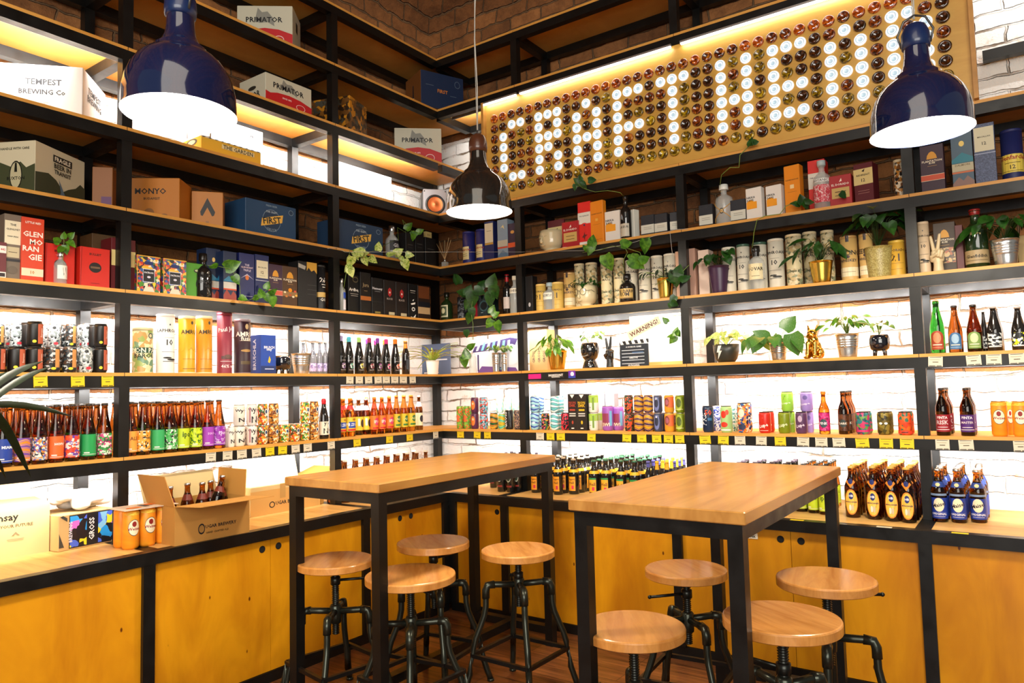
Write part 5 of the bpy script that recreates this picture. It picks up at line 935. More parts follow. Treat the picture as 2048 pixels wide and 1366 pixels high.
# left corner bay, fourth shelf
FIRST = lambda: [('o', 0, .47, .36, .66, '8AA0B0'), ('o', 0, .47, .345, .63, '1F3A58'), ('p', [(-.42, .26), (.42, .46), (.46, .70), (-.38, .50)], 'E8B850'), ('t', 'FIRST', .02, .48, .36, '14202A', .16), ('t', 'THE CRAFT', 0, .72, .22, 'B8C8D0'), ('t', 'FRESH BEER', 0, .9, .22, '8AA0B0'), ('o', .78, .82, .1, .16, '8AA0B0'), ('o', .78, .82, .085, .135, '1F3A58'), ('t', 'TRUCK', 0, .2, .2, '8AA0B0')]
C3('L', 5, 634, 675, 766, 435, .04, 0, 'L', '1F3A58', 'dark blue beer carton with an orange banner, in the left corner bay', FIRST())
bk('cutC', 'squat', 'clear', [('r', 0, .42, .9, .28, '1A1A1E'), ('t', 'GIN', 0, .42, .5, 'C8C8CC')], 'C9CBCC'); BO('L', 5, 780, 808, 450, .04, 'cutC', 'clear round bottle with a black label and a trailing vine', name='gin_bottle')
for k, (x0, x1, yt) in enumerate([(812, 829, 466), (831, 848, 462), (851, 872, 476)]): BX('L', 5, x0, x1, yt, .03, .09, '0E0D0E', 'plain black spirits box, %s of three near the corner' % ORD[k], [('r', 0, .6, .6, .02, '4A4844'), ('r', 0, .5, .5, .01, '4A4844')])
z = [c for c in COL.objects if c.get('label', '').startswith('plain black spirits box, third')][0]; hh = max(v.co.z for v in kids(z)[0].data.vertices) if kids(z) else .1
t = thing('small_box', 'small cream box lying on top of a black spirits box', 'box', (z.location.x, z.location.y, z.location.z+hh), RZ['L']); MB().bevbox(-.03, .03, -.03, .03, 0, .045, .001).build('carton', ink('B8A468'), t); mb, ms = deco([('t', 'BOX', 0, .5, .5, '5A4A2A')], .03, .045, front_map(.06)); mb.build('printed_front', ms, t)
vine('variegated vine hanging over the left corner shelf edge', 'L', [(790, 480, .02), (740, 505, -.01), (700, 500, -.02), (695, 530, -.03), (690, 560, -.02), (687, 580, .0)], [(715, 503, 26, PI*.9, -.04), (728, 507, 22, .3, -.04), (700, 525, 26, -1.8, -.05), (712, 512, 20, -.9, -.04), (731, 523, 20, -1.2, -.04), (747, 520, 20, -.8, -.04), (757, 492, 20, 1.4, -.04), (702, 545, 22, -1.2, -.05), (785, 508, 22, .4, -.04), (798, 503, 22, .6, -.04), (805, 520, 18, -.7, -.04), (812, 530, 24, -1.3, -.05), (820, 510, 18, -.1, -.04), (695, 538, 20, -2.4, -.04)], M_vleaf)
vine('green vine curling out of the round bottle top', 'L', [(797, 480, .05), (795, 455, .04), (812, 465, .0), (805, 440, .0), (815, 452, .0), (830, 470, -.01)], [(818, 452, 20, .9, -.01), (830, 468, 18, .2, -.02), (826, 475, 16, -1.6, -.02), (841, 462, 16, .5, -.02)], M_leaf)
# ---------------------------------------------------------------- fourth shelf, left wall: beer cartons
C3('L', 5, -60, 70, 169, 280, .02, -1.05, 'R', 'CDC3A4', 'pale mountain-print beer carton turned with its corner forward', [('p', [(-1, .0), (1, .0), (1, .55), (.7, .48), (.5, .6), (.2, .5), (-.2, .6), (-.6, .5), (-1, .6)], '3A4024'), ('t', 'HANDLE WITH CARE', .3, .86, .5, '3A3A2A'), ('o', .35, .34, .22, .56, '14160F'), ('o', .35, .34, .19, .5, 'B8B08C'), ('t', 'BUXTON', .35, .28, .3, '14160F'), ('p', [(.3, .4), (.4, .4), (.38, .58), (.32, .58)], '14160F')], [('p', [(-1, 0), (1, 0), (1, .42), (.8, .48), (.6, .36), (.3, .28), (.1, .2), (-.2, .38), (-.5, .46), (-1, .4)], '30361E'), ('p', [(-.1, .42), (.1, .2), (.3, 0), (-.1, 0), (.0, .16)], '5A7080'), ('r', .05, .8, .38, .14, '1A1A16'), ('t', 'FRAGILE', .05, .8, .32, 'F0E8D0'), ('t', 'BEER IN', .05, .66, .34, '2A2A20'), ('t', 'TRANSIT', .05, .54, .34, '2A2A20')], dmax=.38, wmax=.26)
C3('L', 5, 184, 225, 243, 335, .14, -.7, 'R', '8A5424', 'brown kraft carton with a purple print behind the far-left post', [('r', .4, .2, .5, .3, '5A2A5A')], dmax=.2)
C3('L', 5, 258, 359, 383, 356, .03, -.86, 'R', 'BC7420', 'brown carton lettered in black in the left middle bay', [('t', 'MONYO', -.15, .68, .62, '1A120C'), ('t', 'BUDAPEST', -.1, .5, .32, '2A1A10'), ('o', -.2, .16, .2, .22, '8A5A28'), ('o', .4, .08, .14, .12, '8A5A28')], dmax=.26)
C3('L', 5, 383, 446, 452, 385, .03, -.65, 'R', 'BC7824', 'plain brown carton with a black arrow print', [('p', [(-.45, .42), (0, .82), (.5, .42), (.42, .32), (.3, .3), (0, .55), (-.3, .3), (-.42, .32)], '14100C'), ('r', 0, .12, .1, .08, '9A6A30')], dfix=.12)
C3('L', 5, 449, 491, 592, 394, .03, 0, 'L', '1F4468', 'dark blue beer carton with an orange banner, in the left middle bay', FIRST())
# fifth and higher shelves, left wall
C3('L', 6, -40, 165, 210, 135, .03, -.74, 'R', 'E6E6E4', 'long white brewery carton at the far left on the fifth shelf', [('t', 'TEMPEST', .22, .66, .36, '30363E'), ('t', 'BREWING Co', .2, .46, .46, '30363E'), ('t', 'T', .25, .18, .08, 'B0B4B8')], [('t', 'TEMPEST', 0, .66, .55, '3A4048'), ('t', 'BREWING', 0, .5, .6, '3A4048')], dmax=.3)
C3('L', 6, 366, 402, 522, 270, .06, 0, 'L', 'E0B030', 'yellow-striped open carton in the glow of the fifth shelf', [('r', 0, .97, 1, .06, 'D8D4C8')]+[('p', [(-.98+.2*k, .94), (-.9+.2*k, .94), (-.84+.2*k, 1), (-.92+.2*k, 1)], '3A3A44') for k in range(10)]+[('r', .2, .68, .55, .26, 'E8D8A0'), ('t', 'THE GARDEN', .2, .68, .5, '3A3420')], [('o', 0, .75, .6, .4, '3A3A34'), ('o', 0, .75, .4, .26, 'D8CFA0')], dmax=.2)
BX('L', 6, 430, 527, 250, .30, .03, 'EFEFEF', 'white carton with a faint grey triangle logo', [('t', 'AXIOM', .2, .86, .4, '4A4E54'), ('t', 'BREWERY', .2, .77, .46, '4A4E54'), ('p', [(-.7, .76), (-.56, .9), (-.42, .76)], '4A4E54')], 'box', 'carton_box')
BX('L', 6, 681, 785, 340, .14, .20, 'EDEDED', 'bare white carton in the bright left corner bay', [('t', 'LONDOE', .4, .25, .4, 'C8C8C8')], 'box', 'carton_box')
PRI = [('p', [(-1, 0), (1, 0), (1, .30), (.5, .42), (0, .46), (-.5, .42), (-.8, .34), (-1, .38)], 'C01A20'), ('p', [(-.35, .66), (-.25, .95), (-.1, .84), (.1, .86), (.3, .7), (.35, .5), (.1, .6), (-.2, .58)], '8A8A80'), ('t', 'PRIMATOR', -.02, .66, .66, '14161A'), ('t', 'SINCE 1872', -.1, .3, .2, 'F5E8E0'), ('o', .5, .16, .2, .22, 'F0E0DC'), ('o', .5, .16, .18, .19, 'C01A20')]
C3('L', 8, 474, 585, 608, 12, .03, -.89, 'R', 'C9C6B0', 'cream and red brewery carton highest on the left wall', PRI, [('r', 0, .65, .2, .25, '2A2A24')], dmax=.2)
C3('L', 7, 479, 531, 623, 143, .03, 0, 'L', 'C9C6B0', 'cream and red brewery carton on the sixth shelf, middle bay', PRI, [('o', 0, .6, .3, .14, '2A2A24'), ('t', 'TOR', .2, .35, .4, '2A2A24')], dmax=.24)
gr = pat('box_graffiti', ['2A1C0E', '8A5A1E', 'C8861E', '3A2A16', '6A4418', '4A4A40'], 42)
C3('L', 7, 625, 700, 736, 190, .03, -1.24, 'R', gr, 'brown graffiti-print carton behind the middle steel post', dmax=.22)
C3('L', 7, 789, 883, 884, 257, .02, -.84, 'R', 'C9C6B0', 'cream and red brewery carton near the corner, sixth shelf', PRI, dfix=.18)
C3('L', 8, 812, 842, 927, 138, .03, -.38, 'L', '1A2C4C', 'dark blue beer carton with small orange emblem in the upper corner', [('t', 'FIRST', 0, .5, .24, 'C87A30'), ('o', .7, .78, .13, .2, '5A6A80'), ('o', .7, .78, .11, .17, '1A2C4C'), ('r', -.6, .62, .18, .02, '4A5A70'), ('r', .5, .42, .15, .02, '4A5A70')], [('p', [(-.1, .2), (.1, .2), (.05, .7), (-.05, .7)], '14202A'), ('r', 0, .25, .12, .18, 'D8D8C8')], sidecol='7A4A20', dmax=.3)
C3('L', 8, -90, 145, 187, 0, .03, -.75, 'R', '1C2C48', 'dark blue carton with brown side on the seventh shelf, far left', (), [('p', [(-.3, .1), (0, .1), (.1, .7), (0, .9), (-.15, .5)], '14161A')], sidecol='8A5A28', dmax=.3, hfix=.24)
# speaker on the fifth shelf, in the corner
u, w_, h, r = fit('L', 6, 844, 902, 384, .27); t = thing('loudspeaker', 'white-fronted loudspeaker with a copper cone in the shelf corner', 'speaker', P('L', u, .30, LV[6]), RZ['L']-.72)
MB().bevbox(-.088, .088, -.085, .10, 0, h, .004).build('cabinet', nm('speaker_black', (.012, .012, .014), .3), t)
MB().bevbox(-.088, .088, -.097, -.0855, 0, h, .004).build('front_panel', nm('speaker_white', (.35, .35, .37), .35), t)
def facing(mb, c): return mb.xf(Matrix.Translation(c) @ Matrix.Rotation(PI/2, 4, 'X'))
facing(MB().lathe([(.07, 0), (.074, .006), (.07, .012), (.058, .01), (.055, .004)], 32, cap=False), (0, -.0975, h*.56)).build('surround', nm('rubber', (.012, .012, .012), .4), t)
facing(MB().lathe([(.056, .004), (.04, -.001), (.018, -.001), (.0, .006)], 32, cap=False), (0, -.0975-.003, h*.56)).build('cone', nm('copper_cone', (.62, .16, .04), .35, .5), t)
for sx in (-1, 1): MB().ball((sx*.078, -.0975, h-.016), .005, 8, 6).build('screw', M_screw, t)
# ---------------------------------------------------------------- pots, plants and ornaments
M_purp = nm('purple_pot', (.045, .015, .05), .3); M_terr = pat('speckled_pot', ['A89A58', '9A8A48', '8A7A40', 'B8AC70'], 330); M_white = nm('white_pot', (.85, .85, .83), .3); M_zz = M_dleaf
t, r, h = PT('R', 4, 1409, 1454, 531, .0, 'dark purple pot with broad cut leaves, third right bay', M_purp, taper=.7); foliage(t, (0, 0, h), 22, .12, .10, .062, .055, M_dleaf, 'heart', .35, 4)
t, r, h = PT('R', 4, 1613, 1662, 521, -.01, 'brass pot with long dark leaves in the middle of the third right bay', M_gold, taper=.72, soil=False); foliage(t, (0, 0, h), 22, .135, .13, .11, .042, M_dleaf, 'long', .4, 9)
t, r, h = PT('R', 4, 1725, 1783, 492, .0, 'speckled beige pot with a tall leafy plant, third right bay', M_terr, taper=.78); foliage(t, (0, 0, h), 24, .12, .22, .075, .06, M_dleaf, 'heart', .15, 12)
t, r, h = PT('R', 4, 1980, 2041, 477, .0, 'ribbed steel pot with dark pointed leaves, far-right bay', M_zinc, taper=.74, rings=1); foliage(t, (0, 0, h), 24, .14, .12, .09, .05, M_dleaf, 'long', .3, 15)
t, r, h = PT('R', 4, 1307, 1342, 556, -.01, 'small brass pot with black-green feathery leaves, second right bay', M_gold, taper=.74); foliage(t, (0, 0, h), 26, .14, .06, .045, .02, pat('nearblack_leaf', ['0E1A0C', '1A2A14', '24381C'], 30, 'noise'), 'long', .3, 18, bias=(-.02, 0))
M_cream = nm('cream_ceramic', (.66, .58, .36), .18, coat=.6)
def facepot(run, lv, x0, x1, yt, d, label, glasses=False, mat=M_cream, foot=True, plant=None):
    u, w_, h, r = fit(run, lv, x0, x1, yt, d); t = thing('face_planter', label, 'planter', P(run, u, d+r, LV[lv]), RZ[run]-.25)
    pr = ([(0, 0), (r*.62, 0), (r*.62, h*.06), (r*.56, h*.09)] if foot else [(0, 0), (r*.8, 0)])+[(r*.86, h*.18), (r*.99, h*.36), (r, h*.6), (r*.97, h*.85), (r*.93, h), (r*.88, h), (r*.88, h*.8), (0, h*.8)]
    MB().lathe(pr, 36, cap=False).build('bowl', mat, t)
    q = MB(); q.tube([(0, -r*.97, h*.72), (0, -r*1.1, h*.52), (0, -r*1.17, h*.42)], [r*.04, r*.09, r*.13], 8); q.ball((0, -r*1.1, h*.42), r*.14, 8, 6); q.build('nose', mat, t)
    for sx in (-1, 1): MB().tube([(sx*r*(.2+.3*k/5), -math.sqrt(1-(.2+.3*k/5)**2)*r*1.0, h*(.66+.06*math.sin(k/5*PI))) for k in range(6)], r*.035, 6).build('eyelid', mat, t)
    MB().tube([(r*(.25*(k/3-1)), -math.sqrt(1-(.25*(k/3-1))**2)*r, h*.27-h*.03*math.cos((k/3-1)*1.5)) for k in range(7)], r*.045, 6).build('mouth', mat, t)
    if glasses:
        g = MB()
        for sx in (-1, 1): g.tube([(sx*r*.48+r*.34*math.cos(a), -r*1.12+abs(sx*r*.48+r*.34*math.cos(a))*.18, h*.68+r*.34*math.sin(a)) for a in [2*PI*k/20 for k in range(21)]], .0012, 5)
        g.tube([(-r*.14, -r*1.12, h*.7), (0, -r*1.16, h*.74), (r*.14, -r*1.12, h*.7)], .0012, 5)
        for sx in (-1, 1): g.tube([(sx*r*.82, -r*1.0, h*.7), (sx*r*1.08, -r*.4, h*.74), (sx*r*1.04, 0, h*.66)], .0012, 5)
        g.build('wire_glasses', ink('14110F', .3), t)
    return t, r, h
facepot('R', 5, 1064, 1115, 459, .0, 'wide cream ceramic planter moulded as a sleepy face, second right bay')
t, r, h = facepot('R', 4, 1143, 1184, 570, -.01, 'cream face planter wearing round wire glasses, second right bay', True); foliage(t, (0, 0, h*.8), 20, .10, .06, .035, .03, M_dleaf, 'heart', .1, 21)
u = U('R', 1136, .05, LV[5]); t = thing('saucer', 'thin white ceramic saucer under the dark red rum box edge', 'saucer', P('R', u, .035, LV[5]), 0); MB().lathe([(0, 0), (.03, 0), (.033, .002), (0, .002)], 24).build('disc', M_white, t); COL.objects.unlink(t) if False else None
# black face pot on the second shelf
M_bg = nm('black_ceramic', (.01, .01, .011), .08, coat=1)
u, w_, h, r = fit('R', 3, 1152, 1190, 685, .03); t = thing('face_planter', 'tall glossy black planter shaped as a smiling head', 'planter', P('R', u, .03+r, LV[3]), -.3)
o = MB(); k = h; o.lathe([(0, 0), (r*.85, 0), (r*.88, .02*k), (r*.7, .22*k), (r*.55, .32*k), (r*.8, .42*k), (r*.97, .6*k), (r, .78*k), (r*.9, .95*k), (r*.8, k), (r*.7, k), (r*.68, .8*k), (0, .8*k)], 32, cap=False); o.build('head', M_bg, t)
q = MB(); q.tube([(0, -r*.98, .78*k), (0, -r*1.15, .64*k)], [r*.07, r*.13], 8); q.ball((0, -r*1.1, .63*k), r*.15, 8, 6); q.build('nose', M_bg, t)
for sx in (-1, 1): MB().ball((sx*r*1.0, 0, .7*k), (r*.1, r*.18, r*.26), 8, 6).build('ear', M_bg, t)
MB().tube([(r*.5*(i/4-1), -math.sqrt(1-(.5*(i/4-1))**2)*r*.93, .52*k-.05*k*math.cos((i/4-1)*1.5)) for i in range(9)], r*.05, 6).build('mouth', nm('grey_glaze', (.3, .3, .28), .3), t)
foliage(t, (0, 0, k*.85), 14, .08, .09, .035, .03, M_leaf, 'heart', .0, 23)
# plants on the bright shelf
t, r, h = PT('R', 3, 1083, 1124, 702, .0, 'brass pot with drooping yellow-green leaves, second right bay', M_gold, taper=.7, soil=False); foliage(t, (0, 0, h), 34, .125, .12, .07, .03, M_leaf, 'long', .55, 27, bias=(-.01, -.02))
M_dgrey = nm('dark_grey_pot', (.03, .032, .026), .35)
u, w_, h, r = fit('R', 3, 1417, 1471, 688, .0); t = thing('potted_plant', 'dark bowl with a white lightning bolt and cream-green leaves', 'plant', P('R', u, r, LV[3]), -.35)
MB().lathe([(0, 0), (r*.6, 0), (r*.82, h*.2), (r*.97, h*.6), (r, h), (r*.94, h), (r*.9, h*.86), (0, h*.86)], 36, cap=False).build('bowl', M_dgrey, t)
mb, ms = deco([('p', [(-.1, .92), (.18, .92), (.02, .64), (.2, .64), (-.3, .16), (-.1, .55), (-.28, .55)], 'F0F0E8')], r, h, lambda x, z, e: (r*(.81+.20*min(1, z/h/.65))*math.sin(x/r+.15), -r*(.81+.20*min(1, z/h/.65))*math.cos(x/r+.15)-e, z)); mb.build('lightning_bolt', ms, t)
foliage(t, (0, 0, h*.86), 15, .10, .08, .06, .05, M_vleaf, 'heart', .1, 31)
t, r, h = PT('R', 3, 1534, 1571, 685, .01, 'zinc bucket planted with large spotted heart leaves', M_zinc, taper=.74, rings=1); foliage(t, (0, 0, h), 14, .13, .05, .085, .075, M_sleaf, 'heart', .5, 35, bias=(-.03, -.02))
lm = MB(); sm_ = MB()
for x, y, sz, ang in ((1580, 645, 38, .9), (1590, 690, 48, -1.25), (1512, 690, 38, -2.0), (1520, 670, 34, 2.6)):
    p = W('R', x, y, .0); s = sz*dist(p)/FPX; dr = RT*math.cos(ang)+UPV*math.sin(ang); o_ = t.location; n_ = (CAM-p).normalized()
    leaf(lm, (p-dr*s/2)-o_, dr, s, s*.85, (n_+Vector((0, 0, .3))).normalized(), 'heart', .1); sm_.tube([(0, 0, h), ((p-o_).x*.5, (p-o_).y*.5, h+.06), (p-dr*s/2)-o_], .0016, 5)
sm_.build('stems', M_stem, t); lm.build('large_leaves', M_sleaf, t)
t, r, h = PT('R', 3, 1666, 1715, 668, .01, 'large ribbed steel bucket with thin-stemmed leaves, third right bay', M_zinc, taper=.76, rings=1); foliage(t, (0, 0, h), 26, .085, .10, .05, .022, M_leaf, 'long', .1, 39); foliage(t, (0, 0, h), 6, .13, .10, .06, .03, M_leaf, 'long', .4, 41, mesh='outer_leaves')
t, r, h = kettle('R', 3, 1734, 1778, 669, .01, 'glossy black footed planter with tiny round leaves, right end of third bay'); foliage(t, (0, 0, h), 8, .07, .07, .03, .03, M_leaf, 'heart', .1, 43)
u, w_, h, r = fit('R', 3, 858, 884, 722, .06); t = thing('potted_plant', 'white pot of arching strap leaves in the shelf corner', 'plant', P('R', u, .03, LV[3]), 0); pot_b(t, r, h, M_white, taper=.8)
lm = MB()
for i in range(22):
    a = 2*PI*i*.618; sp = .55+.5*((i*7) % 5)/5; L = .22+.025*(i % 4)
    p0 = Vector((0, 0, h*.9)); d_ = Vector((math.cos(a)*sp, math.sin(a)*sp*.8, 1.0 if i % 3 else .5)).normalized()
    pts = [p0+d_*L*k/6+Vector((math.cos(a), math.sin(a), -1.3))*(L*.55*sp*(k/6)**2.2) for k in range(7)]
    s = d_.cross(Vector((0, 0, 1))); s = s.normalized() if s.length > .01 else Vector((1, 0, 0)); vs = []
    for k, p in enumerate(pts):
        ww = .0085*(1-(k/6)**2*.92); vs += [p-s*ww+Vector((0, 0, .003)), p, p+s*ww+Vector((0, 0, .003))]
    lm.add(vs, [(3*k+q_, 3*k+q_+1, 3*k+q_+4, 3*k+q_+3) for k in range(6) for q_ in (0, 1)], True)
lm.build('foliage', pat('strap_leaf', ['7A9A2A', 'A8C84A', 'C8D870', '6A8A24'], 30, 'noise'), t)
lm = MB()
for i in range(9): a = i*.9; leaf(lm, (.0, 0, h+.07), (math.cos(a), math.sin(a), .35), .05, .02, kind='long')
lm.build('bromeliad_flower', pat('dark_bract', ['4A1A14', '7A3020', '2A1410'], 60, 'noise'), t)
for k, (x0, x1) in enumerate([(979, 996), (997, 1012)]):
    t, r, h = PT('R', 3, x0, x1, 706, .02+.02*k, 'small ribbed steel cup with round leaves, %s of two in the right corner bay' % ['left', 'right'][k], M_zinc, taper=.85, rings=1); foliage(t, (0, 0, h), 14, .05, .05, .03, .028, M_leaf, 'heart', .2, 51+k)
u, w_, h, r = fit('R', 3, 936, 951, 708, .05); t = thing('glass_jar', 'small clear jar holding long green leaves near the corner', 'jar', P('R', u, .06, LV[3]), 0); MB().lathe([(0, .002), (r*.9, 0), (r, .006), (r, h*.8), (r*.75, h), (r*.7, h)], 20, cap=False).build('glass_body', G['clear'], t)
vine('three long leaves leaning out of the small clear jar', 'R', [(943, 735, .06), (938, 715, .04), (932, 700, .02), (945, 690, .0)], [(932, 706, 24, 1.7, .0), (929, 725, 26, -1.3, .0), (944, 692, 20, .8, .0)], M_leaf)
# flat pictures behind the plants
BX('R', 3, 842, 900, 688, .30, .008, '4A5A78', 'slate blue poster card leaning behind the strap-leaf plant', [('r', .3, .5, .5, .04, 'C8D0D8'), ('o', -.3, .6, .3, .2, '8A9AB0'), ('r', -.3, .1, .5, .03, 'E8ECF0')], 'picture', 'poster_card')
BX('R', 3, 944, 1040, 677, .10, .008, 'EDEAF0', 'card with a striped awning drawing behind the small steel cups', [('p', [(-.9, .8), (.6, 1), (.9, .95), (.75, .7), (-1, .62)], '4A3A70')]+[('p', [(-.85+.22*k, .66+.005*k), (-.75+.22*k, .67), (-.6+.2*k, .93), (-.7+.2*k, .92)], ['F0F0F8', '7AC8D8'][k % 2]) for k in range(7)]+[('r', -.75, .3, .03, .5, '3A2A60'), ('o', .62, .5, .34, .62, 'F2F2FA'), ('p', [(-.8, 0), (.9, 0), (.8, .12), (-.6, .2)], '6A4A90'), ('r', .2, .1, .3, .04, '7AC8D8')], 'picture', 'poster_card')
BX('R', 3, 1058, 1094, 660, .20, .10, 'B89A68', 'kraft beer carton lettered sideways behind the brass pot', [('t', 'GROSS', -.5, .35, .55, '4A4040', PI/2), ('t', 'GROSS', .1, .35, .55, '4A4040', PI/2), ('t', 'GROSS', .65, .35, .55, '4A4040', PI/2)], 'box', 'carton_box')
# clapperboard
u, w_, h, r = fit('R', 3, 1238, 1296, 688, .02); t = thing('clapperboard', 'black film clapperboard with striped arm on the second shelf', 'clapperboard', P('R', u, .03, LV[3]), -.06)
hw = w_/2; MB().bevbox(-hw, hw, -.006, .006, 0, h, .001).build('slate', ink('1A2430'), t)
mb, ms = deco([('t', 'A HORROR GAME', 0, .88, .55, 'D8DCE0')]+[('r', -.05, .73-.15*k, .8, .025, 'D8E0E8') for k in range(5)]+[('t', 'DIRECTOR', 0, .38, .3, 'E8ECF0'), ('r', .3, .62, .4, .06, '3A5A80'), ('t', 'HUNGARIA', 0, .05, .4, 'E8ECF0')], hw, h, front_map(.012)); mb.build('printed_front', ms, t)
a_ = MB(); a_.bevbox(-hw, hw*1.02, -.007, .007, 0, .022, .001); ar = a_.build('clap_arm', ink('16181C'), t); ar.location = (0, 0, h+.001); ar.rotation_euler = (0, -.04, 0)
mb, ms = deco([('p', [(-.9+.42*k, .02), (-.68+.42*k, .02), (-.78+.42*k, .98), (-1+.42*k+.02, .98)], 'F0F0F0') for k in range(5)], hw, .022, front_map(.014)); mb.build('stripes', ms, ar)
# framed warning picture
p0 = W('R', 1264, 728, .13); u0 = U('R', 1262, .13, 1.6); u1 = 1.735; z1 = Zp('R', u0, .13, 634); hh = z1-LV[3]
t = thing('picture_frame', 'pale wood picture frame with white paper behind the clapperboard', 'picture', P('R', (u0+u1)/2, .13, LV[3]), 0); hw = (u1-u0)/2; fr = .014
mb = MB(); mb.box(-hw, hw, -.008, .008, 0, fr*1.6); mb.box(-hw, hw, -.008, .008, hh-fr, hh); mb.box(-hw, -hw+fr, -.008, .008, fr*1.6, hh-fr); mb.box(hw-fr, hw, -.008, .008, fr*1.6, hh-fr); mb.build('frame', nm('pale_pine', (.75, .5, .16), .5), t)
MB().box(-hw+fr, hw-fr, -.001, .003, fr, hh-fr).build('paper', nm('paper', (.9, .9, .88), .6), t)
t = thing('warning_sign', 'tilted cream sign reading WARNING! leaning on the picture frame', 'sign', P('R', 0, 0, 0), 0)
a, b_ = W('R', 1258, 672, .05), W('R', 1318, 640, .05); mid = (a+b_)/2; L = (b_-a).length/2; ang = math.atan2(b_.z-a.z, b_.x-a.x); t.location = mid; t.rotation_euler = (0, -ang, 0)
MB().box(-L*1.05, L*1.05, -.003, .003, -.024, .024).build('board', ink('EFE0C0'), t); mb, ms = deco([('t', 'WARNING!', 0, 0, .92, '5A2018')], L, 1, front_map(.006)); mb.build('lettering', ms, t)
vine('lime green cutting hanging in front of the picture frame', 'R', [(1325, 668, .06), (1322, 650, .05), (1335, 648, .04), (1350, 655, .02), (1352, 668, .0)], [(1345, 680, 20, -2.2, .0), (1353, 662, 20, 1.4, .0), (1342, 673, 18, PI, .0), (1357, 668, 16, -.9, 0), (1330, 640, 16, 2.4, .03)], M_leaf)
# peace-sign hands
def hand(label, run, lv, x0, x1, yt, d, mat):
    u, w_, h, r = fit(run, lv, x0, x1, yt, d); t = thing('hand_sculpture', label, 'sculpture', P(run, u, d+.03, LV[lv]), RZ[run]-.3); s = h/.2
    mb = MB(); f = lambda *p: tuple(q*s for q in p)
    mb.lathe([(.024*s, 0), (.025*s, .004*s), (.022*s, .03*s), (.022*s, .05*s)], 16)
    blob(mb, f(-.012, 0, .062), f(-.016, 0, .10), .018*s, .016*s); blob(mb, f(.012, 0, .062), f(.016, 0, .10), .018*s, .016*s); blob(mb, f(0, 0, .04), f(0, 0, .09), .022*s, .02*s)
    for a, b_, c in (((-.018, .002, .105), (-.024, .002, .145), (-.03, .0, .186)), ((-.002, .002, .107), (.006, .003, .152), (.013, .002, .192))):
        blob(mb, f(*a), f(*b_), .0098*s, .009*s); blob(mb, f(*b_), f(*c), .009*s, .0072*s)
    for x, zk in ((.013, .108), (.027, .102)):
        blob(mb, f(x, .0, zk), f(x+.002, -.022, zk-.002), .0095*s, .009*s); blob(mb, f(x+.002, -.022, zk-.002), f(x-.004, -.024, zk-.028), .009*s, .008*s); blob(mb, f(x-.004, -.024, zk-.028), f(x-.005, -.012, zk-.034), .008*s, .0075*s)
    blob(mb, f(-.026, -.004, .062), f(-.022, -.022, .078), .011*s, .0095*s); blob(mb, f(-.022, -.022, .078), f(.006, -.031, .088), .0095*s, .0078*s)
    remesh(mb.build('hand', mat, t), .0016*s, 4); return t
hand('cream ceramic hand making a peace sign, far-right bay', 'R', 4, 1857, 1891, 465, .0, nm('cream_matte', (.62, .5, .3), .4))
hand('small black hand making a peace sign beside the clapperboard', 'R', 3, 1203, 1226, 672, .02, nm('black_satin', (.018, .02, .022), .25, coat=.5))
# golden dog
u, w_, h, r = fit('R', 3, 1603, 1645, 647, .02); t = thing('dog_figurine', 'shiny gold sitting bulldog figurine between the plants', 'figurine', P('R', u, .05, LV[3]), -.2); s = h/.175; mb = MB(); f = lambda *p: tuple(q*s for q in p)
mb.ball(f(0, .012, .05), f(.034, .036, .048), 16, 12); mb.ball(f(0, -.006, .085), f(.029, .026, .036), 16, 12); mb.ball(f(0, -.012, .125), f(.025, .024, .022), 16, 12); mb.ball(f(0, -.034, .118), f(.015, .012, .011), 12, 8); mb.ball(f(0, -.046, .124), f(.005, .004, .004), 8, 6)
for sx in (-1, 1):
    blob(mb, f(sx*.017, -.004, .138), f(sx*.024, -.002, .168), .0085*s, .0035*s); blob(mb, f(sx*.017, -.024, .078), f(sx*.018, -.032, .012), .012*s, .0095*s); mb.ball(f(sx*.018, -.038, .008), f(.011, .014, .008), 10, 6)
    mb.ball(f(sx*.032, .008, .028), f(.015, .026, .027), 12, 8); mb.ball(f(sx*.034, -.018, .008), f(.011, .018, .008), 10, 6); mb.ball(f(sx*.012, -.034, .112), f(.008, .008, .01), 8, 6)
remesh(mb.build('body', nm('gold_mirror', (.83, .45, .08), .12, 1.0), t), .0022*s, 3)
for sx in (-1, 1): MB().ball(f(sx*.011, -.0345, .132), .0032*s, 8, 6).build('eye', ink('14100C', .2), t)
# second shelf, far-right bay
def archlab(key, gl, c, c2, cap, kind='cone', **kw): bk(key, kind, gl, [('r', 0, .19, .72, .24, c), ('o', 0, .31, .72, .22, c), ('o', 0, .29, .42, .2, c2), ('r', 0, .16, .5, .02, 'E8D8C0'), ('r', 0, .11, .6, .012, c2)], cap, **kw)
archlab('geuze', 'green', 'A8442A', 'D88A60', 'C87A3A', 'belg', cork=True); archlab('bluearch', 'dkamber', '3A6A9A', '9AB8D0', '2A2A2A'); archlab('greenarch', 'dkamber', '7A9A50', 'C8D0A0', '2A2A2A')
BO('R', 3, 1857, 1888, 600, .03, 'geuze', 'bright green corked bottle with a brick-red arch label'); BO('R', 3, 1894, 1924, 610, .02, 'bluearch', 'dark bottle with a blue arch label, far-right second shelf'); BO('R', 3, 1931, 1963, 608, .02, 'greenarch', 'dark bottle with an olive green arch label, far-right second shelf', back=1, bd=.06, backlab='dark bottle directly behind the olive green arch label one')
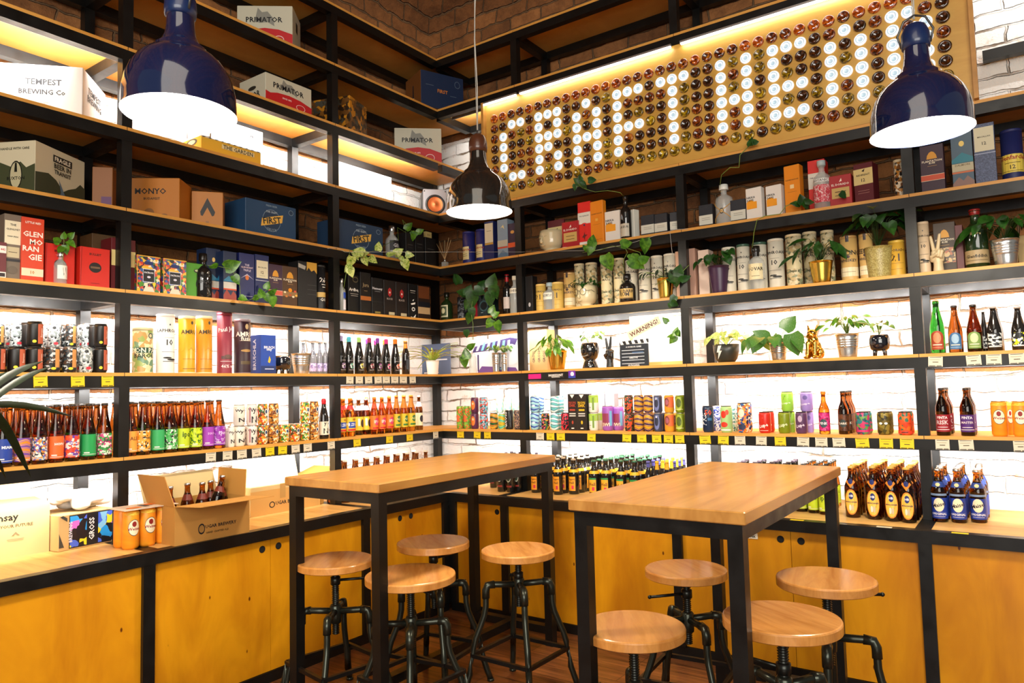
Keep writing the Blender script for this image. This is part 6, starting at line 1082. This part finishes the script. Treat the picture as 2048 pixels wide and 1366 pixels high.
bk('swirl', 'cone', 'dark', [('r', 0, .25, .8, .3, pat('label_swirl', ['D8DCD8', '14161A', 'E8ECE8', '14161A'], 120)), ('r', 0, .1, .7, .03, 'D8D8D8')], 'B0A8A0'); bk('swirly', 'cone', 'dark', [('r', 0, .25, .8, .3, pat('label_swirl_yellow', ['D8E020', '14161A', 'E8ECE8', '14161A'], 120)), ('r', 0, .1, .7, .03, 'D8D8D8')], 'B0A8A0')
BO('R', 3, 1960, 1976, 620, .12, 'swirl', 'black bottle with white swirls, set back behind the others'); BO('R', 3, 1972, 2004, 612, .02, 'swirl', 'black bottle with a white swirl label in the front row', back=1, bd=.06, backlab='black bottle right behind the front white swirl one'); BO('R', 3, 2021, 2053, 612, .02, 'swirly', 'black bottle with a yellow and white swirl label at the edge')
# counter bottles, right wall
def CB(x0, x1, yt, yb, key, label, back=0, bd=.072, backlab=None, dirn=0):
    xc = (x0+x1)/2; d_ = FW+RT*((xc-1024)/FPX)-UPV*((yb-683)/FPX); k = (LV['C']-CAM.z)/d_.z; p = CAM+d_*k
    kind, gl, spec, cap, kw = BK[key]; dd = dist(p); r = (x1-x0)*dd/FPX/2/math.sqrt(1+((xc-1024)/FPX)**2); p = p+Vector((FW.x, FW.y, 0)).normalized()*r; h = Zp('R', p.x, p.y, yt)-LV['C']
    inst('bo'+key, bottle_b(kind, gl, spec, cap, **kw), 'R', p.x, p.y, 'C', r, h, label, 'bottle', 'beer_bottle', None, 0)
    for j in range(back):
        if p.y+bd*(j+1) > .40: break
        inst('bo'+key, None, 'R', p.x+R_.uniform(-.004, .004)+dirn*(j+1), p.y+bd*(j+1), 'C', r, h, backlab, 'bottle', 'beer_bottle', (backlab or 'x')[:60], R_.uniform(-.3, .3))
bk('hb', 'beer', 'dkamber', [('o', 0, .31, .72, .5, 'E8882A'), ('o', 0, .31, .64, .45, 'F0C050'), ('o', 0, .43, .26, .14, '1A2A6A'), ('t', 'HB', 0, .43, .22, 'F0F0F8'), ('t', 'MUNCHNER', 0, .31, .6, '1A2A5A'), ('o', -.12, .2, .12, .12, 'E8E0D0'), ('o', .12, .2, .12, .12, 'C8B898'), ('p', [(-.5, .70), (0, .58), (.5, .70), (.34, .74), (0, .65), (-.34, .74)], 'E88A2A'), ('o', 0, .71, .24, .1, '1A2A6A')], 'D8A84A')
for k, (x0, x1, yt, yb) in enumerate([(1698, 1729, 932, 1036), (1741, 1773, 932, 1040), (1778, 1810, 933, 1044), (1810, 1842, 935, 1047)]): CB(x0, x1, yt, yb, 'hb', 'brown beer bottle with orange oval label, %s from left on the counter' % ORD[k], 5, backlab='brown beer bottles with orange oval labels in the rows behind')
bk('ori', 'beer', 'amber', [('o', 0, .33, .55, .26, 'F0E4C0'), ('t', 'Maisel', 0, .33, .7, '1A1A2A', .3), ('t', 'ORIGINAL', 0, .16, .8, 'F0F0F8'), ('r', 0, .11, .6, .008, 'D8D8E8'), ('o', 0, .71, .22, .07, 'E8D8A0'), ('r', 0, .52, .95, .04, '7A90B0')], 'C9CBCC', band=(.07, .46, '1F3A9A'), neck=(.66, .76, '24408A'))
for k, (x0, x1, yt, yb) in enumerate([(1873, 1906, 937, 1045), (1911, 1944, 938, 1047), (1951, 1985, 940, 1047)]): CB(x0, x1, yt, yb, 'ori', 'brown beer bottle with blue label reading ORIGINAL, %s from left' % ORD[k], 4, backlab='brown beer bottles with blue labels in the rows behind')
bk('kb', 'beer', 'dark', [('r', 0, .30, .62, .40, 'E89A20'), ('r', .2, .2, .18, .1, 'C82A50'), ('t', 'Tegern', 0, .42, .55, '5A2A10'), ('t', 'Hell', 0, .33, .4, '5A2A10')], 'B8A890', neck=(.62, .7, 'F0B020'))
bk('kg', 'beer', 'dark', [('r', 0, .30, .62, .40, 'E8A82A'), ('r', 0, .48, .62, .05, '2A8A4A'), ('t', 'Hell', 0, .33, .5, '5A2A10'), ('r', .2, .2, .18, .1, 'C82A50')], '2F6A4A', neck=(.62, .7, 'E8B020'))
bk('wl', 'beer', 'dark', [('r', 0, .30, .62, .40, 'E8E0E4'), ('r', .2, .2, .18, .1, 'D05070'), ('t', 'Dunkel', 0, .36, .55, '5A4A50')], 'D8D0C8', neck=(.62, .7, 'E8E0E8'))
w2 = 'on the counter between the tables'
for k, (x0, x1, yt, yb, key) in enumerate([(1063, 1082, 920, 986, 'kb'), (1085, 1102, 914, 988, 'kb'), (1108, 1127, 916, 990, 'kb'), (1139, 1160, 917, 989, 'kb'), (1180, 1202, 920, 992, 'kg'), (1204, 1226, 918, 994, 'kg'), (1235, 1256, 920, 997, 'kg'), (1262, 1284, 921, 999, 'kg')]):
    CB(x0, x1, yt, yb, key, 'dark bottle with %s label, %s from left %s' % ('amber-yellow' if key == 'kb' else 'yellow and green', ORD[k], w2), 5, backlab='dark bottles with %s labels in the rows behind on the counter' % ('amber-yellow' if key == 'kb' else 'yellow and green'))
for k, (x0, x1, yt, yb) in enumerate([(1158, 1176, 915, 984)]): CB(x0, x1, yt, yb, 'wl', 'dark bottle with a pale label between the yellow-label bottles', 3, backlab='dark bottles with pale labels in the rows behind')
bk('blu', 'beer', 'dark', [('r', 0, .3, .6, .35, 'D8D8E0')], '5A5AA8', neck=(.84, .96, '5A5AA8')); bk('gol', 'beer', 'dark', [('r', 0, .3, .6, .35, 'D8D8E0')], 'E8B020', neck=(.78, .96, 'E0A820'))
for k, (x0, x1, key) in enumerate([(1292, 1309, 'blu'), (1310, 1326, 'gol'), (1330, 1346, 'gol'), (1347, 1360, 'blu')]): CB(x0, x1, 922, 1000, key, 'black bottle with %s neck, %s of the four left of the right table' % ('violet' if key == 'blu' else 'golden', ORD[k]), 3, backlab='black bottles with %s necks in the rows behind' % ('violet' if key == 'blu' else 'golden'))
bk('blw', 'beer', 'dark', [('o', 0, .4, .5, .26, 'C8CCC0'), ('o', 0, .4, .4, .2, '2A3A2A'), ('r', 0, .16, .6, .05, '8A2A20')], '2A1A2A')
for k, (x0, x1, yb) in enumerate([(980, 994, 976), (995, 1012, 984), (1013, 1031, 985), (1030, 1044, 983)]): CB(x0, x1, 908+k, yb, 'blw', 'black bottle with a round pale label, %s in the right corner bay counter' % ORD[k], 3, backlab='black bottles with round pale labels in the rows behind')
bk('lime', 'beer', 'dkamber', [('r', 0, .42, .8, .22, 'C8D82A'), ('t', 'HOP', 0, .42, .6, '2A3A10'), ('o', 0, .22, .5, .2, '3A3020')], 'B8B0A8')
for k, (x0, x1, yb) in enumerate([(1596, 1620, 1024), (1621, 1643, 1027), (1643, 1664, 1030)]): CB(x0, x1, 930, yb, 'lime', 'dark bottle with a lime label behind the right table, %s' % ORD[k], 4, backlab='dark bottles with lime labels in the rows behind')
for k in range(4): CB(1465+34*k, 1488+34*k, 926, 1012+4*k, 'blw', 'black bottle in the front row just over the right table edge, %s' % ORD[k], 3, backlab='black bottle tops in the rear rows over the right table edge')
# ---------------------------------------------------------------- counter goods, left wall
def onC(x, y, z=.723):
    d_ = FW+RT*((x-1024)/FPX)-UPV*((y-683)/FPX); return CAM+d_*((z-CAM.z)/d_.z)
def cbox(label, name, xa, xb, y_a, y_b, yt, dd, col, front=(), side=(), open_=False, zoff=0):
    A, B = onC(xa, y_a), onC(xb, y_b); A.z = B.z = CT; v = B-A; w_ = v.length; rz = math.atan2(v.y, v.x); n_ = Vector((-v.y, v.x, 0)).normalized()
    d0 = dist(A); h = None; a_ = A-CAM; k = (683-yt)/FPX; h = (k*a_.dot(FW)-a_.dot(UPV))/(UPV.z-k*FW.z)
    c = (A+B)/2+n_*dd/2; t = thing(name, label, 'box', (c.x, c.y, CT), rz); mt = ink(col) if isinstance(col, str) else col
    if open_:
        e = .003; mb = MB(); mb.box(-w_/2, w_/2, -dd/2, dd/2, 0, e); mb.box(-w_/2, w_/2, -dd/2, -dd/2+e, e, h); mb.box(-w_/2, w_/2, dd/2-e, dd/2, e, h); mb.box(-w_/2, -w_/2+e, -dd/2+e, dd/2-e, e, h); mb.box(w_/2-e, w_/2, -dd/2+e, dd/2-e, e, h); mb.build('carton', mt, t)
    else: MB().bevbox(-w_/2, w_/2, -dd/2, dd/2, 0, h, .003).build('carton', mt, t)
    if front: mb, ms = deco(front, w_/2, h, front_map(dd)); mb.build('printed_front', ms, t)
    if side: mb, ms = deco(side, dd/2, h, lambda x, z, e: (-w_/2-e, -x, z)); mb.build('printed_side', ms, t)
    return t, w_, h
def flap(t, p0, p1, ext, name='flap', col=None):
    p0, p1, ext = Vector(p0), Vector(p1), Vector(ext); n_ = (p1-p0).cross(ext).normalized()*.0015
    MB().add([p0+n_, p1+n_, p1+ext+n_, p0+ext+n_, p0-n_, p1-n_, p1+ext-n_, p0+ext-n_], [(0, 1, 2, 3), (7, 6, 5, 4), (0, 4, 5, 1), (1, 5, 6, 2), (2, 6, 7, 3), (3, 7, 4, 0)]).build(name, col or M_kraft, t)
M_kraft = nm('kraft', (.52, .25, .05), .7); M_kraftl = nm('pale_kraft', (.60, .44, .20), .7)
t, w_, h = cbox('open kraft beer carton on the counter with bottle necks rising from it', 'carton_box', 349, 499, 1093, 1064, 1014, .27, M_kraft, [('o', -.32, .32, .09, .28, '14161E'), ('o', -.32, .32, .07, .2, 'A87A3A'), ('t', 'UGAR BREWERY', .2, .36, .42, '14161E'), ('t', 'HAND CRAFTED ALE', .1, .2, .3, '5A4220')], open_=True)
flap(t, (-w_/2, -.135, h), (w_/2, -.135, h), (.03, -.15, .005)); flap(t, (-w_/2, -.135, h), (-w_/2, .10, h), (-.03, .03, .13), col=M_kraft); flap(t, (w_/2, -.1, h), (w_/2, .135, h), (.02, .02, .12)); flap(t, (-w_/2, .135, h), (w_/2, .135, h), (0, .05, .11), col=M_kraftl)
bk('ugar', 'beer', 'dkamber', [], 'C9CBCC', neck=(.67, .78, '6A1E0C'))
for k, (x, y, tl) in enumerate([(-.12, .02, 0), (-.01, .07, 0), (.04, .03, .0), (.07, -.0, .25), (.10, .06, 0), (.14, .03, 0), (.17, .08, 0)]):
    p = t.matrix_basis @ Vector((x, y, .004)); o = inst('bougar', bottle_b('beer', 'dkamber', [], 'C9CBCC', neck=(.67, .78, '6A1E0C')), 'L', -p.y, -p.x, 'C', .0295, .235, 'brown bottle with rust-red neck inside the open carton, %s from left' % ORD[k], 'bottle', 'beer_bottle', z=CT+.004+(.03 if tl else 0)); o.rotation_euler = (0, tl, o.rotation_euler[2]) if tl else o.rotation_euler
t, w_, h = cbox('taped kraft beer carton beside the open one, half behind the table', 'carton_box', 501, 640, 1036, 1010, 976, .26, M_kraftl, [('r', 0, .42, 1, .84, 'C89A58'), ('o', -.42, .32, .08, .22, '14161E'), ('o', -.42, .32, .055, .15, 'C89A58'), ('t', 'UGAR BREWERY', .1, .35, .42, '14161E'), ('r', -.12, .75, .08, .5, 'B08A50')])
flap(t, (-w_/2, .0, h), (w_/2*.8, .0, h), (.02, .06, .13), col=M_kraftl); flap(t, (w_/2, -.13, h), (w_/2, .1, h), (.14, -.02, .05), col=M_kraft)
t, w_, h = cbox('kraft carton with red print seen under the left table', 'carton_box', 604, 648, 1016, 1007, 960, .2, M_kraft, [('r', .1, .5, .25, .9, 'E8E0D8'), ('t', 'KENNY', .1, .5, .6, 'C02030', PI/2)])
# can multipack
kp = thing('can_multipack', 'six-pack of tall orange cans under a paper carrier on the counter', 'multipack', onC(300, 1092)+Vector((-.06, 0, 0)), RZ['L']); kp.location.z = CT
rr = .0335; hh = .165
for j, yy in enumerate((-.035, .035)):
    for i, xx in enumerate((-.072, 0, .072)):
        q = MB(); q.lathe([(rr*.84, 0), (rr, .01), (rr, hh-.014), (rr*.86, hh)], 24, (xx, yy, 0)); c_ = q.build('can', CK['weiz'][0], kp)
        mb, ms = deco(WEI, rr*1.25, hh, (lambda X, Y: (lambda x, z, e: (X+(rr+e)*math.sin(x/rr), Y-(rr+e)*math.cos(x/rr), z)))(xx, yy), .0005, True); mb.build('label', ms, c_) if j == 0 else None
MB().box(-.118, .118, -.078, .078, hh, hh+.0025).build('paper_carrier', nm('carrier_paper', (.75, .62, .5), .5), kp)
mb, ms = deco([('o', -.5, .3, .3, .3, 'E87A20'), ('o', .4, .6, .3, .4, 'D86A20'), ('r', 0, .5, .1, .5, '3A3A4A')], .11, .14, lambda x, z, e: (x, z-.07, hh+.003+e)); mb.build('print', ms, kp)
# far-left boxes
t, w_, h = cbox('pale open mailing carton at the left edge of the counter', 'carton_box', -80, 98, 1132, 1103, 1026, .26, M_kraftl, [('t', 'ensay', -.04, .76, .30, '1A1A1A'), ('t', 'FOR YOUR FUTURE', .1, .62, .5, '6A5A40'), ('p', [(.1, .42), (.2, .5), (.3, .42), (.25, .42), (.2, .46), (.15, .42)], '8A7A58'), ('r', .2, .36, .2, .01, '9A8A68'), ('r', .2, .33, .18, .01, '9A8A68')], open_=True)
flap(t, (-w_/2, -.13, h), (w_/2, -.13, h), (.0, .20, .01), col=M_kraftl); flap(t, (-w_/4, .13, h), (w_/2, .13, h), (0, .03, .17), col=M_kraftl)
gp = pat('gross_art', ['1A1A20', '2A9AE8', 'D86AC8', '8AC8F0', '1A1A20', 'E8D830', '4A6AE0'], 26)
t, w_, h = cbox('kraft beer carton with vivid blue and pink art, far-left counter', 'carton_box', 116, 226, 1105, 1083, 1032, .22, nm('carton_tan', (.55, .36, .15), .6), [('r', .15, .5, .78, .92, '17171C'), ('r', -.3, .5, .3, .86, gp), ('r', .72, .5, .3, .86, gp), ('t', 'GROSS', .18, .5, .40, 'F5F5F5', PI/2), ('p', [(-.98, .1), (-.98, .5), (-.8, .1)], '3A3A34'), ('p', [(-.95, .95), (-.7, .8), (-.7, .9), (-.85, .98)], '3A3A34'), ('t', 'BREWING', -.58, .5, .36, 'D8D8E8', PI/2)], [('t', 'BUDAPEST', 0, .5, .7, '2A2A24', PI/2)])
c_ = t.location; t2 = thing('bubble_wrap', 'crumpled white packing wrap lying on the art carton', 'packaging', (c_.x, c_.y, CT+h+.001), RZ['L'])
mb = MB(); rr_ = random.Random(5)
for k in range(16): mb.ball((rr_.uniform(-.085, .075), rr_.uniform(-.06, .06), rr_.uniform(.022, .075)), (rr_.uniform(.035, .05), rr_.uniform(.03, .045), .022), 10, 8)
remesh(mb.build('wrap', nm('white_plastic', (.85, .86, .88), .25, coat=.5), t2), .006, 1)
t3 = thing('paper_roll', 'white paper roll resting on the packing wrap', 'roll', (c_.x-.02, c_.y+.105, CT+h+.045), RZ['L']+.3); MB().lathe([(.02, -.06), (.042, -.06), (.042, .06), (.02, .06), (.02, -.06)], 24, cap=False).xf(Matrix.Rotation(PI/2, 4, 'Y')).build('roll', nm('roll_paper', (.8, .8, .8), .7), t3)
# ---------------------------------------------------------------- bottle-bottom sign
SC = {1: '001111 0'}; cols = 38; pitch = .0694; zt = 3.156; ub = .499
Wm = {1: (2, 3, 4, 5), 2: (1, 6), 3: (1, 6), 5: (1, 2, 3, 4, 5, 6), 6: (1, 3, 4), 7: (1, 2, 3, 5, 6), 9: (2, 3, 4, 5, 6), 10: (1, 4), 11: (2, 3, 4, 5, 6), 13: (1, 2, 3, 4, 5, 6), 14: (1, 4), 15: (1, 4), 17: (1,), 18: (1, 2, 3, 4, 5, 6), 19: (1,), 22: (1, 2, 3, 4, 5, 6), 23: (4,), 24: (1, 2, 3, 4, 5, 6), 26: (1, 2, 3, 4, 5, 6), 27: (1, 4, 6), 28: (1, 4, 6), 30: (2, 3, 4, 5, 6), 31: (1, 4), 32: (2, 3, 4, 5, 6), 34: (1, 2, 3, 4, 5, 6), 35: (1, 6), 36: (2, 3, 4, 5)}
sg = thing('bottle_sign', 'long plywood sign of lit bottle bottoms spelling CRAFT HEAD', 'sign', (1.797, 0, LV[6]), 0)
bz0, bz1 = .002, 3.278-LV[6]
MB().box(-1.378, 1.378, .004, .03, bz0, bz1).build('board', wood('sign_plywood', (.62, .36, .07), (.52, .28, .05), (2.5, 4, 12), .4), sg)
for sx in (-1, 1): MB().box(sx*1.378-.009, sx*1.378+.009, -.028, .03, bz0, bz1).build('edge_trim', wood('trim_plywood', (.55, .27, .06), (.42, .2, .04), (4, 4, 10), .45), sg)
amb = [nm('bottom_amber%d' % k, hx(c), .08, coat=1) for k, c in enumerate(['5A2408', '2A1408', 'A8500C', 'C8861A', '1E160A'])]
amb = [pat('bottle_base_%d' % k, c, 32, 'noise', rough=.07) for k, c in enumerate([['140A04', '3A1606', '8A3A0A', 'D88A1A'], ['0E0804', '1E1006', '4A2208', '8A4A10'], ['2A0E04', '7A2C06', 'C85A0C', 'F0A030'], ['1A1404', '4A3808', '9A7A10', 'F0D030']])]
for m_ in amb: bsdf(m_).inputs['Coat Weight'].default_value = 1
wh = nm('lit_clear_base', (.8, .85, .9), .1, em=(.86, .93, 1), es=.62, coat=1)
wr = nm('lit_base_groove', (.45, .6, .7), .1, em=(.5, .72, .85), es=.35, coat=1)
pr = [(.029, 0), (.0295, .006), (.027, .0115), (.0215, .0135), (.0175, .0115), (.011, .0065), (0, .005)]
RX = Matrix.Rotation(PI/2, 4, 'X')
def ringed(mb, n, k0, k1):
    mb.cur = k0; mb.lathe(pr[:4], n, cap=False); mb.cur = k1; mb.lathe(pr[3:5], n, cap=False); mb.cur = k0; mb.lathe(pr[4:6], n, cap=False); mb.cur = k1; mb.lathe(pr[5:], n, cap=False); mb.cur = k0; return mb
def basemesh(m_): return (ringed(MB(), 20, 0, 1).xf(RX).mesh('bottle_base', [wh, wr])) if m_ is wh else MB().lathe(pr, 20, cap=False).xf(RX).mesh('bottle_base', m_)
me = {('a', k): basemesh(m_) for k, m_ in enumerate(amb)}; me[('w', 0)] = basemesh(wh); rs = MB(); rsm = amb+[wh, wr]
for c in range(cols-1, -1, -1):
    for r in range(8):
        w1 = r in Wm.get(c, ()); k = ('w', 0) if w1 else ('a', R_.choice([0, 2, 2] if r == 0 else [0, 1, 1, 3] if r < 7 else [1, 3, 0]))
        x = ub+c*pitch-1.797; z = zt-r*.0693-LV[6]
        if (cols-1-c)*8+r < 100:
            o = bpy.data.objects.new('bottle_base', me[k]); COL.objects.link(o); o.parent = sg; o.location = (x, .004, z); o.rotation_euler = (0, R_.uniform(0, 6), 0)
            if w1: tag(o, 'lit clear bottle base')
        else:
            rs.cur = 4 if w1 else k[1]; s0 = len(rs.v); (ringed(rs, 16, 4, 5) if w1 else rs.lathe(pr, 16, cap=False)); rs.xf(Matrix.Translation((x, .004, z)) @ RX, s0)
tag(rs.build('bottle_bases', rsm, sg), kind='stuff')
for k, (a, b_) in enumerate([(.42, .692), (.718, 1.758), (1.812, 2.86), (2.91, 3.17)]):
    c = ((a+b_)/2, -.012, 3.268); t = thing('tube_light', 'white tube light along the top of the sign, %s from the corner' % ORD[k], 'light', c, 0); L = (b_-a)/2
    MB().box(-L, L, -.012, .008, 0, .012).build('housing', nm('alu_channel'), t); MB().box(-L+.004, L-.004, -.012, .006, -.006, -.0005).build('diffuser', M_led, t)
    o = area('tube_light_lamp', (0, -.004, -.009), (0, 0, 0), 2*L-.02, .012, LEDP*.035*(b_-a), (1, .98, .95)); o.parent = t; o.rotation_euler = (0, 0, 0)
led('R', 3, 8, .45, u0=3.2, u1=3.95, d=.10); led('R', 0, 8, .7, u0=.06, u1=.40, d=.10)
# ---------------------------------------------------------------- price tags on the front rails
TAGN = {}
TS = [('L', 3, [(67, 95, 'Y'), (142, 169, 'Y'), (203, 227, 'Y')]), ('L', 2, [(411, 431, 'W'), (445, 464, 'W'), (474, 493, 'W'), (504, 522, 'W'), (531, 548, 'Y'), (556, 573, 'Y'), (583, 599, 'W'), (607, 623, 'W'), (655, 669, 'W')]),
      ('L', 3, [(692, 706, 'W'), (711, 725, 'W'), (730, 744, 'W'), (749, 763, 'W'), (765, 779, 'W'), (782, 796, 'W'), (799, 813, 'W'), (819, 831, 'W')]), ('L', 2, [(707, 721, 'Y'), (772, 785, 'Y'), (813, 825, 'Y'), (866, 876, 'W')]),
      ('R', 2, [(915, 928, 'Y'), (948, 961, 'Y'), (969, 982, 'Y')]), ('R', 2, [(1073, 1088, 'W'), (1094, 1109, 'Y'), (1114, 1130, 'Y'), (1175, 1191, 'Y'), (1245, 1262, 'Y'), (1275, 1293, 'Y'), (1305, 1323, 'Y'), (1328, 1346, 'Y'), (1351, 1369, 'Y')]),
      ('R', 2, [(1400, 1422, 'Y'), (1436, 1457, 'Y'), (1470, 1491, 'W'), (1512, 1533, 'W'), (1550, 1572, 'Y'), (1594, 1618, 'W'), (1631, 1655, 'W'), (1666, 1691, 'W'), (1712, 1739, 'Y'), (1759, 1786, 'Y'), (1800, 1828, 'Y')]),
      ('R', 3, [(1856, 1885, 'W'), (1933, 1963, 'W'), (1972, 2003, 'W'), (2018, 2050, 'W')]), ('R', 2, [(1871, 1899, 'W'), (1918, 1948, 'W'), (2027, 2056, 'W')])]
for run, lv, lst in TS:
    xm = lst[len(lst)//2][0]; um = U(run, xm, 0, LV[lv]); bi = sum(um > p for p in posts[run]); bay = BAYN[(run, bi)]
    for k, (x0, x1, c) in enumerate(lst):
        z1 = LV[lv]-.0155; a, b_ = U(run, x0, 0, z1-.02), U(run, x1, 0, z1-.02); w_ = abs(b_-a); hh = .045
        t = thing('price_tag', '%s price tag, %s from left on the %s rail, %s' % ('yellow' if c == 'Y' else 'white', ORD[k], SHN[lv], bay), 'price tag', P(run, (a+b_)/2, -.0022, z1-hh), RZ[run]); t.rotation_euler[1] = R_.uniform(-.06, .06)
        MB().box(-w_/2, w_/2, -.0008, .0008, 0, hh).build('card', ink('E8C818' if c == 'Y' else 'D8CEB8'), t)
        mb, ms = deco([('r', 0, .93, .8, .05, '3A3420'), ('r', -.1, .7, .7, .03, '8A7A40'), ('r', 0, .45, .4, .07, '4A4020'), ('r', -.45, .07, .45, .07, '2A2418'), ('r', .5, .07, .35, .07, '2A2418')], w_/2, hh, front_map(.0016)); mb.build('print', ms, t)
def sticker(x0, x1, lab_, col, spec=(), run='R', lv=3, name='rail_sticker', zz=.018, hh=.03):
    z1 = LV[lv]-.0155-zz; a, b_ = U(run, x0, 0, z1), U(run, x1, 0, z1); w_ = abs(b_-a); t = thing(name, lab_, 'sticker', P(run, (a+b_)/2, -.0015, z1-hh+.01), RZ[run])
    MB().box(-w_/2, w_/2, -.0006, .0006, 0, hh).build('backing', ink(col), t)
    if spec: mb, ms = deco(spec, w_/2, hh, front_map(.0012)); mb.build('print', ms, t)
sticker(1057, 1082, 'magenta strip sticker on the second right bay rail', 'D8187A'); sticker(1096, 1128, 'black sticker with white brewery lettering on the rail', '14120F', [('t', 'HORIZONT', 0, .6, .9, 'F0EEE8'), ('t', 'BREWING', 0, .25, .5, 'C8C4BC')]); sticker(1137, 1151, 'small purple square sticker with a pale skull-like face', '6A2A9A', [('o', .1, .55, .5, .6, 'E8D8E0'), ('r', 0, .15, 1, .3, '2A3A9A')], zz=.006, hh=.045)
p = P('R', U('R', 1500, PRO, .65), PRO+.0185, .628); t = thing('door_note', 'small white paper note on a cabinet door behind the right table', 'note', (p.x, p.y, .618), 0); MB().box(-.03, .03, -.0006, .0006, 0, .026).build('paper', ink('E8DEC8'), t); mb, ms = deco([('t', 'keek', 0, .5, .7, '1A1A1A')], .03, .026, front_map(.0012)); mb.build('lettering', ms, t)
for k, (x, y, c) in enumerate([(1598, 1038, 'E8C818'), (1770, 1053, 'D8CEB8'), (1920, 1067, 'E8C818')]):
    q = onC(x, y, CT); t = thing('price_tag', '%s price tag lying on the worktop edge, %s along the right counter' % ('yellow' if c[0] == 'E' else 'white', ORD[k]), 'price tag', (q.x, -PRO*0-.270, CT+.0003), 0); MB().box(-.03, .03, -.012, .012, 0, .001).build('card', ink(c), t)
# ---------------------------------------------------------------- vines over the upper shelves, strings, palm
vine('pothos strand climbing from the near-black bottle toward the sign', 'R', [(1247, 392, .02), (1240, 385, -.02), (1215, 381, -.04), (1190, 384, -.05), (1165, 376, -.05), (1150, 362, -.05)], [(1155, 362, 22, PI*.8, -.05), (1168, 372, 20, -.8, -.05), (1150, 375, 14, -1.7, -.05), (1185, 360, 18, 0.1, -.05), (1160, 355, 14, 1.8, -.05)], M_dleaf)
vine('leafy pothos strand strung below the fourth shelf, second right bay', 'R', [(1165, 505, -.01), (1200, 500, -.03), (1225, 492, -.04), (1250, 495, -.04), (1280, 505, -.03), (1285, 520, -.03)], [(1185, 480, 26, 1.3, -.04), (1180, 500, 24, -1.9, -.04), (1170, 495, 16, 2.2, -.04), (1217, 526, 36, -1.2, -.04), (1254, 487, 26, .2, -.04), (1290, 493, 32, -1.5, -.04), (1275, 527, 38, -.6, -.04), (1290, 518, 24, .5, -.04)], M_leaf)
vine('thin stem falling from the pothos strand into the black rum bottle', 'R', [(1248, 548, .03), (1247, 520, .0), (1255, 505, -.02), (1250, 496, -.03)], [(1262, 512, 14, .6, -.03)], M_leaf)
vine('rounded cut-leaf strand against the second right post', 'R', [(1310, 570, -.02), (1340, 555, -.03), (1358, 550, -.03), (1378, 530, -.03)], [(1352, 558, 36, -1.5, -.04), (1358, 540, 28, 1.3, -.04), (1372, 556, 26, .6, -.04), (1342, 560, 20, 2.8, -.04), (1345, 600, 20, -2.2, -.03), (1350, 608, 18, -.4, -.03), (1340, 612, 12, -1.6, -.03)], M_dleaf)
vine('bare green stem rising from the twine-wrapped bottle to the sign', 'R', [(1440, 370, .04), (1443, 350, .0), (1460, 335, -.03), (1478, 335, -.03), (1480, 310, -.04), (1500, 290, -.04), (1508, 284, -.04)], [(1502, 282, 20, 1.5, -.05), (1512, 284, 16, .2, -.05), (1498, 288, 12, -2, -.05)], M_dleaf, r=.0022)
vine('long green stem looping from the spirit bottle over the shelf edge', 'R', [(1505, 495, .03), (1508, 465, -.01), (1514, 440, -.03), (1530, 432, -.03), (1560, 428, -.02), (1572, 412, -.01), (1590, 405, -.01), (1608, 395, -.01)], [(1603, 398, 24, 1.8, -.02), (1590, 408, 20, 2.9, -.02), (1620, 404, 22, .1, -.02), (1612, 412, 18, -.9, -.02), (1687, 391, 18, -.7, -.01)], M_dleaf, r=.0022)
def string(label, run, pts, r=.0011):
    ps = [W(run, *p) for p in pts]; t = thing('hanging_wire', label, 'wire', ps[0], 0); MB().tube([p-ps[0] for p in ps], r, 5).build('strand', ink('C8C8C4', .4), t)
ps = [W('L', 655, 497, -.004), W('L', 672, 495, -.006), W('L', 690, 504, -.01), W('L', 830, 508, -.01)]
a = W('L', 820, 507, -.01); b_ = W('R', 1050, 504, -.008)
t = thing('hanging_wire', 'thin pale wire stretched across the shelf corner at the fourth shelf', 'wire', ps[0], 0); MB().tube([p-ps[0] for p in ps[:3]]+[b_-ps[0]], .0011, 5).build('strand', ink('C8C8C4', .4), t)
string('thin pale wire running under the boxes of the second right bay', 'R', [(1052, 503, -.006), (1190, 501, -.008), (1260, 487, -.008), (1350, 459, -.006), (1376, 458, -.006)]); string('short pale wire dangling by the second right post', 'R', [(1340, 465, -.004), (1342, 485, -.01), (1345, 510, -.008)])
# palm at the left edge, in front of the shelves
pc_ = onC(-210, 1300, 0); base = Vector((.75, -3.02, 0)); t = thing('potted_palm', 'palm fronds reaching in from the left frame edge', 'plant', base, 0); pot_b(t, .16, .3, M_dgrey, taper=.8)
tips = [((88, 722), 1, .022), ((103, 733), 1, .02), ((148, 834), 1, .02), ((62, 955), 1, .024), ((12, 958), 1, .014), ((40, 742), 0, .012)]
sb = [(-60, 812), (-50, 830), (-70, 812), (-30, 800), (-30, 900), (-70, 800)]
lm = MB(); st_ = MB()
for (tp, _, wd), s0 in zip(tips, sb):
    A = W('L', s0[0], s0[1], -.85)-base; B = W('L', tp[0], tp[1], -.75)-base; v = B-A; vs = []
    cl_ = (CAM-base-A).normalized(); s = v.cross(cl_).normalized()
    for k in range(9):
        q = k/8; p = A+v*q+Vector((0, 0, .02*math.sin(q*PI))); ww = wd*.5*math.sin(min(1, (q+.12))*PI*.93)**.6 if q < .99 else .0005
        vs += [p-s*ww, p+cl_*.004, p+s*ww]
    lm.add(vs, [(3*k+j, 3*k+j+1, 3*k+j+4, 3*k+j+3) for k in range(8) for j in (0, 1)], True); st_.tube([(0, 0, .28), (A.x*.5, A.y*.4, .8), A], .004, 6)
st_.build('stems', ink('2F4A18'), t); lm.build('fronds', pat('palm_leaf', ['0A1606', '101F09', '16290D'], 12, 'noise'), t)
if WORDS: print('LABEL LENGTH', WORDS)
